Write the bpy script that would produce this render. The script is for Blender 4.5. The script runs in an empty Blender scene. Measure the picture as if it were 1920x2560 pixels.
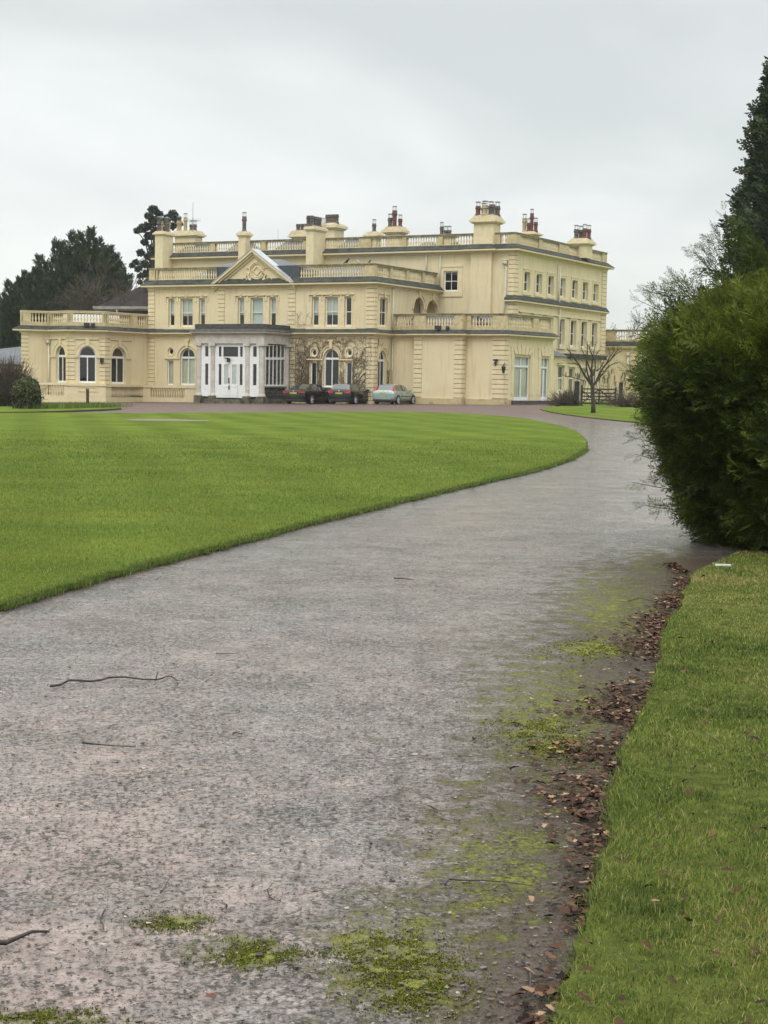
import bpy, bmesh, random
import numpy as np
from math import *
random.seed(7); rng = np.random.default_rng(7)
C = bpy.context.scene.collection
SC = bpy.context.scene
# ------------------------------------------------------------------ camera
FPX, EYE = 4000.0, 1.6                       # focal length in photo pixels (1920x2560), eye height
PITCH, ROLL, YAW = 0.0805135, 0.0164896, 0.4883325
_cp, _sp, _cr, _sr = cos(PITCH), sin(PITCH), cos(ROLL), sin(ROLL)
fwd = np.array([0, _cp, -_sp]); _u = np.array([0, _sp, _cp]); _x = np.array([1.0, 0, 0])
rgt = _cr*_x + _sr*_u; upv = -_sr*_x + _cr*_u
from mathutils import Matrix, Vector
cd = bpy.data.cameras.new('camera'); cam = bpy.data.objects.new('camera', cd); C.objects.link(cam)
cd.sensor_fit = 'VERTICAL'; cd.sensor_height = 36; cd.sensor_width = 27; cd.lens = FPX/2560*36
cd.clip_start = 0.1; cd.clip_end = 3000
cam.matrix_world = Matrix(((rgt[0], upv[0], -fwd[0], 0), (rgt[1], upv[1], -fwd[1], 0), (rgt[2], upv[2], -fwd[2], EYE), (0, 0, 0, 1)))
SC.camera = cam
# ------------------------------------------------------------------ world, sun, exposure
SC.view_settings.view_transform = 'Standard'; SC.view_settings.look = 'None'
SC.view_settings.exposure = 0.30; SC.view_settings.gamma = 1.0; SC.view_settings.use_curve_mapping = False
SUN_EL, SUN_AZ = radians(48), radians(200)
W = bpy.data.worlds.new('World'); SC.world = W; W.use_nodes = True
nt = W.node_tree; N = nt.nodes; Lk = nt.links; N.clear()
def nd(t, **k):
    n = N.new(t)
    for a, b in k.items(): setattr(n, a, b)
    return n
out = nd('ShaderNodeOutputWorld'); bg1 = nd('ShaderNodeBackground'); bg2 = nd('ShaderNodeBackground'); add = nd('ShaderNodeAddShader')
sky = nd('ShaderNodeTexSky', sky_type='NISHITA', sun_disc=False, sun_elevation=SUN_EL, sun_rotation=SUN_AZ)
Lk.new(sky.outputs[0], bg1.inputs[0]); bg1.inputs[1].default_value = 0.012
# cloud deck: brightness rises towards the zenith, broken by soft cloud noise laid on a plane overhead
tc = nd('ShaderNodeTexCoord'); sep = nd('ShaderNodeSeparateXYZ'); Lk.new(tc.outputs['Generated'], sep.inputs[0])
zc = nd('ShaderNodeMath', operation='MAXIMUM'); Lk.new(sep.outputs[2], zc.inputs[0]); zc.inputs[1].default_value = 0.0
za = nd('ShaderNodeMath', operation='ADD'); Lk.new(zc.outputs[0], za.inputs[0]); za.inputs[1].default_value = 0.34
dv = nd('ShaderNodeVectorMath', operation='DIVIDE'); Lk.new(tc.outputs['Generated'], dv.inputs[0])
cb = nd('ShaderNodeCombineXYZ')
for i in range(3): Lk.new(za.outputs[0], cb.inputs[i])
Lk.new(cb.outputs[0], dv.inputs[1])
noi = nd('ShaderNodeTexNoise'); noi.inputs['Scale'].default_value = 1.9; noi.inputs['Detail'].default_value = 4; noi.inputs['Roughness'].default_value = 0.5
noi.inputs['Distortion'].default_value = 0.35
mp = nd('ShaderNodeMapping'); mp.inputs['Location'].default_value = (3.4, 1.2, 0.0); Lk.new(dv.outputs[0], mp.inputs[0]); Lk.new(mp.outputs[0], noi.inputs[0])
rmp = nd('ShaderNodeValToRGB'); Lk.new(noi.outputs[0], rmp.inputs[0])
rmp.color_ramp.elements[0].position = 0.33; rmp.color_ramp.elements[0].color = (0.62, 0.645, 0.630, 1)
rmp.color_ramp.elements[1].position = 0.68; rmp.color_ramp.elements[1].color = (0.84, 0.858, 0.838, 1)
gz = nd('ShaderNodeMapRange'); Lk.new(sep.outputs[2], gz.inputs[0])
gz.inputs[1].default_value = 0.22; gz.inputs[2].default_value = 0.95; gz.inputs[3].default_value = 0.85; gz.inputs[4].default_value = 2.8
Lk.new(rmp.outputs[0], bg2.inputs[0]); Lk.new(gz.outputs[0], bg2.inputs[1])
Lk.new(bg1.outputs[0], add.inputs[0]); Lk.new(bg2.outputs[0], add.inputs[1]); Lk.new(add.outputs[0], out.inputs[0])
sd = bpy.data.lights.new('sun', 'SUN'); sd.energy = 0.7; sd.angle = radians(25); sd.color = (1.0, 0.97, 0.92)
so = bpy.data.objects.new('sun', sd); C.objects.link(so)
so.rotation_euler = (pi/2 - SUN_EL, 0, pi - SUN_AZ)   # light arrives from the sky's sun direction
SC.cycles.max_bounces = 8; SC.cycles.transparent_max_bounces = 12; SC.cycles.caustics_reflective = False; SC.cycles.caustics_refractive = False
# ------------------------------------------------------------------ photo pixel -> world helpers (used to size things where they stand)
def ray(u, v): return rgt*(u-960)/FPX - upv*(v-1280)/FPX + fwd
def zg(x, y):                                            # lie of the land: flat by the camera, a slight cross fall at the house
    t = np.clip((np.asarray(y)-70)/35.0, 0, 1); t = t*t*(3-2*t)
    return t*np.clip(0.0135*np.asarray(x)+0.09, -0.38, 0.4)
def gpx(u, v, dz=0.0):                                   # ground point seen at a pixel
    r = ray(u, v); z = 0.0
    for _ in range(12):
        t = (z+dz-EYE)/r[2]; p = r*t; z = float(zg(p[0], p[1]))
    return np.array([p[0], p[1], z+dz])
def dpx(u, v, d): r = ray(u, v); p = r*(d/r[1]); return np.array([p[0], p[1], p[2]+EYE])
def upx(p):                                              # world -> pixel
    q = np.array(p)-np.array([0, 0, EYE]); w = q@fwd; return 960+FPX*(q@rgt)/w, 1280-FPX*(q@upv)/w
# ------------------------------------------------------------------ objects
ORG = {}
def prop(o, label=None, cat=None, group=None, kind=None):
    if label: o['label'] = label
    if cat: o['category'] = cat
    if group: o['group'] = group
    if kind: o['kind'] = kind
    return o
def thing(name, label, cat, loc=(0, 0, 0), group=None, rz=0):
    o = bpy.data.objects.new(name, None); o.empty_display_size = 0.2; C.objects.link(o); o.location = loc; o.rotation_euler = (0, 0, rz)
    ORG[o] = np.array(loc, float) if rz == 0 else np.zeros(3)
    return prop(o, label, cat, group)
def link(name, me, parent=None):
    o = bpy.data.objects.new(name, me); C.objects.link(o)
    if parent is not None: o.parent = parent; ORG[o] = ORG.get(parent, np.zeros(3))
    return o
class MB:
    def __init__(s): s.v = []; s.f = []; s.mi = []; s.m = 0
    def poly(s, pts):
        b = len(s.v); s.v += [tuple(map(float, p)) for p in pts]; s.f.append(tuple(range(b, b+len(pts)))); s.mi.append(s.m)
    def raw(s, vs, fs):
        b = len(s.v); s.v += [tuple(map(float, p)) for p in vs]
        for f in fs: s.f.append(tuple(b+i for i in f)); s.mi.append(s.m)
    def hexa(s, p): s.raw(p, [(0, 3, 2, 1), (4, 5, 6, 7), (0, 1, 5, 4), (1, 2, 6, 5), (2, 3, 7, 6), (3, 0, 4, 7)])
    def box(s, x0, x1, y0, y1, z0, z1): s.hexa([(x0, y0, z0), (x1, y0, z0), (x1, y1, z0), (x0, y1, z0), (x0, y0, z1), (x1, y0, z1), (x1, y1, z1), (x0, y1, z1)])
    def lathe(s, c, prof, n=8, ax=None):                   # prof: (radius, height) up from c
        vs = []; fs = []
        for r, h in prof:
            for k in range(n):
                a = 2*pi*k/n; vs.append((c[0]+r*cos(a), c[1]+r*sin(a), c[2]+h))
        m = len(prof)
        for i in range(m-1):
            for k in range(n): fs.append((i*n+k, i*n+(k+1) % n, (i+1)*n+(k+1) % n, (i+1)*n+k))
        fs.append(tuple(range(n-1, -1, -1))); fs.append(tuple((m-1)*n+k for k in range(n)))
        s.raw(vs, fs)
    def tube(s, pts, rad, n=5):
        pts = [np.array(p, float) for p in pts]; m = len(pts)
        if np.isscalar(rad): rad = [rad]*m
        vs = []; fs = []
        for i, p in enumerate(pts):
            t = pts[min(i+1, m-1)]-pts[max(i-1, 0)]; t = t/(np.linalg.norm(t)+1e-9)
            a = np.cross(t, [0, 0, 1.0] if abs(t[2]) < .9 else [1.0, 0, 0]); a /= np.linalg.norm(a)+1e-9; b = np.cross(t, a)
            for k in range(n):
                w = 2*pi*k/n; vs.append(p+rad[i]*(a*cos(w)+b*sin(w)))
        for i in range(m-1):
            for k in range(n): fs.append((i*n+k, i*n+(k+1) % n, (i+1)*n+(k+1) % n, (i+1)*n+k))
        fs.append(tuple(range(n-1, -1, -1))); fs.append(tuple((m-1)*n+k for k in range(n)))
        s.raw(vs, fs)
    def build(s, name, mats, parent=None, smooth=False):
        if not isinstance(mats, (list, tuple)): mats = [mats]
        org = ORG.get(parent, np.zeros(3)); me = bpy.data.meshes.new(name)
        vv = (np.array(s.v)-org) if s.v else np.zeros((0, 3))
        me.from_pydata(vv.tolist(), [], s.f)
        for m in mats: me.materials.append(m)
        if len(mats) > 1: me.polygons.foreach_set('material_index', s.mi)
        if smooth: me.polygons.foreach_set('use_smooth', [True]*len(s.f))
        bm = bmesh.new(); bm.from_mesh(me); bmesh.ops.recalc_face_normals(bm, faces=bm.faces); bm.to_mesh(me); bm.free()
        me.update(); return link(name, me, parent)
def npmesh(name, V, Q, mat, parent=None, col=None, smooth=False):   # V (n,3); Q (m,k) faces all with k corners; col (m,) or (m,3) per face
    V = V-ORG.get(parent, np.zeros(3))
    me = bpy.data.meshes.new(name); n, m, k = len(V), len(Q), Q.shape[1]
    me.vertices.add(n); me.vertices.foreach_set('co', V.astype(np.float32).ravel())
    me.loops.add(m*k); me.loops.foreach_set('vertex_index', Q.astype(np.int32).ravel())
    me.polygons.add(m); me.polygons.foreach_set('loop_start', np.arange(0, m*k, k, dtype=np.int32))
    if smooth: me.polygons.foreach_set('use_smooth', np.ones(m, bool))
    if col is not None:
        a = me.attributes.new('tint', 'FLOAT', 'FACE'); a.data.foreach_set('value', np.asarray(col, np.float32))
    for mm in (mat if isinstance(mat, (list, tuple)) else [mat]): me.materials.append(mm)
    me.update(calc_edges=True); me.validate(); return link(name, me, parent)
# ------------------------------------------------------------------ materials
def newmat(name):
    m = bpy.data.materials.new(name); m.use_nodes = True; t = m.node_tree; t.nodes.clear()
    o = t.nodes.new('ShaderNodeOutputMaterial'); p = t.nodes.new('ShaderNodeBsdfPrincipled'); t.links.new(p.outputs[0], o.inputs[0]); return m, t, p, o
def pos(t, scale=(1, 1, 1)):
    g = t.nodes.new('ShaderNodeNewGeometry'); mpn = t.nodes.new('ShaderNodeMapping'); mpn.inputs['Scale'].default_value = scale
    t.links.new(g.outputs['Position'], mpn.inputs[0]); return mpn.outputs[0]
def noise(t, vec, scale, detail=4, rough=.55, dist=0.0):
    n = t.nodes.new('ShaderNodeTexNoise'); n.inputs['Scale'].default_value = scale; n.inputs['Detail'].default_value = detail
    n.inputs['Roughness'].default_value = rough; n.inputs['Distortion'].default_value = dist; t.links.new(vec, n.inputs[0]); return n.outputs[0]
def ramp(t, fac, stops):
    r = t.nodes.new('ShaderNodeValToRGB'); t.links.new(fac, r.inputs[0]); e = r.color_ramp.elements
    while len(e) < len(stops): e.new(0.5)
    for i, (p, c) in enumerate(stops): e[i].position = p; e[i].color = (*c, 1) if len(c) == 3 else c
    return r.outputs[0]
def g1(v): return (v, v, v)
def mix(t, fac, a, b, mode='MIX'):
    m = t.nodes.new('ShaderNodeMix'); m.data_type = 'RGBA'; m.blend_type = mode
    for sock, val in ((0, fac), (6, a), (7, b)):
        if hasattr(val, 'is_linked'): t.links.new(val, m.inputs[sock])
        else: m.inputs[sock].default_value = val if sock == 0 else (*val, 1)
    return m.outputs[2]
def math1(t, op, a, b=0.0, c=None):
    m = t.nodes.new('ShaderNodeMath'); m.operation = op
    for i, val in enumerate((a, b, c)):
        if val is None: continue
        if hasattr(val, 'is_linked'): t.links.new(val, m.inputs[i])
        else: m.inputs[i].default_value = val
    return m.outputs[0]
def bump(t, p, h, strength=.3, dist=.02):
    b = t.nodes.new('ShaderNodeBump'); b.inputs['Strength'].default_value = strength; b.inputs['Distance'].default_value = dist
    t.links.new(h, b.inputs['Height']); t.links.new(b.outputs[0], p.inputs['Normal']); return b
def simple(name, c1, c2, scale=3, rough=.7, b=.0, bscale=40, metal=0, spec=.5, stain=None, vec=(1, 1, 1), lo=.35, hi=.65):
    m, t, p, o = newmat(name); v = pos(t, vec)
    col = ramp(t, noise(t, v, scale, 6, .6), [(lo, c1), (hi, c2)])
    if stain:                                             # stain = (colour, scale, threshold, vec)
        sv = pos(t, stain[3]); f = ramp(t, noise(t, sv, stain[1], 6, .65), [(stain[2], g1(0)), (stain[2]+.2, g1(stain[4] if len(stain) > 4 else .8))])
        col = mix(t, f, col, stain[0])
    t.links.new(col, p.inputs['Base Color']); p.inputs['Roughness'].default_value = rough; p.inputs['Metallic'].default_value = metal
    p.inputs['Specular IOR Level'].default_value = spec
    if b: bump(t, p, noise(t, pos(t), bscale, 3), b)
    return m
M = {}
M['stucco'] = simple('cream stucco', (.655, .55, .345), (.735, .63, .41), .5, .82, .12, 30, stain=((.38, .33, .235), 2.6, .53, (1.8, 1.8, .12), .55), lo=.3, hi=.7)
M['trim'] = simple('cream painted stone', (.66, .555, .345), (.74, .635, .41), 2.5, .8, .12, 30, stain=((.34, .28, .16), 2.2, .60, (1, 1, .6), .6))
M['joint_shade'] = simple('quoin dirt and mould shade', (.20, .15, .075), (.32, .25, .14), 4, .9)  # dirt between quoin courses; also painted shade under mouldings
M['rail'] = simple('weathered cream stone', (.46, .38, .215), (.61, .505, .295), 3, .85, .2, 30, stain=((.21, .19, .10), 3.5, .52, (1, 1, 1.4), .7))
M['railcap'] = simple('algae darkened handrail', (.20, .18, .11), (.40, .34, .20), 2.5, .85, .2, 25, stain=((.10, .10, .06), 3, .5, (1, 1, 1), .7))
M['lead'] = simple('weathered lead', (.030, .033, .033), (.075, .079, .075), 2.2, .85, .1, 20, spec=.2, stain=((.075, .082, .045), 1.3, .48, (1, 1, 2), .8))
M['leadsheet'] = simple('dark lead sheet', (.035, .039, .05), (.065, .072, .088), 1.2, .6, .1, 8)
M['palelead'] = simple('pale wet roofing', (.30, .29, .27), (.46, .44, .42), 2, .5)
M['stone'] = simple('grey porch stone', (.46, .42, .37), (.60, .56, .50), 2.4, .8, .15, 25, stain=((.16, .14, .12), 1.8, .56, (1.5, 1.5, .4), .6))
M['blackstone'] = simple('algae blackened stone', (.030, .030, .028), (.085, .082, .075), 5, .8, .3, 18, stain=((.22, .21, .17), 7, .66, (1, 1, 1), .6))
M['basestone'] = simple('mossy stone base', (.05, .05, .03), (.17, .15, .10), 3, .9, .3, 18)
M['plinth'] = simple('damp plinth render', (.45, .36, .20), (.55, .44, .25), 2, .85, .15, 25, stain=((.12, .115, .055), 1.6, .55, (1, 1, 1.6), .8))
M['white'] = simple('white paint', (.72, .73, .71), (.83, .83, .81), 4, .45, .03, 30)
M['offwhite'] = simple('cream white paint', (.70, .66, .52), (.80, .76, .62), 4, .5)
M['blind'] = simple('pale window blind', (.70, .72, .68), (.82, .83, .78), 2, .9, vec=(6, 6, .4))
M['curtain'] = simple('cream curtain', (.62, .60, .44), (.80, .77, .60), 5, .9, vec=(5, 5, .3))
M['whitecurtain'] = simple('white net curtain', (.62, .68, .66), (.78, .82, .79), 5, .9, vec=(5, 5, .3))
M['room'] = simple('dim room', (.02, .02, .02), (.045, .04, .035), 2, .9)
M['iron'] = simple('black iron', (.012, .012, .013), (.03, .03, .032), 6, .5)
M['clay'] = simple('sooty clay pot', (.06, .05, .045), (.16, .125, .10), 5, .8)
M['redclay'] = simple('red clay pot', (.10, .040, .028), (.17, .062, .042), 6, .8)
M['buffclay'] = simple('buff clay pot', (.33, .25, .14), (.45, .35, .2), 5, .8)
M['wire'] = simple('galvanised wire', (.18, .19, .2), (.3, .31, .32), 5, .4, metal=.6)
M['pipe'] = simple('white downpipe', (.62, .58, .48), (.75, .72, .62), 6, .5, stain=((.25, .22, .17), 6, .6, (1, 1, .5), .6))
def slate_mat(name, c1, c2, bw=.35, bh=.22):
    m, t, p, o = newmat(name)
    g = t.nodes.new('ShaderNodeTexCoord'); br = t.nodes.new('ShaderNodeTexBrick'); t.links.new(g.outputs['UV'], br.inputs[0])
    br.inputs['Color1'].default_value = (*c1, 1); br.inputs['Color2'].default_value = (*c2, 1); br.inputs['Mortar'].default_value = (.02, .02, .022, 1)
    br.inputs['Scale'].default_value = 1; br.inputs['Brick Width'].default_value = bw; br.inputs['Row Height'].default_value = bh; br.inputs['Mortar Size'].default_value = .015
    col = mix(t, ramp(t, noise(t, pos(t), .9, 5), [(.4, g1(0)), (.75, g1(.5))]), br.outputs[0], tuple(x*1.5 for x in c2))
    t.links.new(col, p.inputs['Base Color']); p.inputs['Roughness'].default_value = .55
    bump(t, p, br.outputs[1], -.4, .02); return m
M['slate'] = slate_mat('roof slates', (.075, .078, .088), (.11, .115, .13))
M['darkslate'] = slate_mat('dark roof slates', (.026, .021, .019), (.045, .037, .034))
M['darkslate'].node_tree.nodes['Principled BSDF'].inputs['Specular IOR Level'].default_value = .1; M['darkslate'].node_tree.nodes['Principled BSDF'].inputs['Roughness'].default_value = .9
M['brick'] = slate_mat('red brick', (.16, .045, .03), (.20, .065, .04), .23, .075)
def glass_mat():
    m, t, p, o = newmat('window glass'); t.nodes.remove(p)
    tr = t.nodes.new('ShaderNodeBsdfTransparent'); tr.inputs[0].default_value = (.78, .82, .80, 1)
    gl = t.nodes.new('ShaderNodeBsdfGlossy'); gl.inputs['Roughness'].default_value = .03; gl.inputs[0].default_value = (.9, .9, .9, 1)
    g_ = t.nodes.new('ShaderNodeNewGeometry'); dt = t.nodes.new('ShaderNodeVectorMath'); dt.operation = 'DOT_PRODUCT'; t.links.new(g_.outputs['Normal'], dt.inputs[0]); t.links.new(g_.outputs['Incoming'], dt.inputs[1])
    s1 = t.nodes.new('ShaderNodeMath'); s1.operation = 'ABSOLUTE'; t.links.new(dt.outputs['Value'], s1.inputs[0]); s2 = t.nodes.new('ShaderNodeMath'); s2.operation = 'SUBTRACT'; s2.inputs[0].default_value = 1; t.links.new(s1.outputs[0], s2.inputs[1])
    s3 = t.nodes.new('ShaderNodeMath'); s3.operation = 'POWER'; t.links.new(s2.outputs[0], s3.inputs[0]); s3.inputs[1].default_value = 5; fr = t.nodes.new('ShaderNodeMath'); fr.operation = 'MULTIPLY_ADD'; t.links.new(s3.outputs[0], fr.inputs[0]); fr.inputs[1].default_value = .9; fr.inputs[2].default_value = .07
    mx = t.nodes.new('ShaderNodeMixShader'); t.links.new(fr.outputs[0], mx.inputs[0]); t.links.new(tr.outputs[0], mx.inputs[1]); t.links.new(gl.outputs[0], mx.inputs[2])
    t.links.new(mx.outputs[0], o.inputs[0]); return m
M['glass'] = glass_mat()
def uvbox(o):                                            # plain planar uvs in metres from each face's own axes
    me = o.data; uv = me.uv_layers.new(name='UVMap')
    for p in me.polygons:
        n = p.normal; a = Vector((0, 0, 1)).cross(n)
        a = a.normalized() if a.length > 1e-3 else Vector((1, 0, 0)); b = n.cross(a)
        for li in p.loop_indices:
            c = me.vertices[me.loops[li].vertex_index].co; uv.data[li].uv = (c.dot(a), c.dot(b))
    return o
# ------------------------------------------------------------------ facade planes
class Face:
    def __init__(s, o, d): s.o = np.array(o[:2], float); s.d = np.array(d, float)/np.hypot(*d); s.n = np.array([s.d[1], -s.d[0]])
    def uz(s, u, v, off=0.0):
        o = s.o+s.n*off; r = ray(u, v); nn = np.array([-s.d[1], s.d[0]]); t = (o@nn)/(r[:2]@nn); p = r*t
        return float((p[:2]-o)@s.d), float(p[2]+EYE)
    def s(s, u, v=835, off=0.0): return s.uz(u, v, off)[0]
    def z(s, u, v, off=0.0): return s.uz(u, v, off)[1]
    def pt(s, a, z, o=0.0): q = s.o+s.d*a+s.n*o; return (q[0], q[1], z)
    def p2(s, a, o=0.0): return s.o+s.d*a+s.n*o
    def box(s, mb, a0, a1, z0, z1, o0, o1):
        P = s.pt; mb.hexa([P(a0, z0, o1), P(a1, z0, o1), P(a1, z0, o0), P(a0, z0, o0), P(a0, z1, o1), P(a1, z1, o1), P(a1, z1, o0), P(a0, z1, o0)])
    def rect(s, u0, u1, v0, v1, off=0.0):
        um, vm = (u0+u1)/2, (v0+v1)/2
        return s.uz(u0, vm, off)[0], s.uz(u1, vm, off)[0], s.uz(um, v1, off)[1], s.uz(um, v0, off)[1]   # s0 s1 z0 z1
    def shifted(s, off): return Face(s.o+s.n*off, s.d)
NA = 14
def outline(op, ins=0.0):                                # (s,z) loop of an opening, optionally inset
    k, a0, a1, z0, z1 = op[:5]
    a0 += ins; a1 -= ins; z0 += ins
    if k == 'rect': z1 -= ins; return [(a0, z0), (a1, z0), (a1, z1), (a0, z1)]
    if k == 'arch':                                       # z1 = springing; round head (may be slightly stilted by op[5] = top)
        r = (a1-a0)/2; h = op[5]-z1-ins; c = (a0+a1)/2
        return [(a0, z0), (a1, z0)]+[(c+r*cos(pi*i/NA), z1+h*sin(pi*i/NA)) for i in range(NA+1)]
    r = (a1-a0)/2; c = (a0+a1)/2; zc = (op[3]-0+op[4])/2; rz = (op[4]-op[3])/2-ins
    return [(c+r*cos(2*pi*i/20), zc+rz*sin(2*pi*i/20)) for i in range(20)]
def top_of(op): return op[5] if op[0] == 'arch' else op[4]
def wall(F, mb, a0, a1, z0, z1, ops=(), depth=.22, o=0.0, reveal=True):
    xs = sorted({a0, a1, *[x for q in ops for x in (q[1], q[2])]}); zs = sorted({z0, z1, *[z for q in ops for z in (q[3], top_of(q))]})
    xs = [x for x in xs if a0 <= x <= a1]; zs = [z for z in zs if z0 <= z <= z1]
    for i in range(len(xs)-1):
        for j in range(len(zs)-1):
            xm, zm = (xs[i]+xs[i+1])/2, (zs[j]+zs[j+1])/2
            if any(q[1] < xm < q[2] and q[3] < zm < top_of(q) for q in ops): continue
            mb.poly([F.pt(xs[i], zs[j], o), F.pt(xs[i+1], zs[j], o), F.pt(xs[i+1], zs[j+1], o), F.pt(xs[i], zs[j+1], o)])
    for q in ops:
        L = outline(q); n = len(L)
        if q[0] != 'rect':
            corners = [(q[2], top_of(q)), (q[1], top_of(q))]+([(q[1], q[3]), (q[2], q[3])] if q[0] == 'oval' else [])
            arc = L[2:] if q[0] == 'arch' else L+[L[0]]; h = len(arc)//2 if q[0] == 'arch' else 5
            seg = len(arc)-1; per = seg//len(corners)
            for ci, cc in enumerate(corners):
                for i in range(ci*per, (ci+1)*per): mb.poly([F.pt(cc[0], cc[1], o), F.pt(*arc[i], o), F.pt(*arc[i+1], o)])
        if reveal:
            for i in range(n):
                p, r = L[i], L[(i+1) % n]
                mb.poly([F.pt(*p, o), F.pt(*r, o), F.pt(*r, o-depth), F.pt(*p, o-depth)])
def ring(F, mb, op, wd, o0, o1, half=True):              # moulding round an arch or oval
    k, a0, a1, z0, z1 = op[:5]; c = (a0+a1)/2; r = (a1-a0)/2
    if k == 'arch': zc, rz, A = z1, op[5]-z1, [pi*i/NA for i in range(NA+1)]
    else: zc, rz, A = (z0+z1)/2, (z1-z0)/2, [2*pi*i/20 for i in range(21)]
    for i in range(len(A)-1):
        pts = []
        for a in (A[i], A[i+1]): pts.append([(c+rr*cos(a), zc+rq*sin(a)) for rr, rq in ((r, rz), (r+wd, rz+wd))])
        (i0, e0), (i1, e1) = pts
        mb.hexa([F.pt(*i0, o1), F.pt(*e0, o1), F.pt(*e0, o0), F.pt(*i0, o0), F.pt(*i1, o1), F.pt(*e1, o1), F.pt(*e1, o0), F.pt(*i1, o0)])
def window(F, parent, op, depth=.2, fw=.07, bars=(), mat='white', cover=(), name='window', glass=True, bw=.035, o=0.0, sill=0.0):
    """frame mesh (a part) with pane and blind sub-parts. bars: ('h', frac) / ('v', frac, f0, f1); cover: (matname, f0, f1)."""
    mb = MB(); L = outline(op); I = outline(op, fw); n = len(L); zb, zt = op[3], top_of(op); ob, of_ = o-depth, o-depth+.07
    for i in range(n):
        p, r, pi_, ri = L[i], L[(i+1) % n], I[i], I[(i+1) % n]
        mb.hexa([F.pt(*p, of_), F.pt(*r, of_), F.pt(*r, ob), F.pt(*p, ob), F.pt(*pi_, of_), F.pt(*ri, of_), F.pt(*ri, ob), F.pt(*pi_, ob)])
    if sill: F.box(mb, op[1], op[2], zb, zb+sill, ob, of_+.012)
    def wide(z):
        if op[0] == 'arch' and z > op[4]:
            k = sqrt(max(0, 1-((z-op[4])/(op[5]-op[4]))**2)); c = (op[1]+op[2])/2; r = (op[2]-op[1])/2*k; return c-r, c+r
        return op[1], op[2]
    for b in bars:
        if b[0] == 'h':
            z = zb+b[1]*(zt-zb); a, e = wide(z); w = b[2] if len(b) > 2 else bw; F.box(mb, a+.01, e-.01, z-w/2, z+w/2, ob+.003, of_-.006)
        else:
            a = op[1]+b[1]*(op[2]-op[1]); w = b[4] if len(b) > 4 else bw; F.box(mb, a-w/2, a+w/2, zb+b[2]*(zt-zb), zb+b[3]*(zt-zb), ob+.005, of_-.009)
    w_ = mb.build(name, M[mat], parent)
    if glass:
        g = MB(); g.poly([F.pt(*p, ob+.03) for p in outline(op, fw*.6)]); g.build('pane', M['glass'], w_)
    for cm, f0, f1 in cover:
        g = MB(); q0, q1 = zb+f0*(zt-zb), zb+f1*(zt-zb); e = fw*.5
        if op[0] == 'arch' and q1 > op[4]+.01: g.poly([F.pt(*p, ob-.06) for p in outline(op, fw*.5)])
        else: g.poly([F.pt(op[1]+e, q0, ob-.06), F.pt(op[2]-e, q0, ob-.06), F.pt(op[2]-e, q1, ob-.06), F.pt(op[1]+e, q1, ob-.06)])
        g.build('blind' if cm == 'blind' else 'curtain', M[cm], w_)
    return w_
def quoin(F, mb, a0, a1, z0, z1, pr=.06, course=.31, gap=.045):
    n = max(1, round((z1-z0)/course)); h = (z1-z0)/n; mb = MB()
    for i in range(n): F.box(mb, a0, a1, z0+i*h+gap/2, z0+(i+1)*h-gap/2, -.01, pr)
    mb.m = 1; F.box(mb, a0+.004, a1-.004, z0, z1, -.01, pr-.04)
    mb.build('quoin', [M['trim'], M['joint_shade']], man)
def sweep(mb, line, prof, close=False, mats=None):        # mitred sweep of (out, z) profile along a plan polyline
    P = [np.array(p[:2], float) for p in line]; n = len(P); R = []
    for i in range(n):
        ds = []
        if i > 0: d = P[i]-P[i-1]; ds.append(d/np.hypot(*d))
        if i < n-1: d = P[i+1]-P[i]; ds.append(d/np.hypot(*d))
        ns = [np.array([d[1], -d[0]]) for d in ds]
        m = ns[0] if len(ns) == 1 else (ns[0]+ns[1])/max(.35, 1+ns[0]@ns[1])
        R.append([(P[i][0]+m[0]*o, P[i][1]+m[1]*o, z) for o, z in prof])
    for i in range(n-1):
        for j in range(len(prof)-1):
            if mats: mb.m = mats[j]
            mb.poly([R[i][j], R[i+1][j], R[i+1][j+1], R[i][j+1]])
    mb.m = mats[0] if mats else 0
    mb.poly(R[0]); mb.poly(R[-1][::-1])
BAL = [(.062, 0), (.062, .08), (.035, .10), (.045, .16), (.072, .34), (.070, .42), (.038, .66), (.030, .74), (.050, .80), (.030, .85), (.058, .90), (.058, 1)]
def balusters(mb, F, a0, a1, z0, z1, o, spacing=.215, n=6):
    k = max(1, int(round((a1-a0)/spacing)))
    for i in range(k):
        a = a0+(i+.5)*(a1-a0)/k; p = F.p2(a, o); mb.lathe((p[0], p[1], z0), [(r, h*(z1-z0)) for r, h in BAL], n)
def balustrade(parent, F, a0, a1, zs, peds, o=-.16, th=.30, plinth=True, end=(False, False), spacing=.215, cap='railcap'):
    """zs = (plinth bottom, plinth top, rail bottom, rail top); peds = list of (s0, s1) pedestals."""
    zb, zp, zr, zt = zs; mb = MB(); h = th/2; mb.m = 0
    F.box(mb, a0, a1, zb, zp, o-h, o+h); mb.m = 1; F.box(mb, a0, a1, zr, zt-.05, o-h-.01, o+h+.01); F.box(mb, a0-.01, a1+.01, zt-.05, zt, o-h-.06, o+h+.06); mb.m = 0
    peds = sorted((max(a0, p), min(a1, q)) for p, q in peds if q > a0 and p < a1)
    for p, q in peds: F.box(mb, p, q, zp-.003, zr+.003, o-h+.004, o+h-.004)
    b = mb.build('balustrade', [M['rail'], M[cap]], parent)
    cur = a0; gaps = []
    for p, q in peds:
        if p-cur > .15: gaps.append((cur, p))
        cur = max(cur, q)
    if a1-cur > .15: gaps.append((cur, a1))
    for p, q in gaps:
        m2 = MB(); balusters(m2, F, p+.02, q-.02, zp, zr, o, spacing); m2.build('baluster_row', M['trim'], b, smooth=False)
    return b
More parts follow.
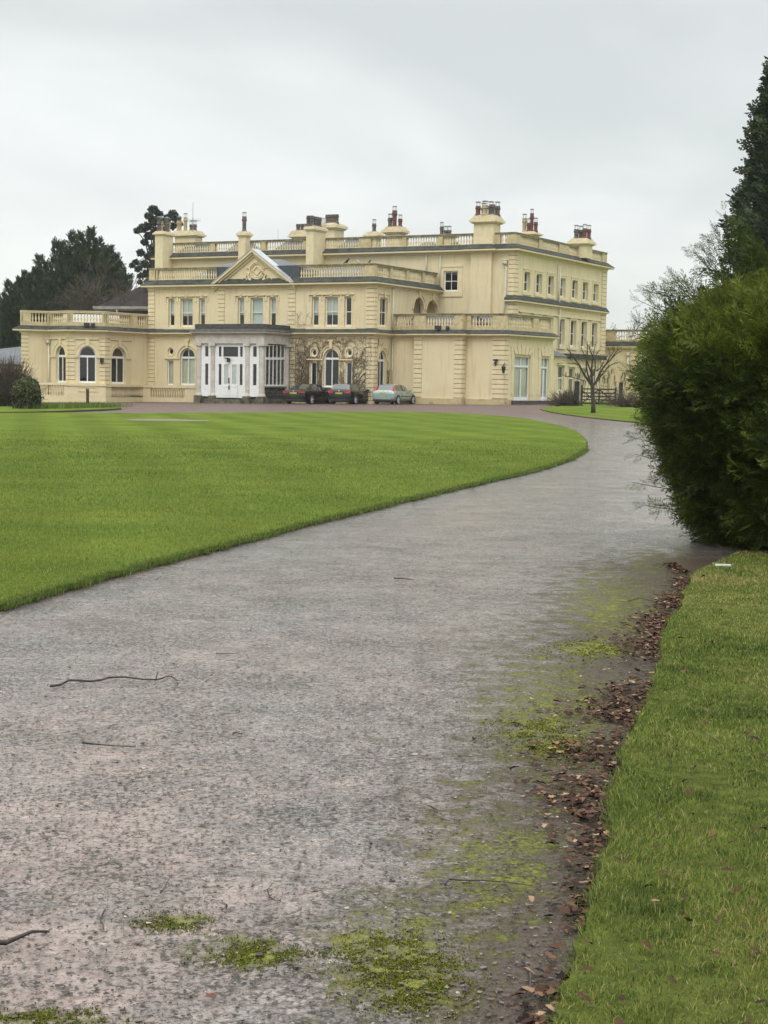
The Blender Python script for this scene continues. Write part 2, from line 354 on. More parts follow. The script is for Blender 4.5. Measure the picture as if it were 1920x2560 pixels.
# ================================================================== THE MANSION
dx = np.array([cos(YAW), -sin(YAW)]); dy = np.array([sin(YAW), cos(YAW)])
A = dpx(371.4, 835, 124.0)[:2]
Fm = Face(A, dx)                                          # main front
sB = Fm.s(934.5, 800); B = Fm.p2(sB)
Fr = Face(B, dy)                                          # its east return
LR = 10.45; Cc = Fr.p2(LR)
Fu = Face(Cc, dx)                                         # tall block, south face
sD = Fu.s(1287.8, 640); D = Fu.p2(sD)
Fe = Face(D, dy); LE = Fe.s(1516, 720)                    # tall block, east face
sW = Fr.s(980, 838); Cw = Fr.p2(sW)
Fw1 = Face(Cw, dx)                                        # right wing, recessed plane
PW = 0.6
Fw2 = Fw1.shifted(PW)
w2a, w2b = Fw2.s(1036, 838), Fw2.s(1156, 838)
w3e = Fw1.s(1262, 900)
Ew = Fw1.p2(w3e); aw = radians(35.5)
Fwe = Face(Ew, (sin(aw), cos(aw))); LWE = Fwe.s(1381, 900)
P0, P1, P2, P3, P4 = (dpx(u, 835, d)[:2] for u, d in ((53, 120.0), (123, 120.9), (173, 119.25), (263, 119.65), (329, 122.7)))
LWF = [Face(a, b-a) for a, b in ((P0, P1), (P1, P2), (P2, P3), (P3, P4), (P4, A))]
LWL = [float(np.hypot(*(b-a))) for a, b in ((P0, P1), (P1, P2), (P2, P3), (P3, P4), (P4, A))]
ZG, ZF, ZU = 5.03, 8.60, 11.62                            # undersides of the three cornices
man = thing('mansion', 'cream stuccoed country house with balustraded roofs, glazed white porch and many chimneys', 'house', (A[0], A[1], 0))
def flush(name='window_surround'):
    global mo
    if mo.f: mo.build(name, [M['trim'], M['joint_shade']], man)
    mo = MB()
ZB = -0.6                                                 # walls run into the ground
wl, ww, wt, wu = MB(), MB(), MB(), MB()                   # left wing, right wing, front block, tall block walls
qn = None; mo = MB()                                      # quoins; mouldings
# --- left wing (bowed)
def arch_px(F, u0, u1, vs, vt, vb): a, e, zb, zs_ = F.rect(u0, u1, vs, vb); return ('arch', a, e, zb, zs_, F.z((u0+u1)/2, vt))
def rect_px(F, u0, u1, v0, v1): a, e, zb, zt = F.rect(u0, u1, v0, v1); return ('rect', a, e, zb, zt)
def oval_px(F, u0, u1, v0, v1): a, e, zb, zt = F.rect(u0, u1, v0, v1); return ('oval', a, e, zb, zt)
lw = {1: arch_px(LWF[1], 140.5, 164.2, 890, 865, 956.5), 2: arch_px(LWF[2], 196.5, 240.3, 890.8, 865, 957.5), 3: arch_px(LWF[3], 279, 314, 893.6, 868, 959.5)}
for i, F in enumerate(LWF):
    ops = [lw[i]] if i in lw else []
    wall(F, wl, 0, LWL[i], ZB, ZG+.4, ops, .28)
    if ops:
        q = ops[0]; fz = (q[4]-q[3])/(q[5]-q[3])
        window(F, man, q, .22, .09, [('h', fz, .16), ('v', .5, 0, fz-.03, .08)], 'white', sill=.14)
        ring(F, mo, q, .26, -.01, .06); ring(F, mo, (q[0], q[1]-.26, q[2]+.26, q[3], q[4], q[5]+.26), .05, -.01, .10)
        c = (q[1]+q[2])/2; F.box(mo, c-.13, c+.13, q[5]+.02, q[5]+.62, -.01, .13)
        for e0, e1 in ((max(.02, q[1]-.72), q[1]-.01), (q[2]+.01, min(LWL[i]-.02, q[2]+.72))): F.box(mo, e0, e1, q[4]-.10, q[4]+.02, -.01, .09)
        flush()
zb_ = LWF[2].z(218, 847.5)
for i in (1, 2, 3): LWF[i].box(mo, .02, LWL[i]-.02, zb_-.04, zb_+.04, -.01, .07); mo.m = 1; LWF[i].box(mo, .02, LWL[i]-.02, zb_-.085, zb_-.041, -.01, .02); flush('moulding')  # dark strip below the band is its shadow, painted on
zq0 = 1.15
quoin(LWF[0], qn, 0.0, LWF[0].s(71.5), zq0, ZG, .06)
quoin(LWF[1], qn, LWF[1].s(166.6), LWL[1]-.0, zq0, ZG-.45, .07); quoin(LWF[2], qn, 0, LWF[2].s(187.5), zq0, ZG-.45, .07)
quoin(LWF[2], qn, LWF[2].s(248.7), LWL[2], zq0, ZG-.45, .07); quoin(LWF[3], qn, 0, LWF[3].s(274.5), zq0, ZG-.45, .07)
nL = LWF[0].n; back0 = P0+dy*9
wl.poly([(*P0, ZB), (*back0, ZB), (*back0, ZG+.4), (*P0, ZG+.4)])
# --- main front
g_ops = [arch_px(Fm, 450.5, 487.5, 894, 870.2, 963), rect_px(Fm, 418.3, 433.5, 901, 963), oval_px(Fm, 419.6, 434.6, 868.5, 888.8),
         arch_px(Fm, 808.8, 846.9, 896.5, 872.4, 968.5), rect_px(Fm, 775.6, 791.4, 905, 969), rect_px(Fm, 863.6, 879.4, 905, 969), oval_px(Fm, 777.4, 792.6, 871.3, 891.6), oval_px(Fm, 865.5, 881.2, 871.6, 892)]
f_ops = []
for (u0, u1, v0, v1) in ((421.4, 436.5, 746, 818), (451.4, 482.2, 746, 818), (497.3, 513, 746, 818), (594.7, 610.9, 744.6, 817.6), (626.3, 657.7, 744.6, 817.6), (673.5, 690, 744.6, 817.6), (779.5, 796.8, 742, 816.6), (812.2, 845.3, 742, 816.6), (861, 878.6, 742, 816.6)):
    f_ops.append(rect_px(Fm, u0, u1, v0, v1))
zt1 = np.mean([q[4] for q in f_ops]); zb1 = np.mean([q[3] for q in f_ops]); f_ops = [('rect', q[1], q[2], zb1, zt1) for q in f_ops]
wall(Fm, wt, 0, sB, ZB, ZF+.3, g_ops+f_ops, .24)
MR = .50                                                  # meeting rail
cov = [('blind', .42), ('blind', .40), ('blind', .42), ('blind', .42), ('whitecurtain', 0.02), ('blind', .46), ('blind', .40), ('blind', .40), None]
for i, q in enumerate(f_ops):
    bars = [('h', MR, .06)] + ([('v', .5, .03, .97)] if i % 3 == 1 and i != 4 else [])
    window(Fm, man, q, .22, .10, bars, 'offwhite', [(cov[i][0], cov[i][1], .99)] if cov[i] else [], sill=.16)
for g in range(3):
    qs = f_ops[g*3:g*3+3]; zl = Fm.z(650, 738.8)
    for k, q in enumerate(qs):
        c = (q[1]+q[2])/2; e0, e1 = q[1]-.23, q[2]+.23
        Fm.box(mo, e0, e1, zl-.02, zl+.05, -.01, .13); mo.m = 1; Fm.box(mo, e0, e1, zl-.075, zl-.021, -.01, .03); mo.m = 0  # lower dark strip stands in for the shadow under the label mould
        for e in (e0, e1): Fm.box(mo, e-.045, e+.045, zl-.42, zl-.038, -.01, .07)
        Fm.box(mo, c-.09, c+.09, zt1+.03, zl+.16, -.01, .13)
        for e in (q[1]-.1, q[2]+.004): Fm.box(mo, e, e+.096, zb1, zt1+.10, -.01, .035)
        Fm.box(mo, q[1]-.002, q[2]+.002, zt1+.003, zt1+.10, -.01, .034)
    Fm.box(mo, qs[0][1]-.45, qs[2][2]+.45, zb1-.20, zb1-.003, -.01, .09)
    for q in (qs[1],):
        for e0, e1 in ((qs[0][2]+.10, q[1]-.10), (q[2]+.10, qs[2][1]-.10)): Fm.box(mo, e0, e1, zb1-.004, zt1+.02, -.01, .02)
    flush()
for i, q in enumerate(g_ops):
    if q[0] == 'arch':
        fz = (q[4]-q[3])/(q[5]-q[3])
        window(Fm, man, q, .2, .09, [('h', fz, .15), ('v', .5, 0, fz-.03, .08), ('v', .5, fz+.03, .99, .04)], 'white', [('curtain', .02, fz-.02)] if i == 0 else [], sill=.14)
        ring(Fm, mo, q, .20, -.01, .05); ring(Fm, mo, (q[0], q[1]-.2, q[2]+.2, q[3], q[4], q[5]+.2), .06, -.01, .12)
        c = (q[1]+q[2])/2; Fm.box(mo, c-.11, c+.11, q[5]+.02, q[5]+.62, -.01, .16); Fm.box(mo, c-.2, c+.2, q[5]+.55, q[5]+.66, -.011, .17)
        for e in (q[1]-.12, q[2]+.003): Fm.box(mo, e, e+.117, q[3], q[4]-.12, -.01, .03)
    elif q[0] == 'rect': window(Fm, man, q, .18, .08, [], 'white', [('curtain', .02, .98)] if i == 1 else [], sill=.12)
    else: window(Fm, man, q, .16, .11, [], 'offwhite'); ring(Fm, mo, q, .07, -.01, .04)
    flush()
zs_ = g_ops[0][4]
Fm.box(mo, Fm.s(412.5), g_ops[0][1]-.01, zs_-.11, zs_-.02, -.01, .10); flush('moulding')
zs2 = g_ops[3][4]
Fm.box(mo, Fm.s(769), g_ops[3][1]-.01, zs2-.12, zs2-.03, -.01, .10); flush('moulding'); Fm.box(mo, g_ops[3][2]+.01, Fm.s(884), zs2-.12, zs2-.03, -.01, .10); flush('moulding')
for u0, u1 in ((371.4, 387.3), (721.5, 739), (917, 934.6)): quoin(Fm, qn, Fm.s(u0), Fm.s(u1)-(.003 if u1 > 900 else 0), 1.1 if u0 < 400 else 0, ZG, .06)
for u0, u1 in ((371.4, 387.3), (545.3, 562), (720.8, 738.9), (916.5, 934.4)): quoin(Fm, qn, Fm.s(u0, 760), min(sB, Fm.s(u1, 760)), ZG+.42, ZF, .06)
# --- east return of the front block
rq = [rect_px(Fr, 950.3, 969, 744, 817.5), arch_px(Fr, 944.8, 964, 901, 876, 970)]
arc = [arch_px(Fr, 1033.5, 1058.5, 774, 743.5, 806), arch_px(Fr, 1065.8, 1094, 778, 750.5, 808)]
arc = [(q[0], q[1], q[2], ZG+.5, q[4], q[5]) for q in arc]
wall(Fr, wt, 0, LR, ZB, ZF+.3, rq+arc, .24)
for q in arc:
    ring(Fr, mo, q, .22, -.01, .05); ring(Fr, mo, (q[0], q[1]-.22, q[2]+.22, q[3], q[4], q[5]+.22), .06, -.01, .11)
    c = (q[1]+q[2])/2; Fr.box(mo, c-.12, c+.12, q[5]+.03, q[5]+.55, -.01, .15); flush('archivolt')
lg = MB()                                                 # loggia behind the two arches
a0, a1 = arc[0][1]-.35, LR-.05; wall(Fr, lg, a0, a1, ZG+.45, ZF, (), o=-1.7)
lg.poly([Fr.pt(a0, ZF-.02, 0), Fr.pt(a1, ZF-.02, 0), Fr.pt(a1, ZF-.02, -1.7), Fr.pt(a0, ZF-.02, -1.7)]); lg.poly([Fr.pt(a0, ZG+.45, -.02), Fr.pt(a0, ZG+.45, -1.7), Fr.pt(a0, ZF, -1.7), Fr.pt(a0, ZF, -.02)])
lg.poly([Fr.pt(a0, ZG+.46, 0), Fr.pt(a1, ZG+.46, 0), Fr.pt(a1, ZG+.46, -1.7), Fr.pt(a0, ZG+.46, -1.7)]); lg.build('loggia', M['stucco'], man)
window(Fr, man, rq[0], .22, .10, [('h', .5, .06), ('v', .5, .03, .97)], 'offwhite', sill=.16)
fz = (rq[1][4]-rq[1][3])/(rq[1][5]-rq[1][3]); window(Fr, man, rq[1], .2, .09, [('h', fz, .15), ('v', .5, 0, .98, .07)], 'white', sill=.14)
ring(Fr, mo, rq[1], .2, -.01, .05); ring(Fr, mo, (rq[1][0], rq[1][1]-.2, rq[1][2]+.2, rq[1][3], rq[1][4], rq[1][5]+.2), .06, -.01, .11)
flush()
q = rq[0]; zl = q[4]+.26; c = (q[1]+q[2])/2; Fr.box(mo, q[1]-.25, q[2]+.25, zl-.03, zl+.045, -.01, .1); Fr.box(mo, c-.09, c+.09, q[4]+.02, zl+.16, -.01, .13); Fr.box(mo, q[1]-.4, q[2]+.4, q[3]-.2, q[3]-.003, -.01, .09)
for e in (q[1]-.25, q[2]+.25): Fr.box(mo, e-.045, e+.045, zl-.5, zl-.033, -.01, .07)
flush()
quoin(Fr, qn, .003, Fr.s(942, 760), ZG+.42, ZF, .06); quoin(Fr, qn, .003, Fr.s(942, 900), 0, ZG, .06)
wt.poly([(*A, ZB), (*(A+dy*LR), ZB), (*(A+dy*LR), ZF+.3), (*A, ZF+.3)])
# --- tall block
sU0 = Fu.s(398, 640)
u_ops = [rect_px(Fu, 1109.6, 1145, 677.6, 728)]
wall(Fu, wu, sU0, sD, 4.5, ZU+.3, u_ops, .2)
window(Fu, man, u_ops[0], .16, .09, [('h', .5, .05), ('v', .5, .03, .97)], 'white', [], sill=.1)
q = u_ops[0]; 
for b in ((q[1]-.38, q[2]+.38, q[4]+.30, q[4]+.42, .09), (q[1]-.38, q[1]-.02, q[3]-.02, q[4]+.297, .045), (q[2]+.02, q[2]+.38, q[3]-.02, q[4]+.297, .045), (q[1]-.02, q[2]+.02, q[4]+.003, q[4]+.295, .045), (q[1]-.5, q[2]+.42, q[3]-.42, q[3]-.023, .08)): Fu.box(mo, *b[:4], -.01, b[4])
flush()
e_up = [(295, 380, 705, 992), (473, 558, 740, 1020), (650, 732, 772, 1048), (829, 907, 806, 1076), (1005, 1085, 836, 1120), (1163, 1240, 864, 1147), (1318, 1393, 890, 1168)]
e_ops = [rect_px(Fe, 1260+a/5.925, 1260+b/5.925, 560+c/5.925, 560+d_/5.925) for a, b, c, d_ in e_up]
zbU, ztU = np.mean([q[3] for q in e_ops]), np.mean([q[4] for q in e_ops]); e_ops = [('rect', q[1], q[2], zbU, ztU) for q in e_ops]
e_lo = [(805, 890, 1405, 1805), (980, 1063, 1430, 1815), (1140, 1218, 1450, 1832), (1295, 1370, 1466, 1842)]
l_ops = [rect_px(Fe, 1260+a/5.925, 1260+b/5.925, 560+c/5.925, 560+d_/5.925) for a, b, c, d_ in e_lo]
zbL, ztL = np.mean([q[3] for q in l_ops]), np.mean([q[4] for q in l_ops]); l_ops = [('rect', q[1], q[2], zbL, ztL) for q in l_ops]
stp = (l_ops[3][1]-l_ops[0][1])/3; wd_ = l_ops[0][2]-l_ops[0][1]
l_ops += [('rect', l_ops[0][1]-k*stp, l_ops[0][1]-k*stp+wd_, zbL, ztL) for k in (1, 2, 3) if l_ops[0][1]-k*stp > .8]
wall(Fe, wu, 0, LE, ZB, ZU+.3, e_ops+l_ops, .32)
for q in e_ops+l_ops:
    window(Fe, man, q, .26, .07, [('h', .5, .055), ('v', .5, .03, .97, .03)], 'white', [('blind', .5, .98)] if rng.random() < .25 else [], sill=.12)
    up = q[3] == zbU; e = .24
    for b in ((q[1]-e, q[2]+e, q[4]+.16, q[4]+.24, .09), (q[1]-e, q[1]-.02, q[3]-.02, q[4]+.157, .05), (q[2]+.02, q[2]+e, q[3]-.02, q[4]+.157, .05), (q[1]-.02, q[2]+.02, q[4]+.003, q[4]+.155, .05), (q[1]-e-.04, q[2]+e+.04, q[3]-.26, q[3]-.023, .10)): Fe.box(mo, *b[:4], -.01, b[4])
    flush()
zh = Fe.z(1400, 790.5); Fe.box(mo, .9, LE-1.2, zh-.05, zh+.05, -.01, .12); mo.m = 1; Fe.box(mo, .9, LE-1.2, zh-.10, zh-.051, -.01, .03); flush('moulding')  # dark strip painted as shade beneath the head band
quoin(Fu, qn, Fu.s(1271, 700), sD, 4.6, ZU, .06, .33); quoin(Fe, qn, .003, Fe.s(1296, 680), 4.6, ZU, .06, .33); quoin(Fe, qn, LE-1.15, LE, 0, ZU, .06, .33)
LU = Fu.p2(sU0); farE = Fe.p2(LE); farW = LU+dy*LE
wu.poly([(*LU, 4.5), (*farW, 4.5), (*farW, ZU+.3), (*LU, ZU+.3)]); wu.poly([(*farW, ZB), (*farE, ZB), (*farE, ZU+.3), (*farW, ZU+.3)])
# chimney-breast pilaster on the tall block, under the big stack
cb0, cb1 = Fu.s(1181.5, 640), Fu.s(1233, 640); PB = .32
Fu.box(wu, cb0, cb1, 4.6, ZU+.28, -.01, PB)
# --- right wing
wall(Fw1, ww, 0, w3e, ZB, ZG+.4, ()); Fw1.box(ww, w2a, w2b, ZB, ZG+.39, -.01, PW)
d1 = rect_px(Fwe, 1285.2, 1325.5, 888.5, 1003.2); d2 = rect_px(Fwe, 1352.5, 1372.5, 892.5, 1002.5)
wall(Fwe, ww, 0, LWE, ZB, ZG+.4, [d1, d2], .34)
window(Fwe, man, d1, .22, .11, [('h', .76, .13), ('v', .52, .03, .70, .12), ('v', .5, .76, .97, .06)], 'white', [('curtain', .03, .74), ('blind', .76, .96)], name='french_window', sill=.3)
window(Fwe, man, d2, .22, .11, [('h', .76, .13), ('v', .5, .03, .70, .14), ('v', .5, .76, .97, .06)], 'white', [('whitecurtain', .03, .74), ('blind', .76, .96)], name='french_window', sill=.3)
for q in (d1, d2):
    c = (q[1]+q[2])/2; hw = (q[2]-q[1])/2
    Fwe.box(mo, q[1]-.06, q[2]+.06, q[4]-.12, q[4]+.05, -.2, -.05)
    k = 5 if q is d1 else 3
    for i in range(k):                                    # flat-arch voussoirs
        f0, f1 = -1+2*i/k+.03, -1+2*(i+1)/k-.03; zt = q[4]+(.75 if i == k//2 else .62)
        mo.hexa([Fwe.pt(c+f0*hw, q[4]+.06, .07), Fwe.pt(c+f1*hw, q[4]+.06, .07), Fwe.pt(c+f1*hw, q[4]+.06, -.01), Fwe.pt(c+f0*hw, q[4]+.06, -.01), Fwe.pt(c+f0*hw*1.35, zt, .07), Fwe.pt(c+f1*hw*1.35, zt, .07), Fwe.pt(c+f1*hw*1.35, zt, -.01), Fwe.pt(c+f0*hw*1.35, zt, -.01)])
    for sgn in (-1, 1):
        e = c+sgn*(hw+.28); Fwe.box(mo, e-.27, e+.27, q[4]+.50, q[4]+.60, -.01, .08)
        Fwe.box(mo, e-.13, e+.13, .9, q[4]+.497, -.01, .05); Fwe.box(mo, e+sgn*.2-.05, e+sgn*.2+.05, q[4]-.1, q[4]+.497, -.012, .065)
    flush()
bk = Fwe.p2(LWE); ww.poly([(*bk, ZB), (*(bk-dx*1.2+dy*.5), ZB), (*(bk-dx*1.2+dy*.5), ZG+.4), (*bk, ZG+.4)])
quoin(Fw2, qn, w2a, Fw2.s(1056, 838), .62, ZG, .06, .33); quoin(Fw2, qn, Fw2.s(1137, 838), w2b, .62, ZG, .06, .33)
Fret = Face(Fw2.p2(w2b), dy); quoin(Fret, qn, 0, .55, .62, ZG, .05, .33)
quoin(Fw1, qn, Fw1.s(1233, 838), w3e-.004, .62, ZG, .08, .33); quoin(Fwe, qn, .002, Fwe.s(1271.5, 838), .62, ZG, .08, .33)
pl = MB()
Fw1.box(pl, .02, w2a-.12, ZB, .55, -.01, .12); Fw2.box(pl, w2a-.08, w2b+.08, ZB, .56, -.3, .14); Fw1.box(pl, w2b+.1, w3e+.10, ZB, .565, -.2, .145); Fwe.box(pl, .09, 1.0, ZB, .57, -.3, .15)
pl.build('plinth', M['plinth'], man)
# --- lean-to and far wing on the east side
oX = 2.0; Fx = Face(D+Fe.n*oX, dy)
x0, x1 = Fx.s(1376, 930), Fx.s(1503, 930); zx = Fx.z(1455, 898)
xo = [rect_px(Fx, 1395, 1410, 914.5, 978), rect_px(Fx, 1421.5, 1436, 919, 993), rect_px(Fx, 1449, 1463, 922, 995), rect_px(Fx, 1476, 1487.5, 924, 996)]
wall(Fx, ww, x0, x1, ZB, zx+.2, xo, .25)
for i, q in enumerate(xo): window(Fx, man, q, .2, .08, [('h', .64 if i else .52, .1)], 'white', [('curtain', .05, .5)] if i == 0 else [], sill=.12)
for q in xo: Fx.box(mo, q[1]-.2, q[2]+.2, q[4]+.05, q[4]+.2, -.01, .12); flush()
sl = MB()
hz = zx+1.05; e0 = x0-.2; mid = Fx.s(1419, 893)
sl.poly([Fx.pt(e0, zx+.12, .25), Fx.pt(mid, zx+.12, .25), Fx.pt(mid-1.2, hz, -oX+.03), Fx.pt(e0, hz, -oX+.03)])
sl.poly([Fx.pt(mid, zx+.12, .25), Fx.pt(mid, zx+.12, -oX+.03), Fx.pt(mid-1.2, hz, -oX+.03)])
uvbox(sl.build('lean_to_roof', M['slate'], man))
fr_ = MB(); Fx.box(fr_, mid-.1, x1+.3, zx+.02, zx+.38, -oX+.02, .35); fr_.build('flat_roof', M['lead'], man)
yo = farE+dy*.9; Fy = Face(yo, dx)
yz = Fy.z(1550, 869.5); ya0 = .0; ya1 = 14.0
wall(Fy, ww, ya0-2, ya1, ZB, yz+.4, ())
quoin(Fy, qn, Fy.s(1575, 900), Fy.s(1606, 900), .4, yz-.1, .07, .33)
quoin(Fe, qn, LE+.02, LE+.7, .3, 4.2, .06, .33)
# --- cornices
def cornice(name, line, z, out=.42, h=.13, lead_h=.38, back=.04, parent=man):
    mb = MB()
    sweep(mb, line, [(0, z-.16), (.07, z-.14), (.10, z-.02), (out-.04, z+.0), (out, z+.03), (out, z+h), (out+.04, z+h+.035), (out-.02, z+h+.05), (back, z+h+lead_h), (-.35, z+h+lead_h+.004)], mats=[0, 0, 0, 0, 0, 1, 1, 1, 1])
    return mb.build(name, [M['trim'], M['lead']], parent)
gl = [back0, P0, P1, P2, P3, P4, Fm.p2(0), Fm.p2(sB), Fr.p2(sW-.003), Fw1.p2(w2a), Fw2.p2(w2a), Fw2.p2(w2b), Fw1.p2(w2b), Fw1.p2(w3e), Fwe.p2(LWE), Fwe.p2(LWE)-dx*1.2+dy*.5]
cornice('cornice', gl, ZG, .42, .12, .30)
cornice('cornice', [A+dy*LR, A, B, Cc-dy*.02], ZF, .45, .13, .42)
cornice('cornice', [farW, LU, Fu.p2(cb0), Fu.p2(cb0, PB), Fu.p2(cb1, PB), Fu.p2(cb1), D, farE, farE-dx*4], ZU, .5, .14, .40)
zs3 = Fe.z(1400, 769.5); cornice('string_course', [Fu.p2(Fu.s(1264, 750)), D, farE], zs3, .34, .13, .40)
cornice('cornice', [Fy.p2(ya0-2), Fy.p2(ya1)], yz, .42, .12, .42)
# --- roofs
rf = MB(); dwn = .32
def flat(pts, z): rf.poly([(p[0], p[1], z) for p in pts])
flat([back0, P0, P1, P2, P3, P4, A, A+dy*9], ZG+.42-.003)
flat([A, B, Cc, A+dy*LR], ZF+.5); flat([LU, D, farE, farW], ZU+.5); flat([Cw, Fw1.p2(w3e), Fwe.p2(LWE), Fe.p2(5), D, Cc], ZG+.41)
rf.build('roof', M['leadsheet'], man)
# --- balustrades
def lvl(F, u, v, off=-.16): return F.z(u, v, off)
zGb = ZG+.42
# ground floor wings: plinth, rail heights read once and shared
zW = (zGb-.1, lvl(Fw1, 1010, 815), lvl(Fw1, 1010, 791), lvl(Fw1, 1010, 785))
zL = (zGb-.1, lvl(LWF[2], 218, 806), lvl(LWF[2], 218, 783), lvl(LWF[2], 218, 777.5))
lped = {0: [(53, 77)], 1: [(118, 132), (170, 173)], 2: [(173, 183), (254, 263)], 3: [(263, 269.6), (323, 329)], 4: [(329, 340), (363, 371)]}
for i, F in enumerate(LWF):
    balustrade(man, F, 0, LWL[i], zL, [(F.s(a, 795, -.16), F.s(b, 795, -.16)) for a, b in lped[i]]+[(0, .12), (LWL[i]-.12, LWL[i])], spacing=.23, cap='trim')
balustrade(man, Fw1, 0, w2a+.1, zW, [(0, .25), (w2a-.35, w2a+.1)], spacing=.23)
balustrade(man, Fw2, w2a, w2b, zW, [(w2a-.1, Fw2.s(1065, 800)), (Fw2.s(1136, 800), w2b)], o=-.13, spacing=.23)
balustrade(man, Fret, .3, PW+.15, zW, [(0, 1)])
balustrade(man, Fw1, w2b, w3e, zW, [(w2b-.1, w2b+.35), (Fw1.s(1231, 800), w3e)], spacing=.23)
balustrade(man, Fwe, .03, LWE, zW, [(0, Fwe.s(1271, 800)), (Fwe.s(1334, 795), Fwe.s(1348, 795)), (LWE-.3, LWE)], spacing=.23)
zFr = (ZF+.42, lvl(Fm, 800, 692.5), lvl(Fm, 800, 667), lvl(Fm, 800, 661.3))
balustrade(man, Fm, 0, Fm.s(541, 690), zFr, [(0, Fm.s(387, 690)), (Fm.s(392.5, 690)-.1, Fm.s(393, 690))], spacing=.22)
balustrade(man, Fm, Fm.s(747, 685), sB, zFr, [(Fm.s(911, 680), sB)], spacing=.22)
balustrade(man, Fr, .05, LR-.3, zFr, [(0, Fr.s(944, 675))]+[(Fr.s(a, 680), Fr.s(b, 680)) for a, b in ((976.5, 983), (1018, 1024.5), (1057.6, 1063.3), (1091.5, 1101))], spacing=.23)
zUr = (ZU+.42, lvl(Fu, 1000, 616), lvl(Fu, 1000, 595), lvl(Fu, 1000, 589.5))
balustrade(man, Fu, sU0, cb0+.12, zUr, [(Fu.s(a, 610), Fu.s(b, 610)) for a, b in ((525, 536.6), (590, 597), (652, 663.4), (758, 766), (897, 927), (1005, 1015), (1093, 1106), (1182, 1186))], spacing=.23)
balustrade(man, Fu, cb1-.1, sD, zUr, [(cb1-.1, Fu.s(1250, 600)), (Fu.s(1266.5, 600), sD)], spacing=.24)
balustrade(man, Fe, .05, LE, zUr, [(0, Fe.s(1302.5, 600))]+[(Fe.s(1260+a/5.925, 620), Fe.s(1260+b/5.925, 620)) for a, b in ((525, 573), (825, 962), (1195, 1238), (1465, 1600))], spacing=.24)
zYr = (yz+.42, lvl(Fy, 1550, 849), lvl(Fy, 1550, 829), lvl(Fy, 1550, 824))
balustrade(man, Fy, -1.0, ya1, zYr, [(-1.0, .5), (4.6, 5.2), (9.5, 10.1)], spacing=.24)
# --- pediment over the middle bay
pd = MB(); a0, a1 = Fm.s(536, 714), Fm.s(741, 711); am = (a0+a1)/2; zp0 = ZF+.15; zap = Fm.z(637.5, 623.2, .4); OP = .47
def rake(t): return (zap-zp0)*(1-abs(t-am)/(am-a0))+zp0
for sg in (-1, 1):                                        # stepped raking cornice
    ee = a0 if sg < 0 else a1
    def bar(zt_, zb_, o1, o0=.0):
        pd.hexa([Fm.pt(ee, zp0+zb_, o1), Fm.pt(am, zap+zb_, o1), Fm.pt(am, zap+zb_, o0), Fm.pt(ee, zp0+zb_, o0), Fm.pt(ee, zp0+zt_, o1), Fm.pt(am, zap+zt_, o1), Fm.pt(am, zap+zt_, o0), Fm.pt(ee, zp0+zt_, o0)])
    bar(0, -.18, OP); bar(-.183, -.34, OP-.14); bar(-.343, -.52, OP-.30)
pd.poly([Fm.pt(a0+.3, zp0+.0, .06), Fm.pt(a1-.3, zp0+.0, .06), Fm.pt(am, zap-.2, .06)])
ped = pd.build('pediment', M['trim'], man)
pr = MB()
for sg, ee in ((-1, a0), (1, a1)): pr.hexa([Fm.pt(ee, zp0+.004, OP+.03), Fm.pt(am, zap+.004, OP+.03), Fm.pt(am, zap+.004, -.55), Fm.pt(ee, zp0+.004, -.55), Fm.pt(ee, zp0+.06, OP+.03), Fm.pt(am, zap+.07, OP+.03), Fm.pt(am, zap+.07, -.55), Fm.pt(ee, zp0+.06, -.55)])
pr.build('pediment_flashing', simple('pale lead flashing', (.30, .33, .36), (.45, .47, .49), 2, .45), man)
em = MB(); ce, ze = Fm.uz(643.2, 676.5, .06)              # plaster emblem: ring, square and compasses, scrollwork
def P3d(x, z, o=.10): return Fm.pt(ce+x, ze+z, o)
for R_, r_ in ((.62, .055), (.50, .04)): em.tube([P3d(R_*cos(2*pi*i/36), R_*sin(2*pi*i/36)) for i in range(37)], r_, 5)
for pts in ([(-.50, .0), (-.30, .02), (0, .30), (.28, 0)], [(-.48, -.02), (-.28, -.06), (0, -.36), (.3, -.04), (.5, 0)], [(0, .62), (0, .80)], [(-.62, .12), (-.80, .20), (-.92, .16)], [(.62, .12), (.80, .20), (.92, .16)]): em.tube([P3d(*p) for p in pts], .045, 5)
def curl(cx, cz, r0, a0_, turns, sg):
    em.tube([P3d(cx+sg*(r0*(1-i/26*.8))*cos(a0_+turns*2*pi*i/26), cz+(r0*(1-i/26*.8))*sin(a0_+turns*2*pi*i/26)) for i in range(27)], [.05]*27, 5)
for sg in (-1, 1):
    curl(sg*1.05, -.72, .30, -2.2, 1.4, sg); curl(sg*.62, -.86, .22, 2.5, 1.2, sg); curl(sg*1.45, -.90, .14, 1, 1.2, sg)
    em.tube([P3d(sg*x, z) for x, z in ((.68, -.1), (.80, -.35), (.70, -.6), (.40, -.82), (.12, -.95), (0, -.90))], [.07, .08, .09, .09, .08, .05], 6)
    em.tube([P3d(sg*x, z) for x, z in ((.85, -.2), (.98, -.45), (.92, -.72))], [.05, .06, .04], 5)
em.build('emblem', M['trim'], ped, smooth=True)
lu = MB()                                   # lead upstands that flank the pediment, hipped slate roof behind
for u0, u1 in ((541.5, 600), (690, 747.5)): lu = MB(); Fm.box(lu, Fm.s(u0, 690), Fm.s(u1, 690), ZF+.5, zFr[3]-.02, -.55, -.05); lu.build('lead_upstand', M['leadsheet'], man)
hp = MB(); h0, h1 = Fm.s(519, 668, -1.2), Fm.s(718, 664, -1.2); zr = Fm.z(575, 651.0, -3.2)
e1_, e2_ = -1.1, -6.0; k = 1.9
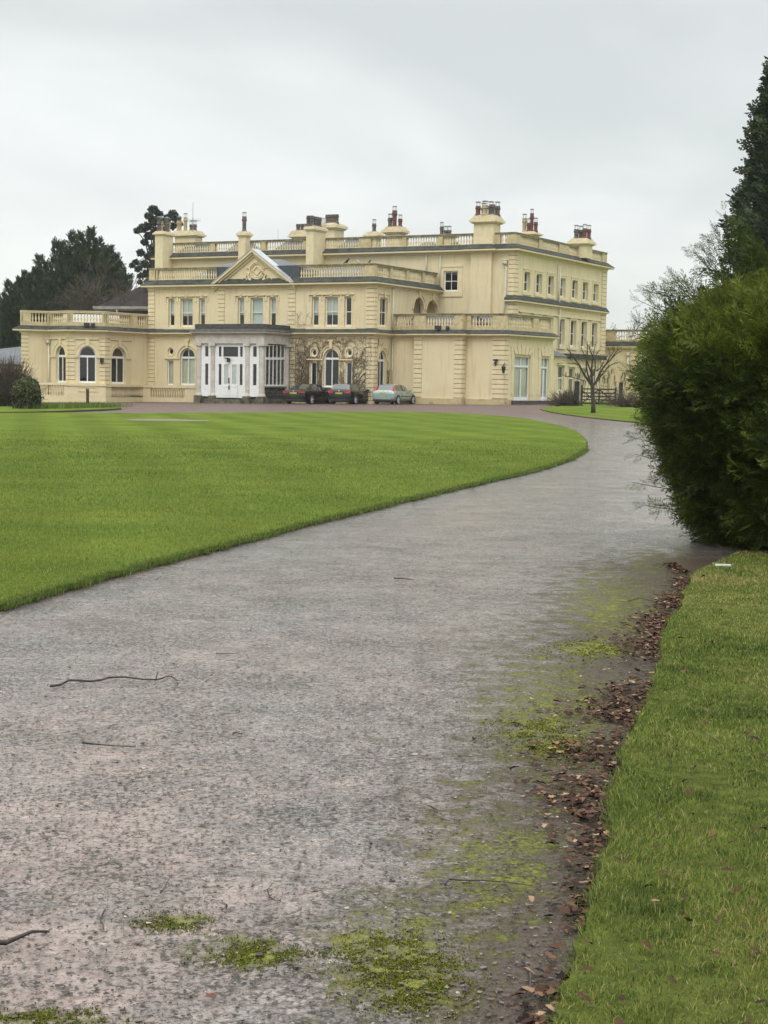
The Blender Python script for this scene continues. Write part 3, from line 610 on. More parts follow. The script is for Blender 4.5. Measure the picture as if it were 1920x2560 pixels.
b4 = [Fm.pt(h0, zFr[3]-.05, e1_), Fm.pt(h1, zFr[3]-.05, e1_), Fm.pt(h1, zFr[3]-.05, e2_), Fm.pt(h0, zFr[3]-.05, e2_)]; r2 = [Fm.pt(h0+k, zr, -3.3), Fm.pt(h1-k, zr, -3.3)]
hp.poly([b4[0], b4[1], r2[1], r2[0]]); hp.poly([b4[1], b4[2], r2[1]]); hp.poly([b4[2], b4[3], r2[0], r2[1]]); hp.poly([b4[3], b4[0], r2[0]])
for p, q in ((0, 1), (1, 2), (2, 3), (3, 0)): hp.poly([b4[p], b4[q], (b4[q][0], b4[q][1], ZF+.4), (b4[p][0], b4[p][1], ZF+.4)])
uvbox(hp.build('hipped_roof', M['slate'], man))
uh = MB(); Fub = Fu.shifted(-3.0)                         # low slate hips on the tall block, seen through its balusters
for u0, u1, vr in ((428, 520, 601), (552, 625, 598), (668, 760, 596), (826, 893, 594), (1024, 1078, 600.5), (1108, 1130, 601)):
    uh = MB()
    F_ = Fub; a0_, a1_ = F_.s(u0, 610), F_.s(u1, 610); zz = F_.z((u0+u1)/2, vr); k = (a1_-a0_)*.3
    bb = [F_.pt(a0_, ZU+.5, 0), F_.pt(a1_, ZU+.5, 0), F_.pt(a1_, ZU+.5, -3), F_.pt(a0_, ZU+.5, -3)]; rr = [F_.pt(a0_+k, zz, -1.5), F_.pt(a1_-k, zz, -1.5)]
    uh.poly([bb[0], bb[1], rr[1], rr[0]]); uh.poly([bb[1], bb[2], rr[1]]); uh.poly([bb[2], bb[3], rr[0], rr[1]]); uh.poly([bb[3], bb[0], rr[0]]); uvbox(uh.build('slate_roof', M['slate'], man))
lr = MB()                                                 # low lead roofs that show between the balusters
def lowroof(F, s0, s1, zlo, zhi, d0, d1): lr.poly([F.pt(s0, zlo, -d0), F.pt(s1, zlo, -d0), F.pt(s1, zhi, -d1), F.pt(s0, zhi, -d1)]); lr.poly([F.pt(s1, zlo, -d0), F.pt(s1, zlo, -d1), F.pt(s1, zhi, -d1)]); lr.poly([F.pt(s0, zlo, -d0), F.pt(s0, zlo, -d1), F.pt(s0, zhi, -d1)])
def lowbuild(mat='slate'):
    global lr
    uvbox(lr.build('low_roof', M[mat], man)); lr = MB()
lowroof(Fm, Fm.s(760, 690), sB-1.0, ZF+.52, zFr[3]-.06, .9, 3.2); lowbuild()
lowroof(Fm, Fm.s(450, 690), Fm.s(538, 690), ZF+.52, zFr[3]-.06, .9, 3.2); lowbuild()
lowroof(Fw1, .2, w3e-.8, zGb, zW[3]-.06, 1.0, 3.0); lowbuild()
lowroof(Fwe, .3, LWE-.3, zGb, zW[3]-.06, .9, 2.6); lowbuild()
lowroof(LWF[2], -.6, LWL[2]+1.0, zGb+.05, zL[3]-.12, 1.2, 3.4); lowbuild('palelead')
# --- chimneys
M['flaunch'] = simple('mortar flaunching', (.36, .30, .18), (.50, .42, .27), 3, .9, .2, 20)
def pot(ch, p, z0, z1, r, mat, cowl=True):
    r *= .88
    mb = MB(); z1 = z0+(z1-z0)*.9; h = z1-z0
    mb.lathe((p[0], p[1], z0-.05), [(r*1.12, 0), (r*1.12, .12), (r*.86, .18), (r*.9, h*.72), (r*1.15, h*.76), (r*1.15, h*.86), (r*.95, h*.9), (r, h+.05)], 8)
    q = mb.build('pot', M[mat], ch, smooth=False)
    if cowl:
        w = MB(); 
        for k in range(4): a = k*pi/2+.4; w.tube([(p[0]+r*.8*cos(a), p[1]+r*.8*sin(a), z1), (p[0]+r*.8*cos(a), p[1]+r*.8*sin(a), z1+.28)], .014, 3)
        w.lathe((p[0], p[1], z1+.28), [(r*1.0, 0), (r*1.05, .04), (r*.4, .09)], 8); w.build('cowl', M['wire'], ch)
def chimney(F, u0, u1, dep, v_top, v_bot, z0, pots, cap=(.22, .32), o=0.0, slope=.25):
    """stack whose south face spans pixels u0..u1 on plane F (at out o) and which runs back dep; cap between v_top and v_bot."""
    G = F.shifted(o); um = (u0+u1)/2; a0, a1 = G.s(u0, v_bot), G.s(u1, v_bot); zb, zt = G.z(um, v_bot), G.z(um, v_top); c = MB(); e, hh = cap[0], zt-zb
    G.box(c, a0, a1, z0, zb, -dep, 0)
    G.box(c, a0-e*.5, a1+e*.5, zb-.004, zb+hh*.35, -dep-e*.5, e*.5); G.box(c, a0-e, a1+e, zb+hh*.35-.003, zb+hh, -dep-e, e)
    zs = zb+hh-.002; b = [G.pt(a0-e+.04, zs, e-.04), G.pt(a1+e-.04, zs, e-.04), G.pt(a1+e-.04, zs, -dep-e+.04), G.pt(a0-e+.04, zs, -dep-e+.04)]
    t_ = [G.pt(a0+.02, zs+slope, -.02), G.pt(a1-.02, zs+slope, -.02), G.pt(a1-.02, zs+slope, -dep+.02), G.pt(a0+.02, zs+slope, -dep+.02)]; c.m = 1; c.hexa(b+t_); c.m = 0
    ch = c.build('chimney', [M['trim'], M['flaunch']], man); zc = zs+slope
    for f, g, hgt, r, mt, cw in pots: q = G.p2(a0+f*(a1-a0), -g*dep); pot(ch, q, zc, zc+hgt, r, mt, cw)
    return ch
def depth_to(F, u0, u1, v, off=0.0): G = Face(F.shifted(off).p2(F.shifted(off).s(u0, v)), dy); return G.s(u1, v)
# three breast chimneys standing against the tall block
for (uL, uM, uR, vt, vb, pots) in ((387.5, 406.5, 433, 582.5, 588, [(.3, .15, .95, .2, 'clay', True), (.3, .38, .95, .2, 'buffclay', True), (.7, .55, .95, .19, 'clay', True), (.5, .75, 1.0, .2, 'clay', True), (.5, .92, .95, .19, 'buffclay', True)]),
                                   (596, 614, 626, 583, 591.5, [(.5, .45, 1.35, .21, 'clay', True)]),
                                   (765.5, 784, 814, 568.5, 576.5, [(.2, .06, .85, .19, 'clay', False), (.6, .06, .85, .19, 'clay', False), (.25, .3, .85, .19, 'clay', False), (.5, .45, .85, .18, 'clay', False), (.5, .62, .85, .18, 'clay', False), (.5, .8, .85, .18, 'clay', False)])):
    pR = Fu.p2(Fu.s(uR, 640)); G = Face(pR, dy); dep = -G.s(uM, 620); fr0 = Face(pR-dy*dep, dx); wdt = -fr0.s(uL, 620)
    ch = chimney(Face(pR-dy*dep-dx*wdt, dx), uL, uM, dep+.0, vt, vb, ZF+.4, pots, (.16, .3), slope=.16)
    if uL > 700:
        g = MB(); cb_ = [fr0.pt(-wdt, 0, 0), fr0.pt(0, 0, 0), fr0.pt(0, 0, -dep), fr0.pt(-wdt, 0, -dep)]; zt_ = fr0.z(775, 541)
        for i in range(4):
            p, q_ = cb_[i], cb_[(i+1) % 4]; g.tube([(p[0], p[1], zt_), (q_[0], q_[1], zt_)], .018, 3); n_ = 8
            for k_ in range(n_): f = k_/n_; g.tube([(p[0]+f*(q_[0]-p[0]), p[1]+f*(q_[1]-p[1]), zt_), (p[0]+f*(q_[0]-p[0]), p[1]+f*(q_[1]-p[1]), zt_-.75)], .010, 3)
        g.build('wire_guard', M['wire'], ch)
bigc = chimney(Fu, 1184.5, 1233.5, depth_to(Fu, 1233.5, 1251.5, 590, PB), 549.5, 558, ZU+.3, [(.15, .15, .75, .23, 'redclay', True), (.5, .15, .8, .27, 'buffclay', True), (.85, .2, .85, .26, 'clay', False), (.2, .8, .75, .23, 'clay', True), (.55, .85, .85, .26, 'clay', True), (.9, .8, .8, .24, 'clay', True)], (.28, .4), o=PB, slope=.38)
roofc = [ (4.0, 437, 486, 1.2, 585, 592, [(.1, .3, 1.0, .26, 'buffclay', True), (.42, .3, 1.3, .2, 'buffclay', True), (.68, .4, .6, .2, 'clay', True), (.86, .4, .6, .2, 'clay', True)], .3),
          (4.5, 729, 768, 1.6, 589, 594, [(.22, .3, .62, .2, 'clay', False), (.48, .3, .62, .2, 'clay', False), (.75, .3, .62, .2, 'clay', False)], .45),
          (5.0, 808, 836, 1.6, 563, 573, [(.1, .3, .8, .19, 'clay', False), (.3, .3, .8, .19, 'clay', False), (.5, .3, .8, .19, 'clay', False), (.7, .3, .8, .19, 'clay', False), (.95, .3, .8, .19, 'clay', False)], .2),
          (4.0, 916, 941, .9, 588, 592, [(.5, .5, .75, .2, 'clay', True)], .3),
          (4.0, 963, 1000, 1.0, 575.5, 584, [(.2, .3, .8, .21, 'clay', True), (.5, .3, 1.45, .23, 'redclay', True), (.85, .4, .7, .2, 'redclay', True)], .3),
          (4.0, 1096, 1124, 1.0, 588, 593, [(.14, .3, .75, .18, 'clay', True), (.5, .3, .4, .2, 'clay', True), (.82, .3, .4, .2, 'clay', True)], .05),
          (4.0, 1305, 1334, 1.1, 583, 588, [(.05, .3, 1.15, .2, 'buffclay', True), (.42, .3, .75, .18, 'redclay', True), (.68, .3, 1.55, .17, 'redclay', True), (.98, .4, .8, .18, 'redclay', True)], .15),
          (13.0, 1428, 1466, 1.4, 604.5, 612, [(.2, .3, .85, .24, 'clay', True), (.42, .5, .8, .22, 'clay', True), (.75, .3, .9, .22, 'redclay', True), (.95, .5, .85, .2, 'redclay', True)], .3)]
for dep, u0, u1, dd, vt, vb, pots, slp in roofc: chimney(Fu, u0, u1, dd, vt, vb, ZU+.45, pots, (.26, .35), o=-dep, slope=slp)
ae = MB(); p = Fub.p2(Fub.s(482, 580)); zt_, zb2 = Fub.z(482, 505), Fub.z(482, 580)   # television aerial on a mast
ae.tube([(p[0], p[1], zb2), (p[0], p[1], zt_-1.3)], .035, 4); ae.tube([(p[0], p[1], zt_-1.3), (p[0], p[1], zt_)], .018, 4)
z_ = Fub.z(482, 551); ae.tube([(*(p-dx*.45), z_+.05), (*(p+dx*.75), z_-.05)], .016, 3)
for k in range(9): c_ = p-dx*.45+dx*1.2*k/8; ae.tube([(c_[0], c_[1], z_-.17), (c_[0], c_[1], z_+.17)], .010, 3)
ae.build('aerial', M['wire'], man)
ap = MB(); q_ = Fub.p2(Fub.s(695, 590)); ap.tube([(q_[0], q_[1], ZU+.5), (q_[0], q_[1], Fub.z(695, 574))], .015, 3); ap.build('aerial', M['wire'], man)
# --- porch
op_ = 3.6; Fp = Fm.shifted(op_)
pa, pb = Fp.s(487.5, 920), Fp.s(659, 920)
Fps = Face(Fp.p2(pb), dy)
zE0, zE1 = Fp.z(560, 858.5), Fp.z(560, 836)               # architrave underside, frieze top
zpb = .42                                                # top of the black base
po = MB(); pblk = MB(); pdark = MB()
Fp.box(po, pa, pb, zE0, zE1+.1, -op_+.02, 0)
Fp.box(po, pa-.02, pb+.02, zE0, zE0+.24, -op_+.03, .03)
porch = po.build('porch', M['stone'], man)
pc = MB(); ptl = [Fm.p2(pa), Fp.p2(pa), Fp.p2(pb), Fm.p2(pb)]
zc0 = Fp.z(560, 832, .3); zpt = Fp.z(560, 809.3)
sweep(pc, ptl, [(0, zc0-.12), (.08, zc0-.10), (.3, zc0), (.34, zc0+.10), (.38, zc0+.13), (.02, zc0+.3), (.02, zpt-.02), (-.3, zpt)], mats=[0, 0, 0, 1, 1, 1, 1])
pc.build('parapet', [M['stone'], M['blackstone']], porch)
rr = MB(); rr.poly([Fp.pt(pa, zpt-.1, 0), Fp.pt(pb, zpt-.1, 0), Fp.pt(pb, zpt-.1, -op_), Fp.pt(pa, zpt-.1, -op_)]); rr.build('porch_roof', M['leadsheet'], porch)
def column(F, u0, u1, off=-.2):
    c = MB(); a = (F.s(u0, 930)+F.s(u1, 930))/2; r = (F.s(u1, 930)-F.s(u0, 930))/2*.98; q = F.p2(a, off); b0 = .05
    F.box(c, a-r*1.45, a+r*1.45, ZB, b0+.42, off-r*1.45, off+r*1.45+.02); cc = c.build('column_base', M['basestone'], porch)
    c = MB(); z1 = zE0
    c.lathe((q[0], q[1], b0+.40), [(r*1.35, 0), (r*1.35, .08), (r*1.2, .14), (r*1.05, .2), (r, .26), (r*.93, z1-b0-.86), (r*1.05, z1-b0-.82), (r*.95, z1-b0-.78), (r*.95, z1-b0-.66), (r*1.25, z1-b0-.56)], 16)
    F.box(c, a-r*1.4, a+r*1.4, z1-.17, z1-.004, off-r*1.4, off+r*1.4); c.build('column', M['stone'], porch, smooth=False)
for u0, u1 in ((489, 500.8), (523.8, 535.2), (610.2, 621.6), (644.6, 657.5)): column(Fp, u0, u1)
column(Fps, 714.5, 722.5, -.12)
def glazed(F, u0, u1, vt, vb, panes, depth=.07, o=-.14, name='glazed_screen'):
    mb = MB(); a0, a1, z0, z1 = F.rect(u0, u1, vt, vb); ops = []
    for p0, p1, q0, q1 in panes: x0_, x1_, y0_, y1_ = F.rect(p0, p1, q0, q1); ops.append(('rect', max(a0+.01, x0_), min(a1-.01, x1_), max(z0+.01, y0_), min(z1-.01, y1_)))
    G = F.shifted(o); wall(G, mb, a0, a1, z0, z1, ops, depth)
    w = mb.build(name, M['white'], porch); g = MB()
    for q in ops: g.poly([G.pt(q[1], q[3], -depth+.01), G.pt(q[2], q[3], -depth+.01), G.pt(q[2], q[4], -depth+.01), G.pt(q[1], q[4], -depth+.01)])
    g.build('pane', M['glass'], porch); return G, ops, w
X8 = lambda u: 380+u/8.295
X5 = lambda u: 560+u/8.295
Y7 = lambda v: 780+v/8.295
glazed(Fp, 500.5, 524, 858, 990.5, [(X8(1078), X8(1147), Y7(705), Y7(920)), (X8(1078), X8(1143), Y7(1068), Y7(1508))])
glazed(Fp, 621.5, 644.8, 858, 992, [(X5(580), X5(656), Y7(712), Y7(928)), (X5(578), X5(652), Y7(1078), Y7(1520))])
G, ops, w = glazed(Fp, 535, 610.5, 858, 994.5, [(X8(1362), X8(1417), Y7(715), Y7(922)), (X8(1455), X5(270), Y7(718), Y7(925)), (X5(310), X5(366), Y7(715), Y7(925)), (X8(1360), X8(1415), Y7(1075), Y7(1508)), (X5(302), X5(360), Y7(1078), Y7(1515))])
def door(u0, u1, pu0, pu1):
    a0, a1, z0, z1 = Fp.rect(u0, u1, Y7(1062), Y7(1775)); G2 = Fp.shifted(-.10); mb = MB(); x0_, x1_, y0_, y1_ = Fp.rect(pu0, pu1, Y7(1090), Y7(1495))
    wall(G2, mb, a0+.01, a1-.01, z0, z1, [('rect', x0_, x1_, y0_, y1_)], .05)
    for zz0, zz1 in ((z0+.15, z0+.62), (z0+.75, z0+.86)):
        G2.box(mb, x0_-.02, x1_+.02, zz0, zz1, -.004, .018); G2.box(mb, x0_+.06, x1_-.06, zz0+.05, zz1-.04, .014, .03) if zz1-zz0 > .2 else None
    d = mb.build('front_door', M['white'], porch); g = MB(); g.poly([G2.pt(x0_, y0_, -.03), G2.pt(x1_, y0_, -.03), G2.pt(x1_, y1_, -.03), G2.pt(x0_, y1_, -.03)]); g.build('door_pane', M['glass'], porch)
    return G2, a0, a1
G2, a0, a1 = door(X8(1432), X8(1600), X8(1478), X8(1570)); door(X8(1602), X5(270), X5(150), X5(243))
hd = MB(); zh_ = Fp.z(573, Y7(1420)); G2.box(hd, a1-.10, a1-.05, zh_-.2, zh_+.2, .0, .07); zh_ = Fp.z(573, Y7(1560)); G2.box(hd, a1-.10, a1-.03, zh_-.16, zh_+.12, .0, .05); hd.build('door_handle', M['iron'], porch)
cm = MB(); aa, zz = Fp.uz(X8(1580), Y7(985)); Fp.box(cm, aa-.28, aa-.02, zz+.06, zz+.14, -.08, .12); Fp.box(cm, aa-.06, aa+.12, zz-.18, zz+.1, -.09, .10); cm.build('security_camera', M['iron'], porch)
sp = [X5(815)+i*(X5(1287)-X5(815))/6 for i in range(7)]
panes = []
for i in range(6):
    panes += [(sp[i]+(.9 if i else 1.2), sp[i+1]-.75, Y7(700), Y7(940)), (sp[i]+(.9 if i else 1.2), sp[i+1]-.75, Y7(990), Y7(1506))]
glazed(Fps, 659.5, 715.2, Y7(690), Y7(1560), panes, .06, -.12, 'side_screen')
bs = MB(); la, lb = .25, Fps.s(722, 990)
Fps.box(bs, la, lb+.1, ZB, .30, -.4, .06); Fps.box(bs, la, lb+.1, 1.12, 1.22, -.35, .05); bsp = bs.build('side_balustrade', M['basestone'], porch)
m2 = MB(); balusters(m2, Fps, la+.1, lb, .30, 1.12, -.12, .2); m2.build('baluster_row', M['blackstone'], bsp)
pf = MB(); Fp.box(pf, pa+.2, pb-.2, ZB, .30, -op_+.1, -.26); Fp.box(pf, Fp.s(534), Fp.s(611), ZB, .24, -.4, .55); pf.build('porch_step', M['basestone'], porch)
# --- low balustraded screen in front of the left wing and the main front
sc_ = MB(); zc1 = 1.24
def screen(p, q, bays, ztop, ubal):
    F = Face(p, q-p); L = float(np.hypot(*(q-p))); m = MB(); z0 = ztop-.95; z1 = ztop-.17
    F.box(m, 0, L, ZB, z0, -.24, 0); F.box(m, -.02, L+.02, z1, ztop, -.27, .05)
    cur = 0.0
    for a, b in ubal:
        a, b = F.s(a, 980), F.s(b, 980); F.box(m, cur, a, z0-.003, z1+.003, -.23, -.012); cur = b
    F.box(m, cur, L, z0-.003, z1+.003, -.23, -.012)
    b_ = m.build('terrace_screen', M['trim'], man); m2 = MB()
    for a, b in ubal: balusters(m2, F, F.s(a, 980)+.02, F.s(b, 980)-.02, z0, z1, -.12, .215)
    if ubal: m2.build('baluster_row', M['trim'], b_)
    return F
nW = np.array([.05, -1.0])
S0, S1, S2, S3, S4 = P0+nW*.45+np.array([.1, 0]), P2+nW*.35-np.array([.15, 0]), P3+nW*.35+np.array([.1, 0]), A+Fm.n*.55+np.array([-.1, -.05]), Fm.p2(pa+.05, .55)
screen(S0, S1, 0, 1.22, [(80, 160)]); Fsc = screen(S1, S2, 0, 1.18, []); screen(S2, S3, 0, 1.14, [(278.5, 362.5)]); screen(S3, S4, 0, 1.12, [(376, 461)])
pn = MB(); x0_, x1_, y0_, y1_ = Fsc.rect(196.5, 241.5, 967, 979)
for b in ((x0_, x1_, y1_-.05, y1_), (x0_, x1_, y0_, y0_+.05), (x0_, x0_+.05, y0_+.053, y1_-.053), (x1_-.05, x1_, y0_+.053, y1_-.053)): Fsc.box(pn, *b, -.01, .03)
gx, gz_ = Fsc.uz(218, 973); 
pn.build('sunk_panel', M['trim'], man)
gr = MB(); Fsc.box(gr, gx-.11, gx+.11, gz_-.09, gz_+.07, -.01, .02)
gr.build('vent_grille', simple('vent grille', (.2, .17, .1), (.3, .25, .15), 30), man)
ter = MB(); ter.poly([(*S0, .25), (*S1, .25), (*S2, .25), (*S3, .25), (*A, .25), (*P4, .25), (*P3, .25), (*P2, .25), (*P1, .25), (*P0, .25)]); ter.build('terrace_floor', M['plinth'], man)
# --- steps before the garden door
st = MB(); 
for k, (e0, e1, zt, o1) in enumerate(((.75, LWE+.3, .50, .75), (1.7, LWE+1.3, .35, 1.15), (1.9, LWE+1.9, .2, 1.5))): Fwe.box(st, e0, e1, ZB, zt, -.1 if k else -.3, o1)
st.build('steps', M['blackstone'], man)
# --- downpipes, lamps, floodlights, camera
def pipe(F, pts, r=.06, hop=None, mat='pipe', o=.12):
    m = MB(); m.tube([F.pt(*F.uz(u, v), o) for u, v in pts], r, 6)
    if hop: a, z = F.uz(*hop); F.box(m, a-.16, a+.16, z-.22, z+.06, .02, .3); F.box(m, a-.2, a+.2, z+.05, z+.12, .01, .33)
    return m.build('downpipe', M[mat], man, smooth=True)
pipe(LWF[1], [(125.0, 854), (125.6, 985)], .07, (124.6, 851))
pipe(Fr, [(980.2, 720), (977.3, 826)], .055); pipe(Fr, [(978.2, 846), (976, 985)], .055)
pipe(Fu, [(1102.8, 639), (1101, 712)], .055); pipe(Fu, [(1067.5, 637), (1066.5, 683)], .055)
pipe(Fu, [(1264.4, 657), (1264.4, 664), (1267, 669), (1264.5, 745), (1261.5, 790)], .06, (1264.6, 654))
pipe(Fe, [(1397.3, 662), (1394.5, 755), (1399, 764), (1396, 775), (1393, 874)], .07); pipe(Fe, [(1393.5, 661), (1391, 755)], .05)
pipe(Fy, [(1571.5, 886), (1570, 935)], .09, (1571.6, 884))
def floodlight(F, u, v, off=.35, w=.32, h=.24):
    m = MB(); a, z = F.uz(u, v, off); F.box(m, a-w/2, a+w/2, z-h/2, z+h/2, off-.08, off+.1); F.box(m, a-.03, a+.03, z-h/2-.12, z-h/2+.01, off-.05, off+.02); m.build('floodlight', M['iron'], man)
floodlight(LWF[2], 217, 811.5, .25, .42, .26); floodlight(LWF[2], 232.5, 812, .25, .3, .24); floodlight(Fw2, 1095, 818.5, .22, .45, .26); floodlight(Fw2, 1119, 820, .22, .2, .25)
floodlight(LWF[2], 254.5, 900.5, .2, .28, .34); floodlight(Fw1, 1239.5, 900, .2, .3, .12); floodlight(Fw1, 1238.5, 907.5, .15, .12, .14)
ln = MB(); q_ = Fwe.p2(.02, .28); aa, zz = Fwe.uz(1258.5, 921, .28)
q_ = Fwe.p2(Fwe.s(1258.8, 921, .28), .28); ln.lathe((q_[0], q_[1], zz-.36), [(.03, 0), (.08, .06), (.15, .42), (.17, .45), (.06, .58), (.02, .66)], 6); ln.tube([(q_[0], q_[1], zz+.28), Fwe.pt(.02, zz+.36, .02)], .03, 4); ln.build('wall_lantern', M['iron'], man)
wl.build('left_wing_wall', M['stucco'], man); ww.build('right_wing_wall', M['stucco'], man); wt.build('front_wall', M['stucco'], man); wu.build('tall_block_wall', M['stucco'], man)
flush('moulding')
fl = MB(); fl.poly([(*p, .12) for p in (A+dy*.3, B+dy*.3-dx*.3, Cc, A+dy*LR)]); fl.poly([(*p, ZG+.2) for p in (A+dy*.3, B+dy*.3-dx*.3, Cc, A+dy*LR)]); fl.poly([(*p, .3) for p in (P0, P2, P3, A, A+dy*8, back0)])
fl.poly([(*p, .25) for p in (Cw, Fw1.p2(w3e), Fwe.p2(LWE), Fe.p2(4), D, Cc)]); fl.poly([(*p, zs3-.6) for p in (LU, D, farE, farW)]); fl.poly([(*p, zbL-.6) for p in (LU, D, farE, farW)])
fl.poly([(*(A+dy*4.5), ZB), (*(B+dy*4.5), ZB), (*(B+dy*4.5), ZF), (*(A+dy*4.5), ZF)]); fl.poly([(*Fu.p2(sU0, -4), 5), (*Fu.p2(sD, -4), 5), (*Fu.p2(sD, -4), ZU), (*Fu.p2(sU0, -4), ZU)]); q0, q1 = Fe.p2(.2, -4), Fe.p2(LE, -4); fl.poly([(*q0, ZB), (*q1, ZB), (*q1, ZU), (*q0, ZU)])
q0, q1 = P0+dy*5, A+dy*3.5; fl.poly([(*q0, ZB), (*q1, ZB), (*q1, ZG), (*q0, ZG)]); q0, q1 = Fwe.p2(0, -3), Fwe.p2(LWE, -2.6); fl.poly([(*q0, ZB), (*q1, ZB), (*q1, ZG), (*q0, ZG)])
q0, q1 = Fp.p2(pa+.1, -.9), Fp.p2(pb-.9, -.9); fl.poly([(*q0, .3), (*q1, .3), (*q1, zE0), (*q0, zE0)]); fl.build('rooms_and_dark_sheet', M['room'], man)  # porch sheet is a dark partition added to darken its panes
# ================================================================== GROUND
def tinted(name, stops, rough=.6, spec=.3, nz=None, trans=0.0):
    """colour from each face's own 'tint' value (leaf to leaf variation)."""
    m, t, p, o = newmat(name); a = t.nodes.new('ShaderNodeAttribute'); a.attribute_name = 'tint'
    f = a.outputs['Fac']
    if nz: f = math1(t, 'ADD', f, math1(t, 'MULTIPLY', math1(t, 'SUBTRACT', noise(t, pos(t), nz[0], 3), .5), nz[1]))
    c = ramp(t, f, stops); t.links.new(c, p.inputs['Base Color']); p.inputs['Roughness'].default_value = rough; p.inputs['Specular IOR Level'].default_value = spec
    if trans:
        tl = t.nodes.new('ShaderNodeBsdfTranslucent'); t.links.new(c, tl.inputs[0]); mx = t.nodes.new('ShaderNodeMixShader'); mx.inputs[0].default_value = trans
        t.links.new(p.outputs[0], mx.inputs[1]); t.links.new(tl.outputs[0], mx.inputs[2]); t.links.new(mx.outputs[0], o.inputs[0])
    return m
def grass_mat():
    m, t, p, o = newmat('mown grass'); v = pos(t)
    base = ramp(t, noise(t, v, .55, 6, .65), [(.3, (.086, .122, .025)), (.5, (.118, .160, .031)), (.72, (.157, .195, .038))])
    fine = ramp(t, noise(t, pos(t, (1, 1, 1)), 26, 5, .7), [(.3, g1(.55)), (.7, g1(1.35))]); col = mix(t, 1.0, base, fine, 'MULTIPLY')
    yel = ramp(t, noise(t, v, .16, 4), [(.52, g1(0)), (.75, g1(.5))]); col = mix(t, yel, col, (.150, .182, .038))
    w = t.nodes.new('ShaderNodeTexWave'); w.wave_type = 'BANDS'; w.bands_direction = 'X'; w.inputs['Scale'].default_value = .155; w.inputs['Distortion'].default_value = .5; w.inputs['Detail Scale'].default_value = .3
    mpn = t.nodes.new('ShaderNodeMapping'); mpn.inputs['Rotation'].default_value = (0, 0, -.218); t.links.new(v, mpn.inputs[0]); t.links.new(mpn.outputs[0], w.inputs[0])
    st = ramp(t, w.outputs[1], [(.2, g1(.93)), (.8, g1(1.08))]); col = mix(t, 1.0, col, st, 'MULTIPLY')   # mowing stripes
    t.links.new(col, p.inputs['Base Color']); p.inputs['Roughness'].default_value = .85; p.inputs['Specular IOR Level'].default_value = .0
    bump(t, p, noise(t, pos(t), 55, 4, .7), .8, .03); return m
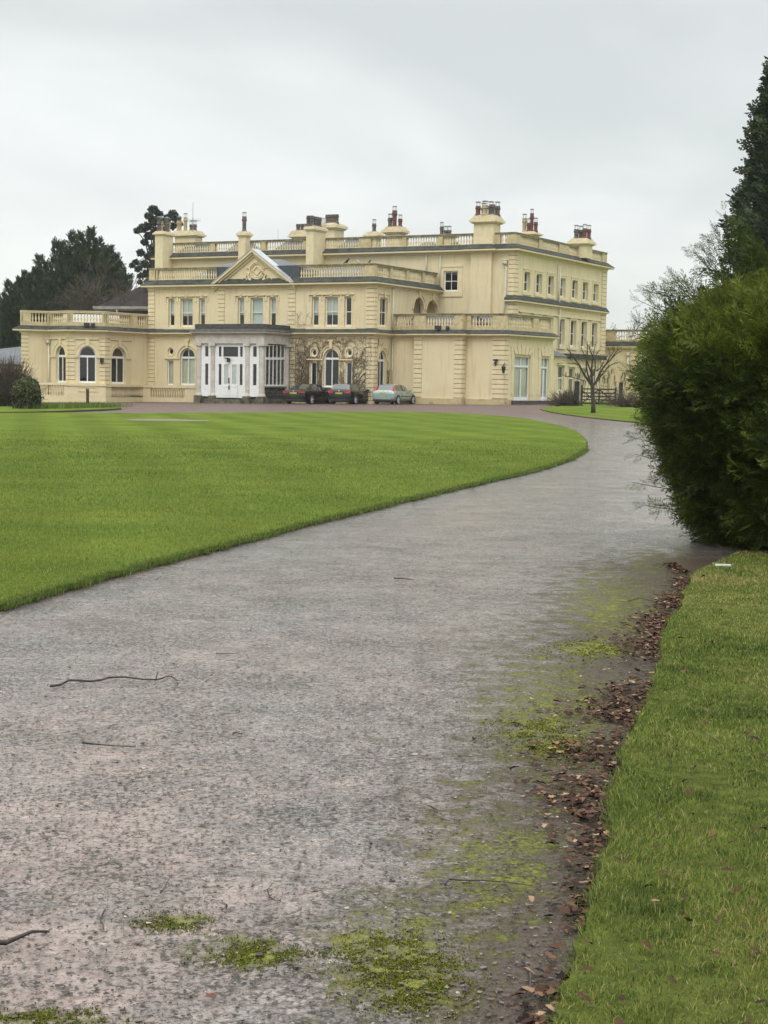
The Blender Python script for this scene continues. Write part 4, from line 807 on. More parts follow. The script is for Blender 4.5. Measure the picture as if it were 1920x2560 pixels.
def gravel_mat():
    m, t, p, o = newmat('wet gravel tarmac'); v = pos(t)
    def attr(n): q = t.nodes.new('ShaderNodeAttribute'); q.attribute_name = n; return q.outputs['Fac']
    vo = t.nodes.new('ShaderNodeTexVoronoi'); vo.inputs['Scale'].default_value = 105; t.links.new(v, vo.inputs[0])
    peb = ramp(t, vo.outputs['Color'], [(.10, (.048, .041, .036)), (.5, (.128, .108, .096)), (.9, (.29, .25, .225))])
    pink = ramp(t, math1(t, 'ADD', attr('pink'), noise(t, v, .75, 6, .7)), [(.50, g1(0)), (.95, g1(.8))])
    col = mix(t, pink, peb, (.265, .188, .160))                                             # pinkish worn patches
    fl = math1(t, 'ADD', math1(t, 'MULTIPLY', noise(t, v, 36, 5, .78, .5), .80), math1(t, 'MULTIPLY', noise(t, v, 1.6, 5, .6), .20))
    col = mix(t, ramp(t, fl, [(.50, g1(0)), (.57, g1(.9))]), col, (.026, .022, .016))     # dark litter and silt
    fl2 = noise(t, v, 60, 3, .8, .4); col = mix(t, ramp(t, fl2, [(.62, g1(0)), (.72, g1(.6))]), col, (.30, .26, .23))
    col = mix(t, 1.0, col, ramp(t, noise(t, v, 5.0, 6, .78, .3), [(.34, g1(.58)), (.66, g1(1.42))]), 'MULTIPLY')   # random tonal mottling
    far = t.nodes.new('ShaderNodeMapRange'); sp_ = t.nodes.new('ShaderNodeSeparateXYZ'); t.links.new(v, sp_.inputs[0]); t.links.new(sp_.outputs[1], far.inputs[0])
    far.inputs[1].default_value = 62; far.inputs[2].default_value = 84
    col = mix(t, far.outputs[0], col, ramp(t, noise(t, v, 3, 5), [(.3, (.080, .046, .039)), (.7, (.125, .077, .066))]))   # the red gravel sweep before the house
    col = mix(t, ramp(t, noise(t, v, .8, 6, .7), [(.54, g1(0)), (.72, g1(.5))]), col, (.060, .060, .030))                  # thin algae
    n9, n40 = noise(t, v, 7, 5, .7), noise(t, v, 45, 4, .75)
    dm = math1(t, 'ADD', attr('damp'), math1(t, 'MULTIPLY', math1(t, 'SUBTRACT', n9, .5), 1.1)); col = mix(t, ramp(t, dm, [(.30, g1(0)), (.62, g1(.85))]), col, ramp(t, n40, [(.3, (.030, .022, .016)), (.7, (.085, .060, .042))]))
    mm = math1(t, 'ADD', attr('moss'), math1(t, 'ADD', math1(t, 'MULTIPLY', math1(t, 'SUBTRACT', n9, .5), 1.9), math1(t, 'MULTIPLY', math1(t, 'SUBTRACT', n40, .5), 1.6)))
    mk = ramp(t, mm, [(.40, g1(0)), (.78, g1(.92))]); mcol = ramp(t, mm, [(.42, (.050, .048, .018)), (.75, (.088, .090, .020)), (1.2, (.17, .18, .024))])
    col = mix(t, mk, col, mcol)
    t.links.new(col, p.inputs['Base Color'])
    film = math1(t, 'ADD', math1(t, 'MULTIPLY', noise(t, v, .45, 5, .62), .35), math1(t, 'MULTIPLY', noise(t, v, 14, 5, .75), .65)); wet = ramp(t, film, [(.38, g1(.35)), (.56, g1(1))]); wet = mix(t, mk, wet, g1(.0)); wet = mix(t, ramp(t, dm, [(.30, g1(0)), (.62, g1(.75))]), wet, g1(.12)); wet = mix(t, ramp(t, fl, [(.50, g1(0)), (.57, g1(.8))]), wet, g1(.05)); wet = mix(t, far.outputs[0], wet, g1(.1)); t.links.new(wet, p.inputs['Coat Weight']); p.inputs['Coat Roughness'].default_value = .13; p.inputs['Coat IOR'].default_value = 1.62
    p.inputs['Roughness'].default_value = .7; t.links.new(mix(t, ramp(t, dm, [(.30, g1(0)), (.62, g1(1))]), g1(.35), g1(.06)), p.inputs['Specular IOR Level']); b2 = t.nodes.new('ShaderNodeBump'); b2.inputs['Strength'].default_value = .5; b2.inputs['Distance'].default_value = .013; t.links.new(math1(t, 'ADD', math1(t, 'MULTIPLY', n40, .45), math1(t, 'MULTIPLY', noise(t, v, 11, 4, .65), 1.6)), b2.inputs['Height']); t.links.new(b2.outputs[0], p.inputs['Coat Normal'])
    h = math1(t, 'ADD', math1(t, 'MULTIPLY', vo.outputs['Distance'], .8), math1(t, 'ADD', math1(t, 'MULTIPLY', fl, 1.2), math1(t, 'MULTIPLY', n40, .5))); bump(t, p, h, .6, .012); return m
M['turf'] = simple('thatchy turf', (.045, .055, .016), (.105, .120, .030), 9, .95, .8, 60, spec=.0, stain=((.10, .075, .035), 3.1, .56, (1, 1, 1), .6))
M['grass'] = grass_mat(); M['gravel'] = gravel_mat()
M['soil'] = simple('dark soil edge', (.030, .020, .012), (.075, .05, .03), 9, .95, .4, 30)
def sheet(name, pts, dz, mat, cuts=(), kind='structure', edge=0.0, label=None):
    bm = bmesh.new(); vs = [bm.verts.new((x, y, 0)) for x, y in pts]; f = bm.faces.new(vs); bmesh.ops.triangulate(bm, faces=[f])
    for y in cuts: bmesh.ops.bisect_plane(bm, geom=bm.verts[:]+bm.edges[:]+bm.faces[:], plane_co=(0, y, 0), plane_no=(0, 1, 0))
    for x in ((-28, -20, -10, 0, 10, 22) if cuts else ()): bmesh.ops.bisect_plane(bm, geom=bm.verts[:]+bm.edges[:]+bm.faces[:], plane_co=(x, 0, 0), plane_no=(1, 0, 0))
    for v in bm.verts: v.co.z = float(zg(v.co.x, v.co.y))+dz
    if edge:
        be = [e for e in bm.edges if e.is_boundary]; r = bmesh.ops.extrude_edge_only(bm, edges=be)
        nv = [g for g in r['geom'] if isinstance(g, bmesh.types.BMVert)]; nf = [g for g in r['geom'] if isinstance(g, bmesh.types.BMFace)]
        for v in nv: v.co.z -= edge
        for ff in nf: ff.material_index = 1
    bmesh.ops.recalc_face_normals(bm, faces=bm.faces)
    me = bpy.data.meshes.new(name); bm.to_mesh(me); bm.free()
    if sum(p.normal.z*p.area for p in me.polygons) < 0: me.flip_normals()
    me.materials.append(mat); me.materials.append(M['soil'])
    return prop(link(name, me), label, None, None, kind)
CUTS = list(range(68, 112, 3))
sheet('ground', [(-1500, -40), (1500, -40), (1500, 2200), (-1500, 2200)], -.42, M['grass'])
def wob(px, n=5, amp=.05, dz=0.0):                        # pixel outline -> ground, subdivided and slightly ragged
    P = [gpx(u, v, dz)[:2] for u, v in px]; outp = []
    for i in range(len(P)-1):
        d = np.hypot(*(P[i+1]-P[i])); k = max(2, min(60, int(d/.22)))
        for j in range(k): q = P[i]+(P[i+1]-P[i])*j/k; outp.append(q+rng.normal(0, amp*min(1, q[1]/25+.35)*.4, 2))
    outp.append(P[-1]); return outp
def smooth_px(pts, n=6):                                  # Catmull-Rom through pixel points
    P = [np.array(p, float) for p in pts]; P = [2*P[0]-P[1]]+P+[2*P[-1]-P[-2]]; o = []
    for i in range(1, len(P)-2):
        for k in range(n):
            t = k/n; a, b, c, d = P[i-1:i+3]; o.append(.5*((2*b)+(-a+c)*t+(2*a-5*b+4*c-d)*t*t+(-a+3*b-3*c+d)*t**3))
    o.append(P[-2]); return o
LAWN_EDGE = [(0, 1512), (150, 1467), (312, 1421), (440, 1388), (579, 1354), (730, 1315), (880, 1279), (1000, 1250), (1088, 1229), (1200, 1204), (1308, 1180), (1380, 1161), (1430, 1143), (1466, 1119), (1462, 1096), (1440, 1078), (1406, 1065), (1319, 1047), (1240, 1039), (1157, 1033.5), (1050, 1030), (926, 1028.5), (800, 1029), (694, 1030.5), (520, 1031), (347, 1032.5)]
le = wob(smooth_px(LAWN_EDGE, 4), dz=.05)
lawn = [(-46, 5.0), (-9, 7.6), (-5, 9.4)]+[tuple(p) for p in le]+[tuple(gpx(200, 1034)[:2]), tuple(gpx(0, 1035)[:2]), (-46, 84)]
sheet('lawn', lawn, .05, M['grass'], CUTS, edge=.07)
VERGE_EDGE = [(1370, 2640), (1392, 2555), (1428, 2416), (1474, 2238), (1520, 2103), (1527, 2025), (1530, 1963), (1562, 1873), (1614, 1754), (1636, 1698), (1659, 1589), (1692, 1518), (1735, 1432)]
ve = wob(smooth_px(VERGE_EDGE, 3), amp=.05, dz=.04)
vfar = [(3.4, 15.3), (5, 15.5), (40, 15.5), (40, -6), (.25, -6), (.30, 3.0)]
sheet('grass_verge', [tuple(p) for p in ve]+vfar, .04, M['turf'], edge=.06)
M['litter'] = simple('dark leaf litter', (.026, .019, .012), (.070, .052, .032), 14, .95, .5, 40, spec=.05, stain=((.055, .068, .018), 5, .50, (1, 1, 1), .8))  # dark brown mix with olive patches
sheet('hedge_bed', [(3.75, 15.25), (5, 15.3), (40, 15.4), (40, 34), (9, 32), (5.4, 27), (4.2, 20.5), (3.45, 17.2), (3.4, 16)], .02, M['litter'], edge=.05)
FAR_G = [(1352, 1023), (1385, 1031), (1440, 1039), (1500, 1046), (1560, 1052), (1620, 1058), (1700, 1066)]
fg = wob(smooth_px(FAR_G, 3), dz=.05)
sheet('east_lawn', [tuple(p) for p in fg]+[(60, 62), (60, 150), (13.2, 150), tuple(gpx(1400, 1017.5)[:2]), tuple(gpx(1368, 1019)[:2])], .05, M['grass'], CUTS, edge=.06)
sheet('left_lawn', [(-46, 86), tuple(gpx(0, 1017)[:2]), tuple(gpx(30, 1016)[:2]), (-27.5, 119), (-29, 124), (-46, 124)], .05, M['grass'], CUTS, edge=.05)
bed = [tuple(gpx(u, v)[:2]) for u, v in ((0, 1035), (90, 1034), (180, 1030.5), (262, 1027.5), (304, 1024.5), (290, 1022.3), (240, 1021), (150, 1020), (60, 1019), (0, 1018))]
sheet('flower_bed', [(-46, 84.5)]+bed+[(-46, 95)], .09, M['grass'], CUTS, edge=.10)
M['paving'] = simple('pale paving slab', (.17, .155, .115), (.25, .225, .17), 3, .95, .2, 20, spec=.0)
prop(sheet('paving_slab', [tuple(gpx(u, v)[:2]) for u, v in ((308, 1052.4), (345, 1051.2), (430, 1051.5), (525, 1055), (520, 1057.5), (400, 1056.5), (330, 1055.5))], .062, M['paving']))
MOSS = [(1480, 1622, 95, 22, 1.), (1530, 1508, 70, 22, .6), (1500, 1560, 110, 26, .5), (1340, 1830, 90, 36, .9), (1395, 1868, 70, 30, 1.), (1420, 1700, 130, 30, .5), (1050, 1800, 90, 34, .4), (1150, 1962, 90, 22, .6), (1330, 2110, 110, 42, .8), (1400, 2030, 90, 40, .5), (985, 2400, 115, 60, 1.), (1040, 2470, 120, 60, .9), (640, 2385, 130, 32, .9), (430, 2305, 85, 22, .9), (1000, 2260, 200, 70, .45), (780, 2170, 160, 40, .3), (120, 2545, 170, 18, .9), (1690, 1390, 40, 40, .5), (1370, 1790, 190, 190, .77), (1210, 2180, 210, 180, .74), (1000, 2400, 200, 150, .86), (1520, 1520, 140, 110, .77), (600, 2360, 240, 60, .52), (1620, 1400, 90, 60, .62), (1130, 1690, 60, 14, .3), (560, 1620, 60, 12, .25), (470, 1545, 40, 10, .4), (1250, 1900, 140, 50, .4), (920, 1850, 110, 40, .35), (700, 1980, 160, 30, .15), (250, 2400, 120, 30, .12), (1620, 1440, 70, 30, .5)]
edgeR = np.array([p for p in ve]); edgeR = edgeR[np.argsort(edgeR[:, 1])]
edgeL = np.array([p for p in le if p[1] < 60]); edgeL = edgeL[np.argsort(edgeL[:, 1])]
def xr(y): return np.interp(y, edgeR[:, 1], edgeR[:, 0])
def xl(y): return np.interp(y, edgeL[:, 1], edgeL[:, 0], left=-9)
gx_ = np.concatenate([np.linspace(-46, -4, 15), np.arange(-3.6, 4.2, .08), np.linspace(4.8, 42, 14)]); gy_ = np.concatenate([[-12, -4, 0], np.arange(2.6, 17.5, .08), np.arange(19, 128, 3.0)])
XX, YY = np.meshgrid(gx_, gy_); V = np.c_[XX.ravel(), YY.ravel(), zg(XX.ravel(), YY.ravel())]; nx_ = len(gx_); i = (np.arange(len(gy_)-1)[:, None]*nx_+np.arange(nx_-1)[None]).ravel()
dr = npmesh('driveway', V, np.stack([i, i+1, i+nx_+1, i+nx_], 1), M['gravel']); prop(dr, None, None, None, 'structure')
rel = V-np.array([0, 0, EYE]); w_ = np.maximum(rel@fwd, .5); PU, PV = 960+FPX*(rel@rgt)/w_, 1280-FPX*(rel@upv)/w_; ms = np.zeros(len(V))
for cx, cy, rx, ry, dn in MOSS: ms = np.maximum(ms, dn*np.exp(-.5*(((PU-cx)/rx)**2+((PV-cy)/ry)**2)))
ms = np.where(V[:, 1] < 18, ms, 0); d_ = xr(V[:, 1])-V[:, 0]
dmp = np.where((V[:, 1] < 17), np.exp(-np.clip(d_, 0, 9)/np.interp(V[:, 1], [3, 6, 10, 14], [.35, .8, 1.1, 1.2])), 0)*1.0
dmp *= np.clip((16.4-V[:, 1])/2.4, 0, 1); ms *= np.clip((17.5-V[:, 1])/1.5, 0, 1)
dl_ = V[:, 0]-xl(V[:, 1]); dmp = np.maximum(dmp, np.where((V[:, 1] > 11) & (V[:, 1] < 60) & (dl_ > -.1), np.exp(-np.clip(dl_, 0, 9)/.12)*.6, 0))
pk = np.zeros(len(V))
for cx, cy, rx, ry, dn in ((180, 2050, 330, 200, .5), (120, 2420, 420, 160, .55), (420, 2300, 300, 200, .35), (500, 1750, 500, 200, .18), (1340, 2450, 120, 160, .4), (1150, 2060, 160, 60, .3)): pk = np.maximum(pk, dn*np.exp(-.5*(((PU-cx)/rx)**2+((PV-cy)/ry)**2)))
for nm, vals in (('moss', ms), ('damp', dmp), ('pink', pk)): a = dr.data.attributes.new(nm, 'FLOAT', 'POINT'); a.data.foreach_set('value', vals.astype(np.float32))
# ------------------------------------------------------------------ grass blades
def inside(poly, P):
    poly = np.array(poly); x, y = P[:, 0], P[:, 1]; r = np.zeros(len(P), bool); j = len(poly)-1
    for i in range(len(poly)):
        xi, yi, xj, yj = *poly[i], *poly[j]
        r ^= ((yi > y) != (yj > y)) & (x < (xj-xi)*(y-yi)/(yj-yi+1e-12)+xi); j = i
    return r
def vnoise(P, s, seed=0):                                # cheap smooth value noise on the plan
    q = P*s; i = np.floor(q).astype(int); f = q-i; f = f*f*(3-2*f)
    def h(a, b): return (np.sin(a*127.1+b*311.7+seed*17.3)*43758.5453) % 1.0
    a, b, c, d = h(i[:, 0], i[:, 1]), h(i[:, 0]+1, i[:, 1]), h(i[:, 0], i[:, 1]+1), h(i[:, 0]+1, i[:, 1]+1)
    return (a*(1-f[:, 0])+b*f[:, 0])*(1-f[:, 1])+(c*(1-f[:, 0])+d*f[:, 0])*f[:, 1]
def blades(name, P, z0, h, w, mat, tint, label=None, lean=.55, kind='stuff'):
    n = len(P); az = rng.random(n)*2*pi; ln = np.abs(rng.normal(0, lean, n))+.12; tw = rng.random(n)*2*pi
    sx, sy = np.cos(tw)*w/2, np.sin(tw)*w/2; lx, ly = np.cos(az)*ln*h, np.sin(az)*ln*h
    zb = z0; V = np.empty((n, 5, 3)); x, y = P[:, 0], P[:, 1]
    V[:, 0] = np.c_[x-sx, y-sy, zb]; V[:, 1] = np.c_[x+sx, y+sy, zb]
    V[:, 2] = np.c_[x-sx*.8+lx*.35, y-sy*.8+ly*.35, zb+h*.55]; V[:, 3] = np.c_[x+sx*.8+lx*.35, y+sy*.8+ly*.35, zb+h*.55]
    V[:, 4] = np.c_[x+lx, y+ly, zb+h*np.clip(1-.25*ln, .35, 1)]
    b = (np.arange(n)*5)[:, None]; Q = np.concatenate([b+[0, 1, 3], b+[0, 3, 2], b+[2, 3, 4]], 1).reshape(-1, 3)
    return prop(npmesh(name, V.reshape(-1, 3), Q, mat, None, np.repeat(tint, 3)), label, None, None, kind)
M['blade'] = tinted('grass blades', [(0, (.028, .048, .012)), (.35, (.093, .137, .027)), (.62, (.166, .222, .043)), (.85, (.27, .285, .060)), (1, (.36, .285, .13))], .6, .2, trans=.3)
vpoly = [tuple(p) for p in ve]+[(3.4, 15.3), (4.9, 15.5), (4.9, 2.6), (.3, 2.6)]
P = np.c_[rng.uniform(.3, 4.9, 1500000), rng.uniform(2.9, 15.6, 1500000)]
keep = rng.random(len(P)) < np.clip((4.6/P[:, 1])**1.25, .10, 1)*np.where(P[:, 0] < .42*P[:, 1]*.62+.75, .62, .14); P = P[keep]; P = P[inside(vpoly, P)]; P = P[P[:, 0] > np.interp(P[:, 1], *np.array(sorted([(q[1], q[0]) for q in ve])).T)+.006]
cl = vnoise(P, 9, 1)*.5+vnoise(P, 2.3, 2)*.5; bare = vnoise(P, 1.1, 5)
k = rng.random(len(P)) < np.clip(cl*1.6+.1, .4, 1); P, cl, bare = P[k], cl[k], bare[k]
n = len(P); t_ = np.clip(rng.normal(.47, .25, n)+(vnoise(P, 1.7, 3)-.5)*.45+(vnoise(P, 6, 13)-.5)*.3+np.where(rng.random(n) < .05, .35, 0)+np.clip((P[:, 1]-8.5)/4, 0, 1)*.36*(.2+1.3*vnoise(P, 1.3, 21)), 0, 1)
blades('verge_grass', P, np.full(n, .035), rng.uniform(.014, .038, n)*(.35+cl*1.15), rng.uniform(.0018, .0040, n)*np.clip(P[:, 1]/5, 1, 2.2), M['blade'], t_, 'short wet grass on the right-hand verge')
P = np.c_[rng.uniform(-13, 6, 700000), 9.2+38*rng.random(700000)**1.5]
P = P[inside(lawn, P)]; k = rng.random(len(P)) < np.clip((11/P[:, 1])**.7, .12, 1)*np.where(P[:, 0] > -.29*P[:, 1], .8, .12); P = P[k]; n = len(P)
k = rng.random(n) < np.clip((47-P[:, 1])/14, 0, 1); P = P[k]; n = len(P); t_ = np.clip(rng.normal(.58, .12, n)+(vnoise(P, .8, 7)-.5)*.25, 0, .9)
blades('lawn_grass', P, np.full(n, .045), rng.uniform(.022, .046, n), rng.uniform(.004, .007, n)*np.clip(P[:, 1]/13, 1, 3.0), M['blade'], t_, 'short bright green lawn grass left of the drive', .4)
# longer fringe hanging over both edges
E_ = np.array(le); seg = E_[(E_[:, 1] < 40)]; i = rng.integers(0, len(seg)-1, 26000); f = rng.random(26000)[:, None]; P = seg[i]*(1-f)+seg[i+1]*f+rng.normal(0, .035, (26000, 2))
blades('lawn_fringe', P, np.full(len(P), .015), rng.uniform(.03, .075, len(P)), rng.uniform(.003, .006, len(P))*np.clip(P[:, 1]/12, 1, 2.5), M['blade'], np.clip(rng.normal(.40, .16, len(P)), 0, 1), 'ragged grass fringe along the lawn edge', .7)
E_ = np.array(ve); E_ = E_[E_[:, 1] > 3]; i = rng.integers(0, len(E_)-1, 12000); f = rng.random(12000)[:, None]; P = E_[i]*(1-f)+E_[i+1]*f+rng.normal(0, .020, (12000, 2))+[.026, 0]
blades('verge_fringe', P, np.full(len(P), .012), rng.uniform(.022, .050, len(P)), rng.uniform(.0018, .0036, len(P))*np.clip(P[:, 1]/6, 1, 2), M['blade'], np.clip(rng.normal(.48, .16, len(P)), 0, 1), 'ragged grass fringe along the verge edge', .7)
# ------------------------------------------------------------------ litter on the drive
M['chips'] = tinted('gravel chips and leaf crumbs', [(0, (.022, .018, .014)), (.3, (.07, .055, .045)), (.6, (.15, .115, .10)), (.85, (.26, .21, .18)), (1, (.40, .36, .30))], .6, .25)
y = 3.3+16*rng.random(60000)**1.35; x = rng.uniform(-.27, .28, len(y))*y*1.05; P = np.c_[x, y]; P = P[(x < xr(y)) & (x > xl(y)-.05)]; n = len(P)
k = 5; ang = np.arange(k)*2*pi/k; r = (rng.random((n, k))*.7+.5); sz = np.abs(rng.normal(0, .0045, n))+.002; rot = rng.random(n)*2*pi; st = rng.uniform(.35, 1, n)
ax, ay = np.cos(ang)[None]*r*sz[:, None], np.sin(ang)[None]*r*(sz*st)[:, None]; c_, s_ = np.cos(rot)[:, None], np.sin(rot)[:, None]
V = np.stack([P[:, :1]+ax*c_-ay*s_, P[:, 1:]+ax*s_+ay*c_, .002+rng.random((n, k))*.004+(sz*.4)[:, None]*rng.random((n, 1))], -1)
prop(npmesh('gravel_chips', V.reshape(-1, 3), np.arange(n*k).reshape(n, k), M['chips'], None, np.clip(rng.normal(.34, .24, n), 0, 1)), 'loose gravel chips and leaf crumbs on the wet drive', None, None, 'stuff')
M['moss'] = tinted('moss', [(0, (.020, .022, .006)), (.4, (.052, .058, .010)), (.7, (.115, .130, .013)), (1, (.21, .215, .025))], .8, .2)
PP = []; TT = []
for cx, cy, rx, ry, dn in MOSS:
    if dn < .895: continue
    nn = int(rx*ry*dn*dn*1.3); u = rng.normal(0, .6, (nn, 2)); kk = np.hypot(*u.T) < 2.2; u = u[kk]
    Q_ = np.array([gpx(cx+a*rx, cy+b*ry)[:2] for a, b in u]); m_ = vnoise(Q_, 19, 4)*.5+vnoise(Q_, 47, 9)*.55+rng.normal(0, .09, len(Q_)) > .52; PP.append(Q_[m_]); TT.append(np.full(m_.sum(), .25+.4*dn))
P = np.concatenate(PP); T = np.concatenate(TT); kk = P[:, 0] < xr(P[:, 1])+.1; P, T = P[kk], T[kk]; n = len(P)
blades('moss', P, np.zeros(n), rng.uniform(.003, .008, n), rng.uniform(.003, .007, n)*np.clip(P[:, 1]/6, .8, 2), M['moss'], np.clip(T+rng.normal(0, .17, n), 0, 1), 'patches of bright moss on the drive', 1.0)
# fallen leaves
LT = np.linspace(0, 1, 6); LW_ = np.array([.03, .30, .20, .36, .22, .02])
def leaf_verts(n, L):
    curl_ = rng.normal(0, .35, n); fold = np.abs(rng.normal(.25, .22, n)); w = rng.uniform(.55, 1.0, n); V = np.empty((n, 18, 3))
    for j in range(6):
        tt = LT[j]; zm = curl_*((tt-.5)**2-.12); jw = LW_[j]*w*(1+rng.normal(0, .18, n))
        for c, sg in enumerate((-1, 0, 1)): V[:, j*3+c] = np.c_[np.full(n, tt-.5), sg*jw, zm+abs(sg)*jw*fold]*L[:, None]
    return V
LQ = np.array([[j*3+c, j*3+c+1, (j+1)*3+c+1, (j+1)*3+c] for j in range(5) for c in (0, 1)])
M['leaf'] = tinted('fallen brown leaves', [(0, (.012, .008, .006)), (.3, (.035, .018, .012)), (.6, (.080, .038, .023)), (.82, (.15, .078, .046)), (1, (.32, .21, .13))], .7, .12)
def rotz_tilt(V, yaw, tilt, tax):
    c, s = np.cos(yaw)[:, None], np.sin(yaw)[:, None]; X, Y, Z = V[..., 0], V[..., 1], V[..., 2]; X, Y = X*c-Y*s, X*s+Y*c
    c, s = np.cos(tilt)[:, None], np.sin(tilt)[:, None]; ca, sa = np.cos(tax)[:, None], np.sin(tax)[:, None]
    a, b = X*ca+Y*sa, -X*sa+Y*ca; b, Z = b*c-Z*s, b*s+Z*c; return np.stack([a*ca-b*sa, a*sa+b*ca, Z], -1)
y = 3.4+11.0*rng.random(9500)**.9; off = np.abs(rng.normal(0, 1, len(y)))*np.interp(y, [3.4, 4.8, 5.6, 7, 9.5, 12, 14], [.04, .07, .19, .22, .16, .10, .06])
P = np.c_[xr(y)-off+.015, y]; kk = rng.random(len(y)) < np.clip(vnoise(P, 2.3, 12)*2.2-.45, 0.04, 1)*np.interp(y, [3.4, 4.6, 5.2, 14], [.35, .5, 1, .8]); P = P[kk]; n = len(P)
L = rng.uniform(.014, .052, n); V = rotz_tilt(leaf_verts(n, L), rng.random(n)*2*pi, rng.normal(0, .24, n), rng.random(n)*pi); V[..., 0] += P[:, :1]; V[..., 1] += P[:, 1:]; V[..., 2] += (.006+rng.random(n)*.022)[:, None]
prop(npmesh('leaf_drift', V.reshape(-1, 3), ((np.arange(n)*18)[:, None, None]+LQ).reshape(-1, 4), M['leaf'], None, np.repeat(np.clip(rng.normal(.50, .27, n), 0, 1), 10)), 'drift of wet brown leaves along the verge edge', None, None, 'stuff')
LEAFM = []
for j in range(6):
    o = npmesh('fallen_leaf', leaf_verts(1, np.array([1.0]))[0], LQ, M['leaf'], None, np.full(10, (.25, .4, .5, .55, .75, .9)[j])); LEAFM.append(o.data); bpy.data.objects.remove(o)
def leaf(x, y, z, L, j, label, group=None, tilt=.2):
    o = link('fallen_leaf', LEAFM[j]); o.location = (x, y, z); o.scale = (L, L, L); o.rotation_euler = (random.uniform(-tilt, tilt), random.uniform(-tilt, tilt), random.uniform(0, 6.28)); return prop(o, label, 'leaf', group)
for u, v, j, L, lab in ((592, 1842, 2, .075, 'dark red-brown curled leaf alone in the middle of the drive'), (527, 2502, 4, .045, 'bright orange leaf lying on the drive at the lower edge of the photo')):
    g = gpx(u, v); leaf(g[0], g[1], .012, L, j, lab)
for u, v in ((1555, 2510), (1680, 2530), (1900, 2520), (1840, 2430), (1880, 2410), (1790, 2400), (1770, 2420), (1720, 2320), (1815, 2190), (1660, 2195), (1725, 2075), (1780, 2095), (1830, 2050), (1905, 2085), (1735, 2050), (1840, 2240), (1880, 2265), (1620, 2230), (1545, 2165), (1470, 2380), (1600, 2440), (1690, 1745), (1755, 1720), (1865, 1635), (1710, 1690), (1790, 1660), (1910, 1640), (1870, 1840), (1640, 1910), (1800, 1900), (1690, 1885), (1760, 1820), (1905, 1900), (1880, 1940), (1720, 1990), (1860, 1760), (1585, 2075), (1650, 2060), (1680, 2465), (1445, 2500)):
    g = gpx(u, v, .05); leaf(g[0], g[1], .066+random.uniform(0, .014), random.uniform(.024, .046), random.choice((0, 1, 1, 2, 2, 3, 3, 4)), 'brown fallen leaf lying on the wet grass of the right-hand verge', 'brown leaves scattered on the verge', .45)
for _ in range(150):
    yy = 3.6+10.5*random.random()**1.2; xx = float(xr(yy))+.05+random.random()**1.3*(.12+.16*yy); 
    if vnoise(np.array([[xx, yy]]), 2.1, 33)[0] > .38: leaf(xx, yy, .066+random.uniform(0, .016), random.uniform(.018, .05), random.choice((0, 0, 1, 1, 2, 2, 3, 3, 4, 5)), 'brown fallen leaf lying on the wet grass of the right-hand verge', 'brown leaves scattered on the verge', .5)
M['twig'] = simple('wet dark twig', (.018, .013, .010), (.06, .045, .035), 20, .6)
def twig(px, r, label, lift=.006, side=None):
    m = MB(); pts = []
    for i, (u, v) in enumerate(px): g = gpx(u, v); pts.append((g[0], g[1], r*.7+lift*(1+random.uniform(-.4, 1.2))))
    r *= .78; m.tube(pts, [r*(1-.6*i/(len(pts)-1)) for i in range(len(pts))], 5)
    if side:
        for (u, v), (u2, v2) in side: g, h = gpx(u, v), gpx(u2, v2); m.tube([(g[0], g[1], .012), ((g[0]+h[0])/2, (g[1]+h[1])/2, .03), (h[0], h[1], .02)], r*.45, 4)
    return prop(m.build('twig', M['twig'], None, True), label, 'twig')
twig([(126, 1721), (150, 1717), (172, 1708), (200, 1709), (228, 1711), (255, 1708), (270, 1703), (310, 1698), (335, 1704), (360, 1707), (395, 1704), (418, 1697), (432, 1698), (444, 1711)], .0095, 'long thin wavy twig lying across the left of the drive', side=[((390, 1705), (395, 1692))])
twig([(-20, 2372), (15, 2368), (45, 2355), (80, 2346), (122, 2340)], .012, 'thick dark stick at the lower left edge of the drive')
twig([(205, 1863), (240, 1868), (290, 1871), (338, 1875)], .006, 'straight thin twig below the long wavy one')
twig([(1112, 2224), (1122, 2210), (1160, 2212), (1210, 2210), (1255, 2213), (1330, 2223)], .005, 'thin bent twig lying on moss near the verge')
twig([(1306, 2408), (1322, 2430), (1326, 2455), (1325, 2478), (1310, 2500)], .006, 'pale grey stick beside the verge at the lower right')
twig([(668, 2234), (674, 2250), (690, 2262)], .004, 'small V-shaped twig in the middle foreground of the drive', side=[((668, 2234), (702, 2218))])
twig([(262, 2284), (250, 2305), (258, 2318), (259, 2330)], .004, 'short crooked twig pointing at the left mossy patch')
twig([(402, 2240), (412, 2225), (424, 2206)], .004, 'short twig standing out left of the V-shaped twig')
twig([(540, 1640), (570, 1636), (600, 1637)], .004, 'twig above the long wavy twig near the lawn edge')
twig([(985, 1450), (1010, 1449), (1034, 1452)], .008, 'dark twig in the middle distance of the drive')
twig([(1570, 1505), (1600, 1500), (1640, 1508), (1672, 1519)], .005, 'thin twig reaching the verge just before the hedge')
twig([(1605, 1550), (1630, 1553), (1660, 1557)], .005, 'thin twig touching the verge below the other hedge twig')
slat = gpx(1810, 1412, .06); sm_ = MB(); sm_.box(slat[0]-.075, slat[0]+.06, slat[1]-.012, slat[1]+.012, .05, .066)
prop(sm_.build('plastic_strip', simple('white plastic', (.6, .62, .6), (.7, .72, .7), 5, .5)), 'small white strip lying on the grass under the hedge', 'litter')
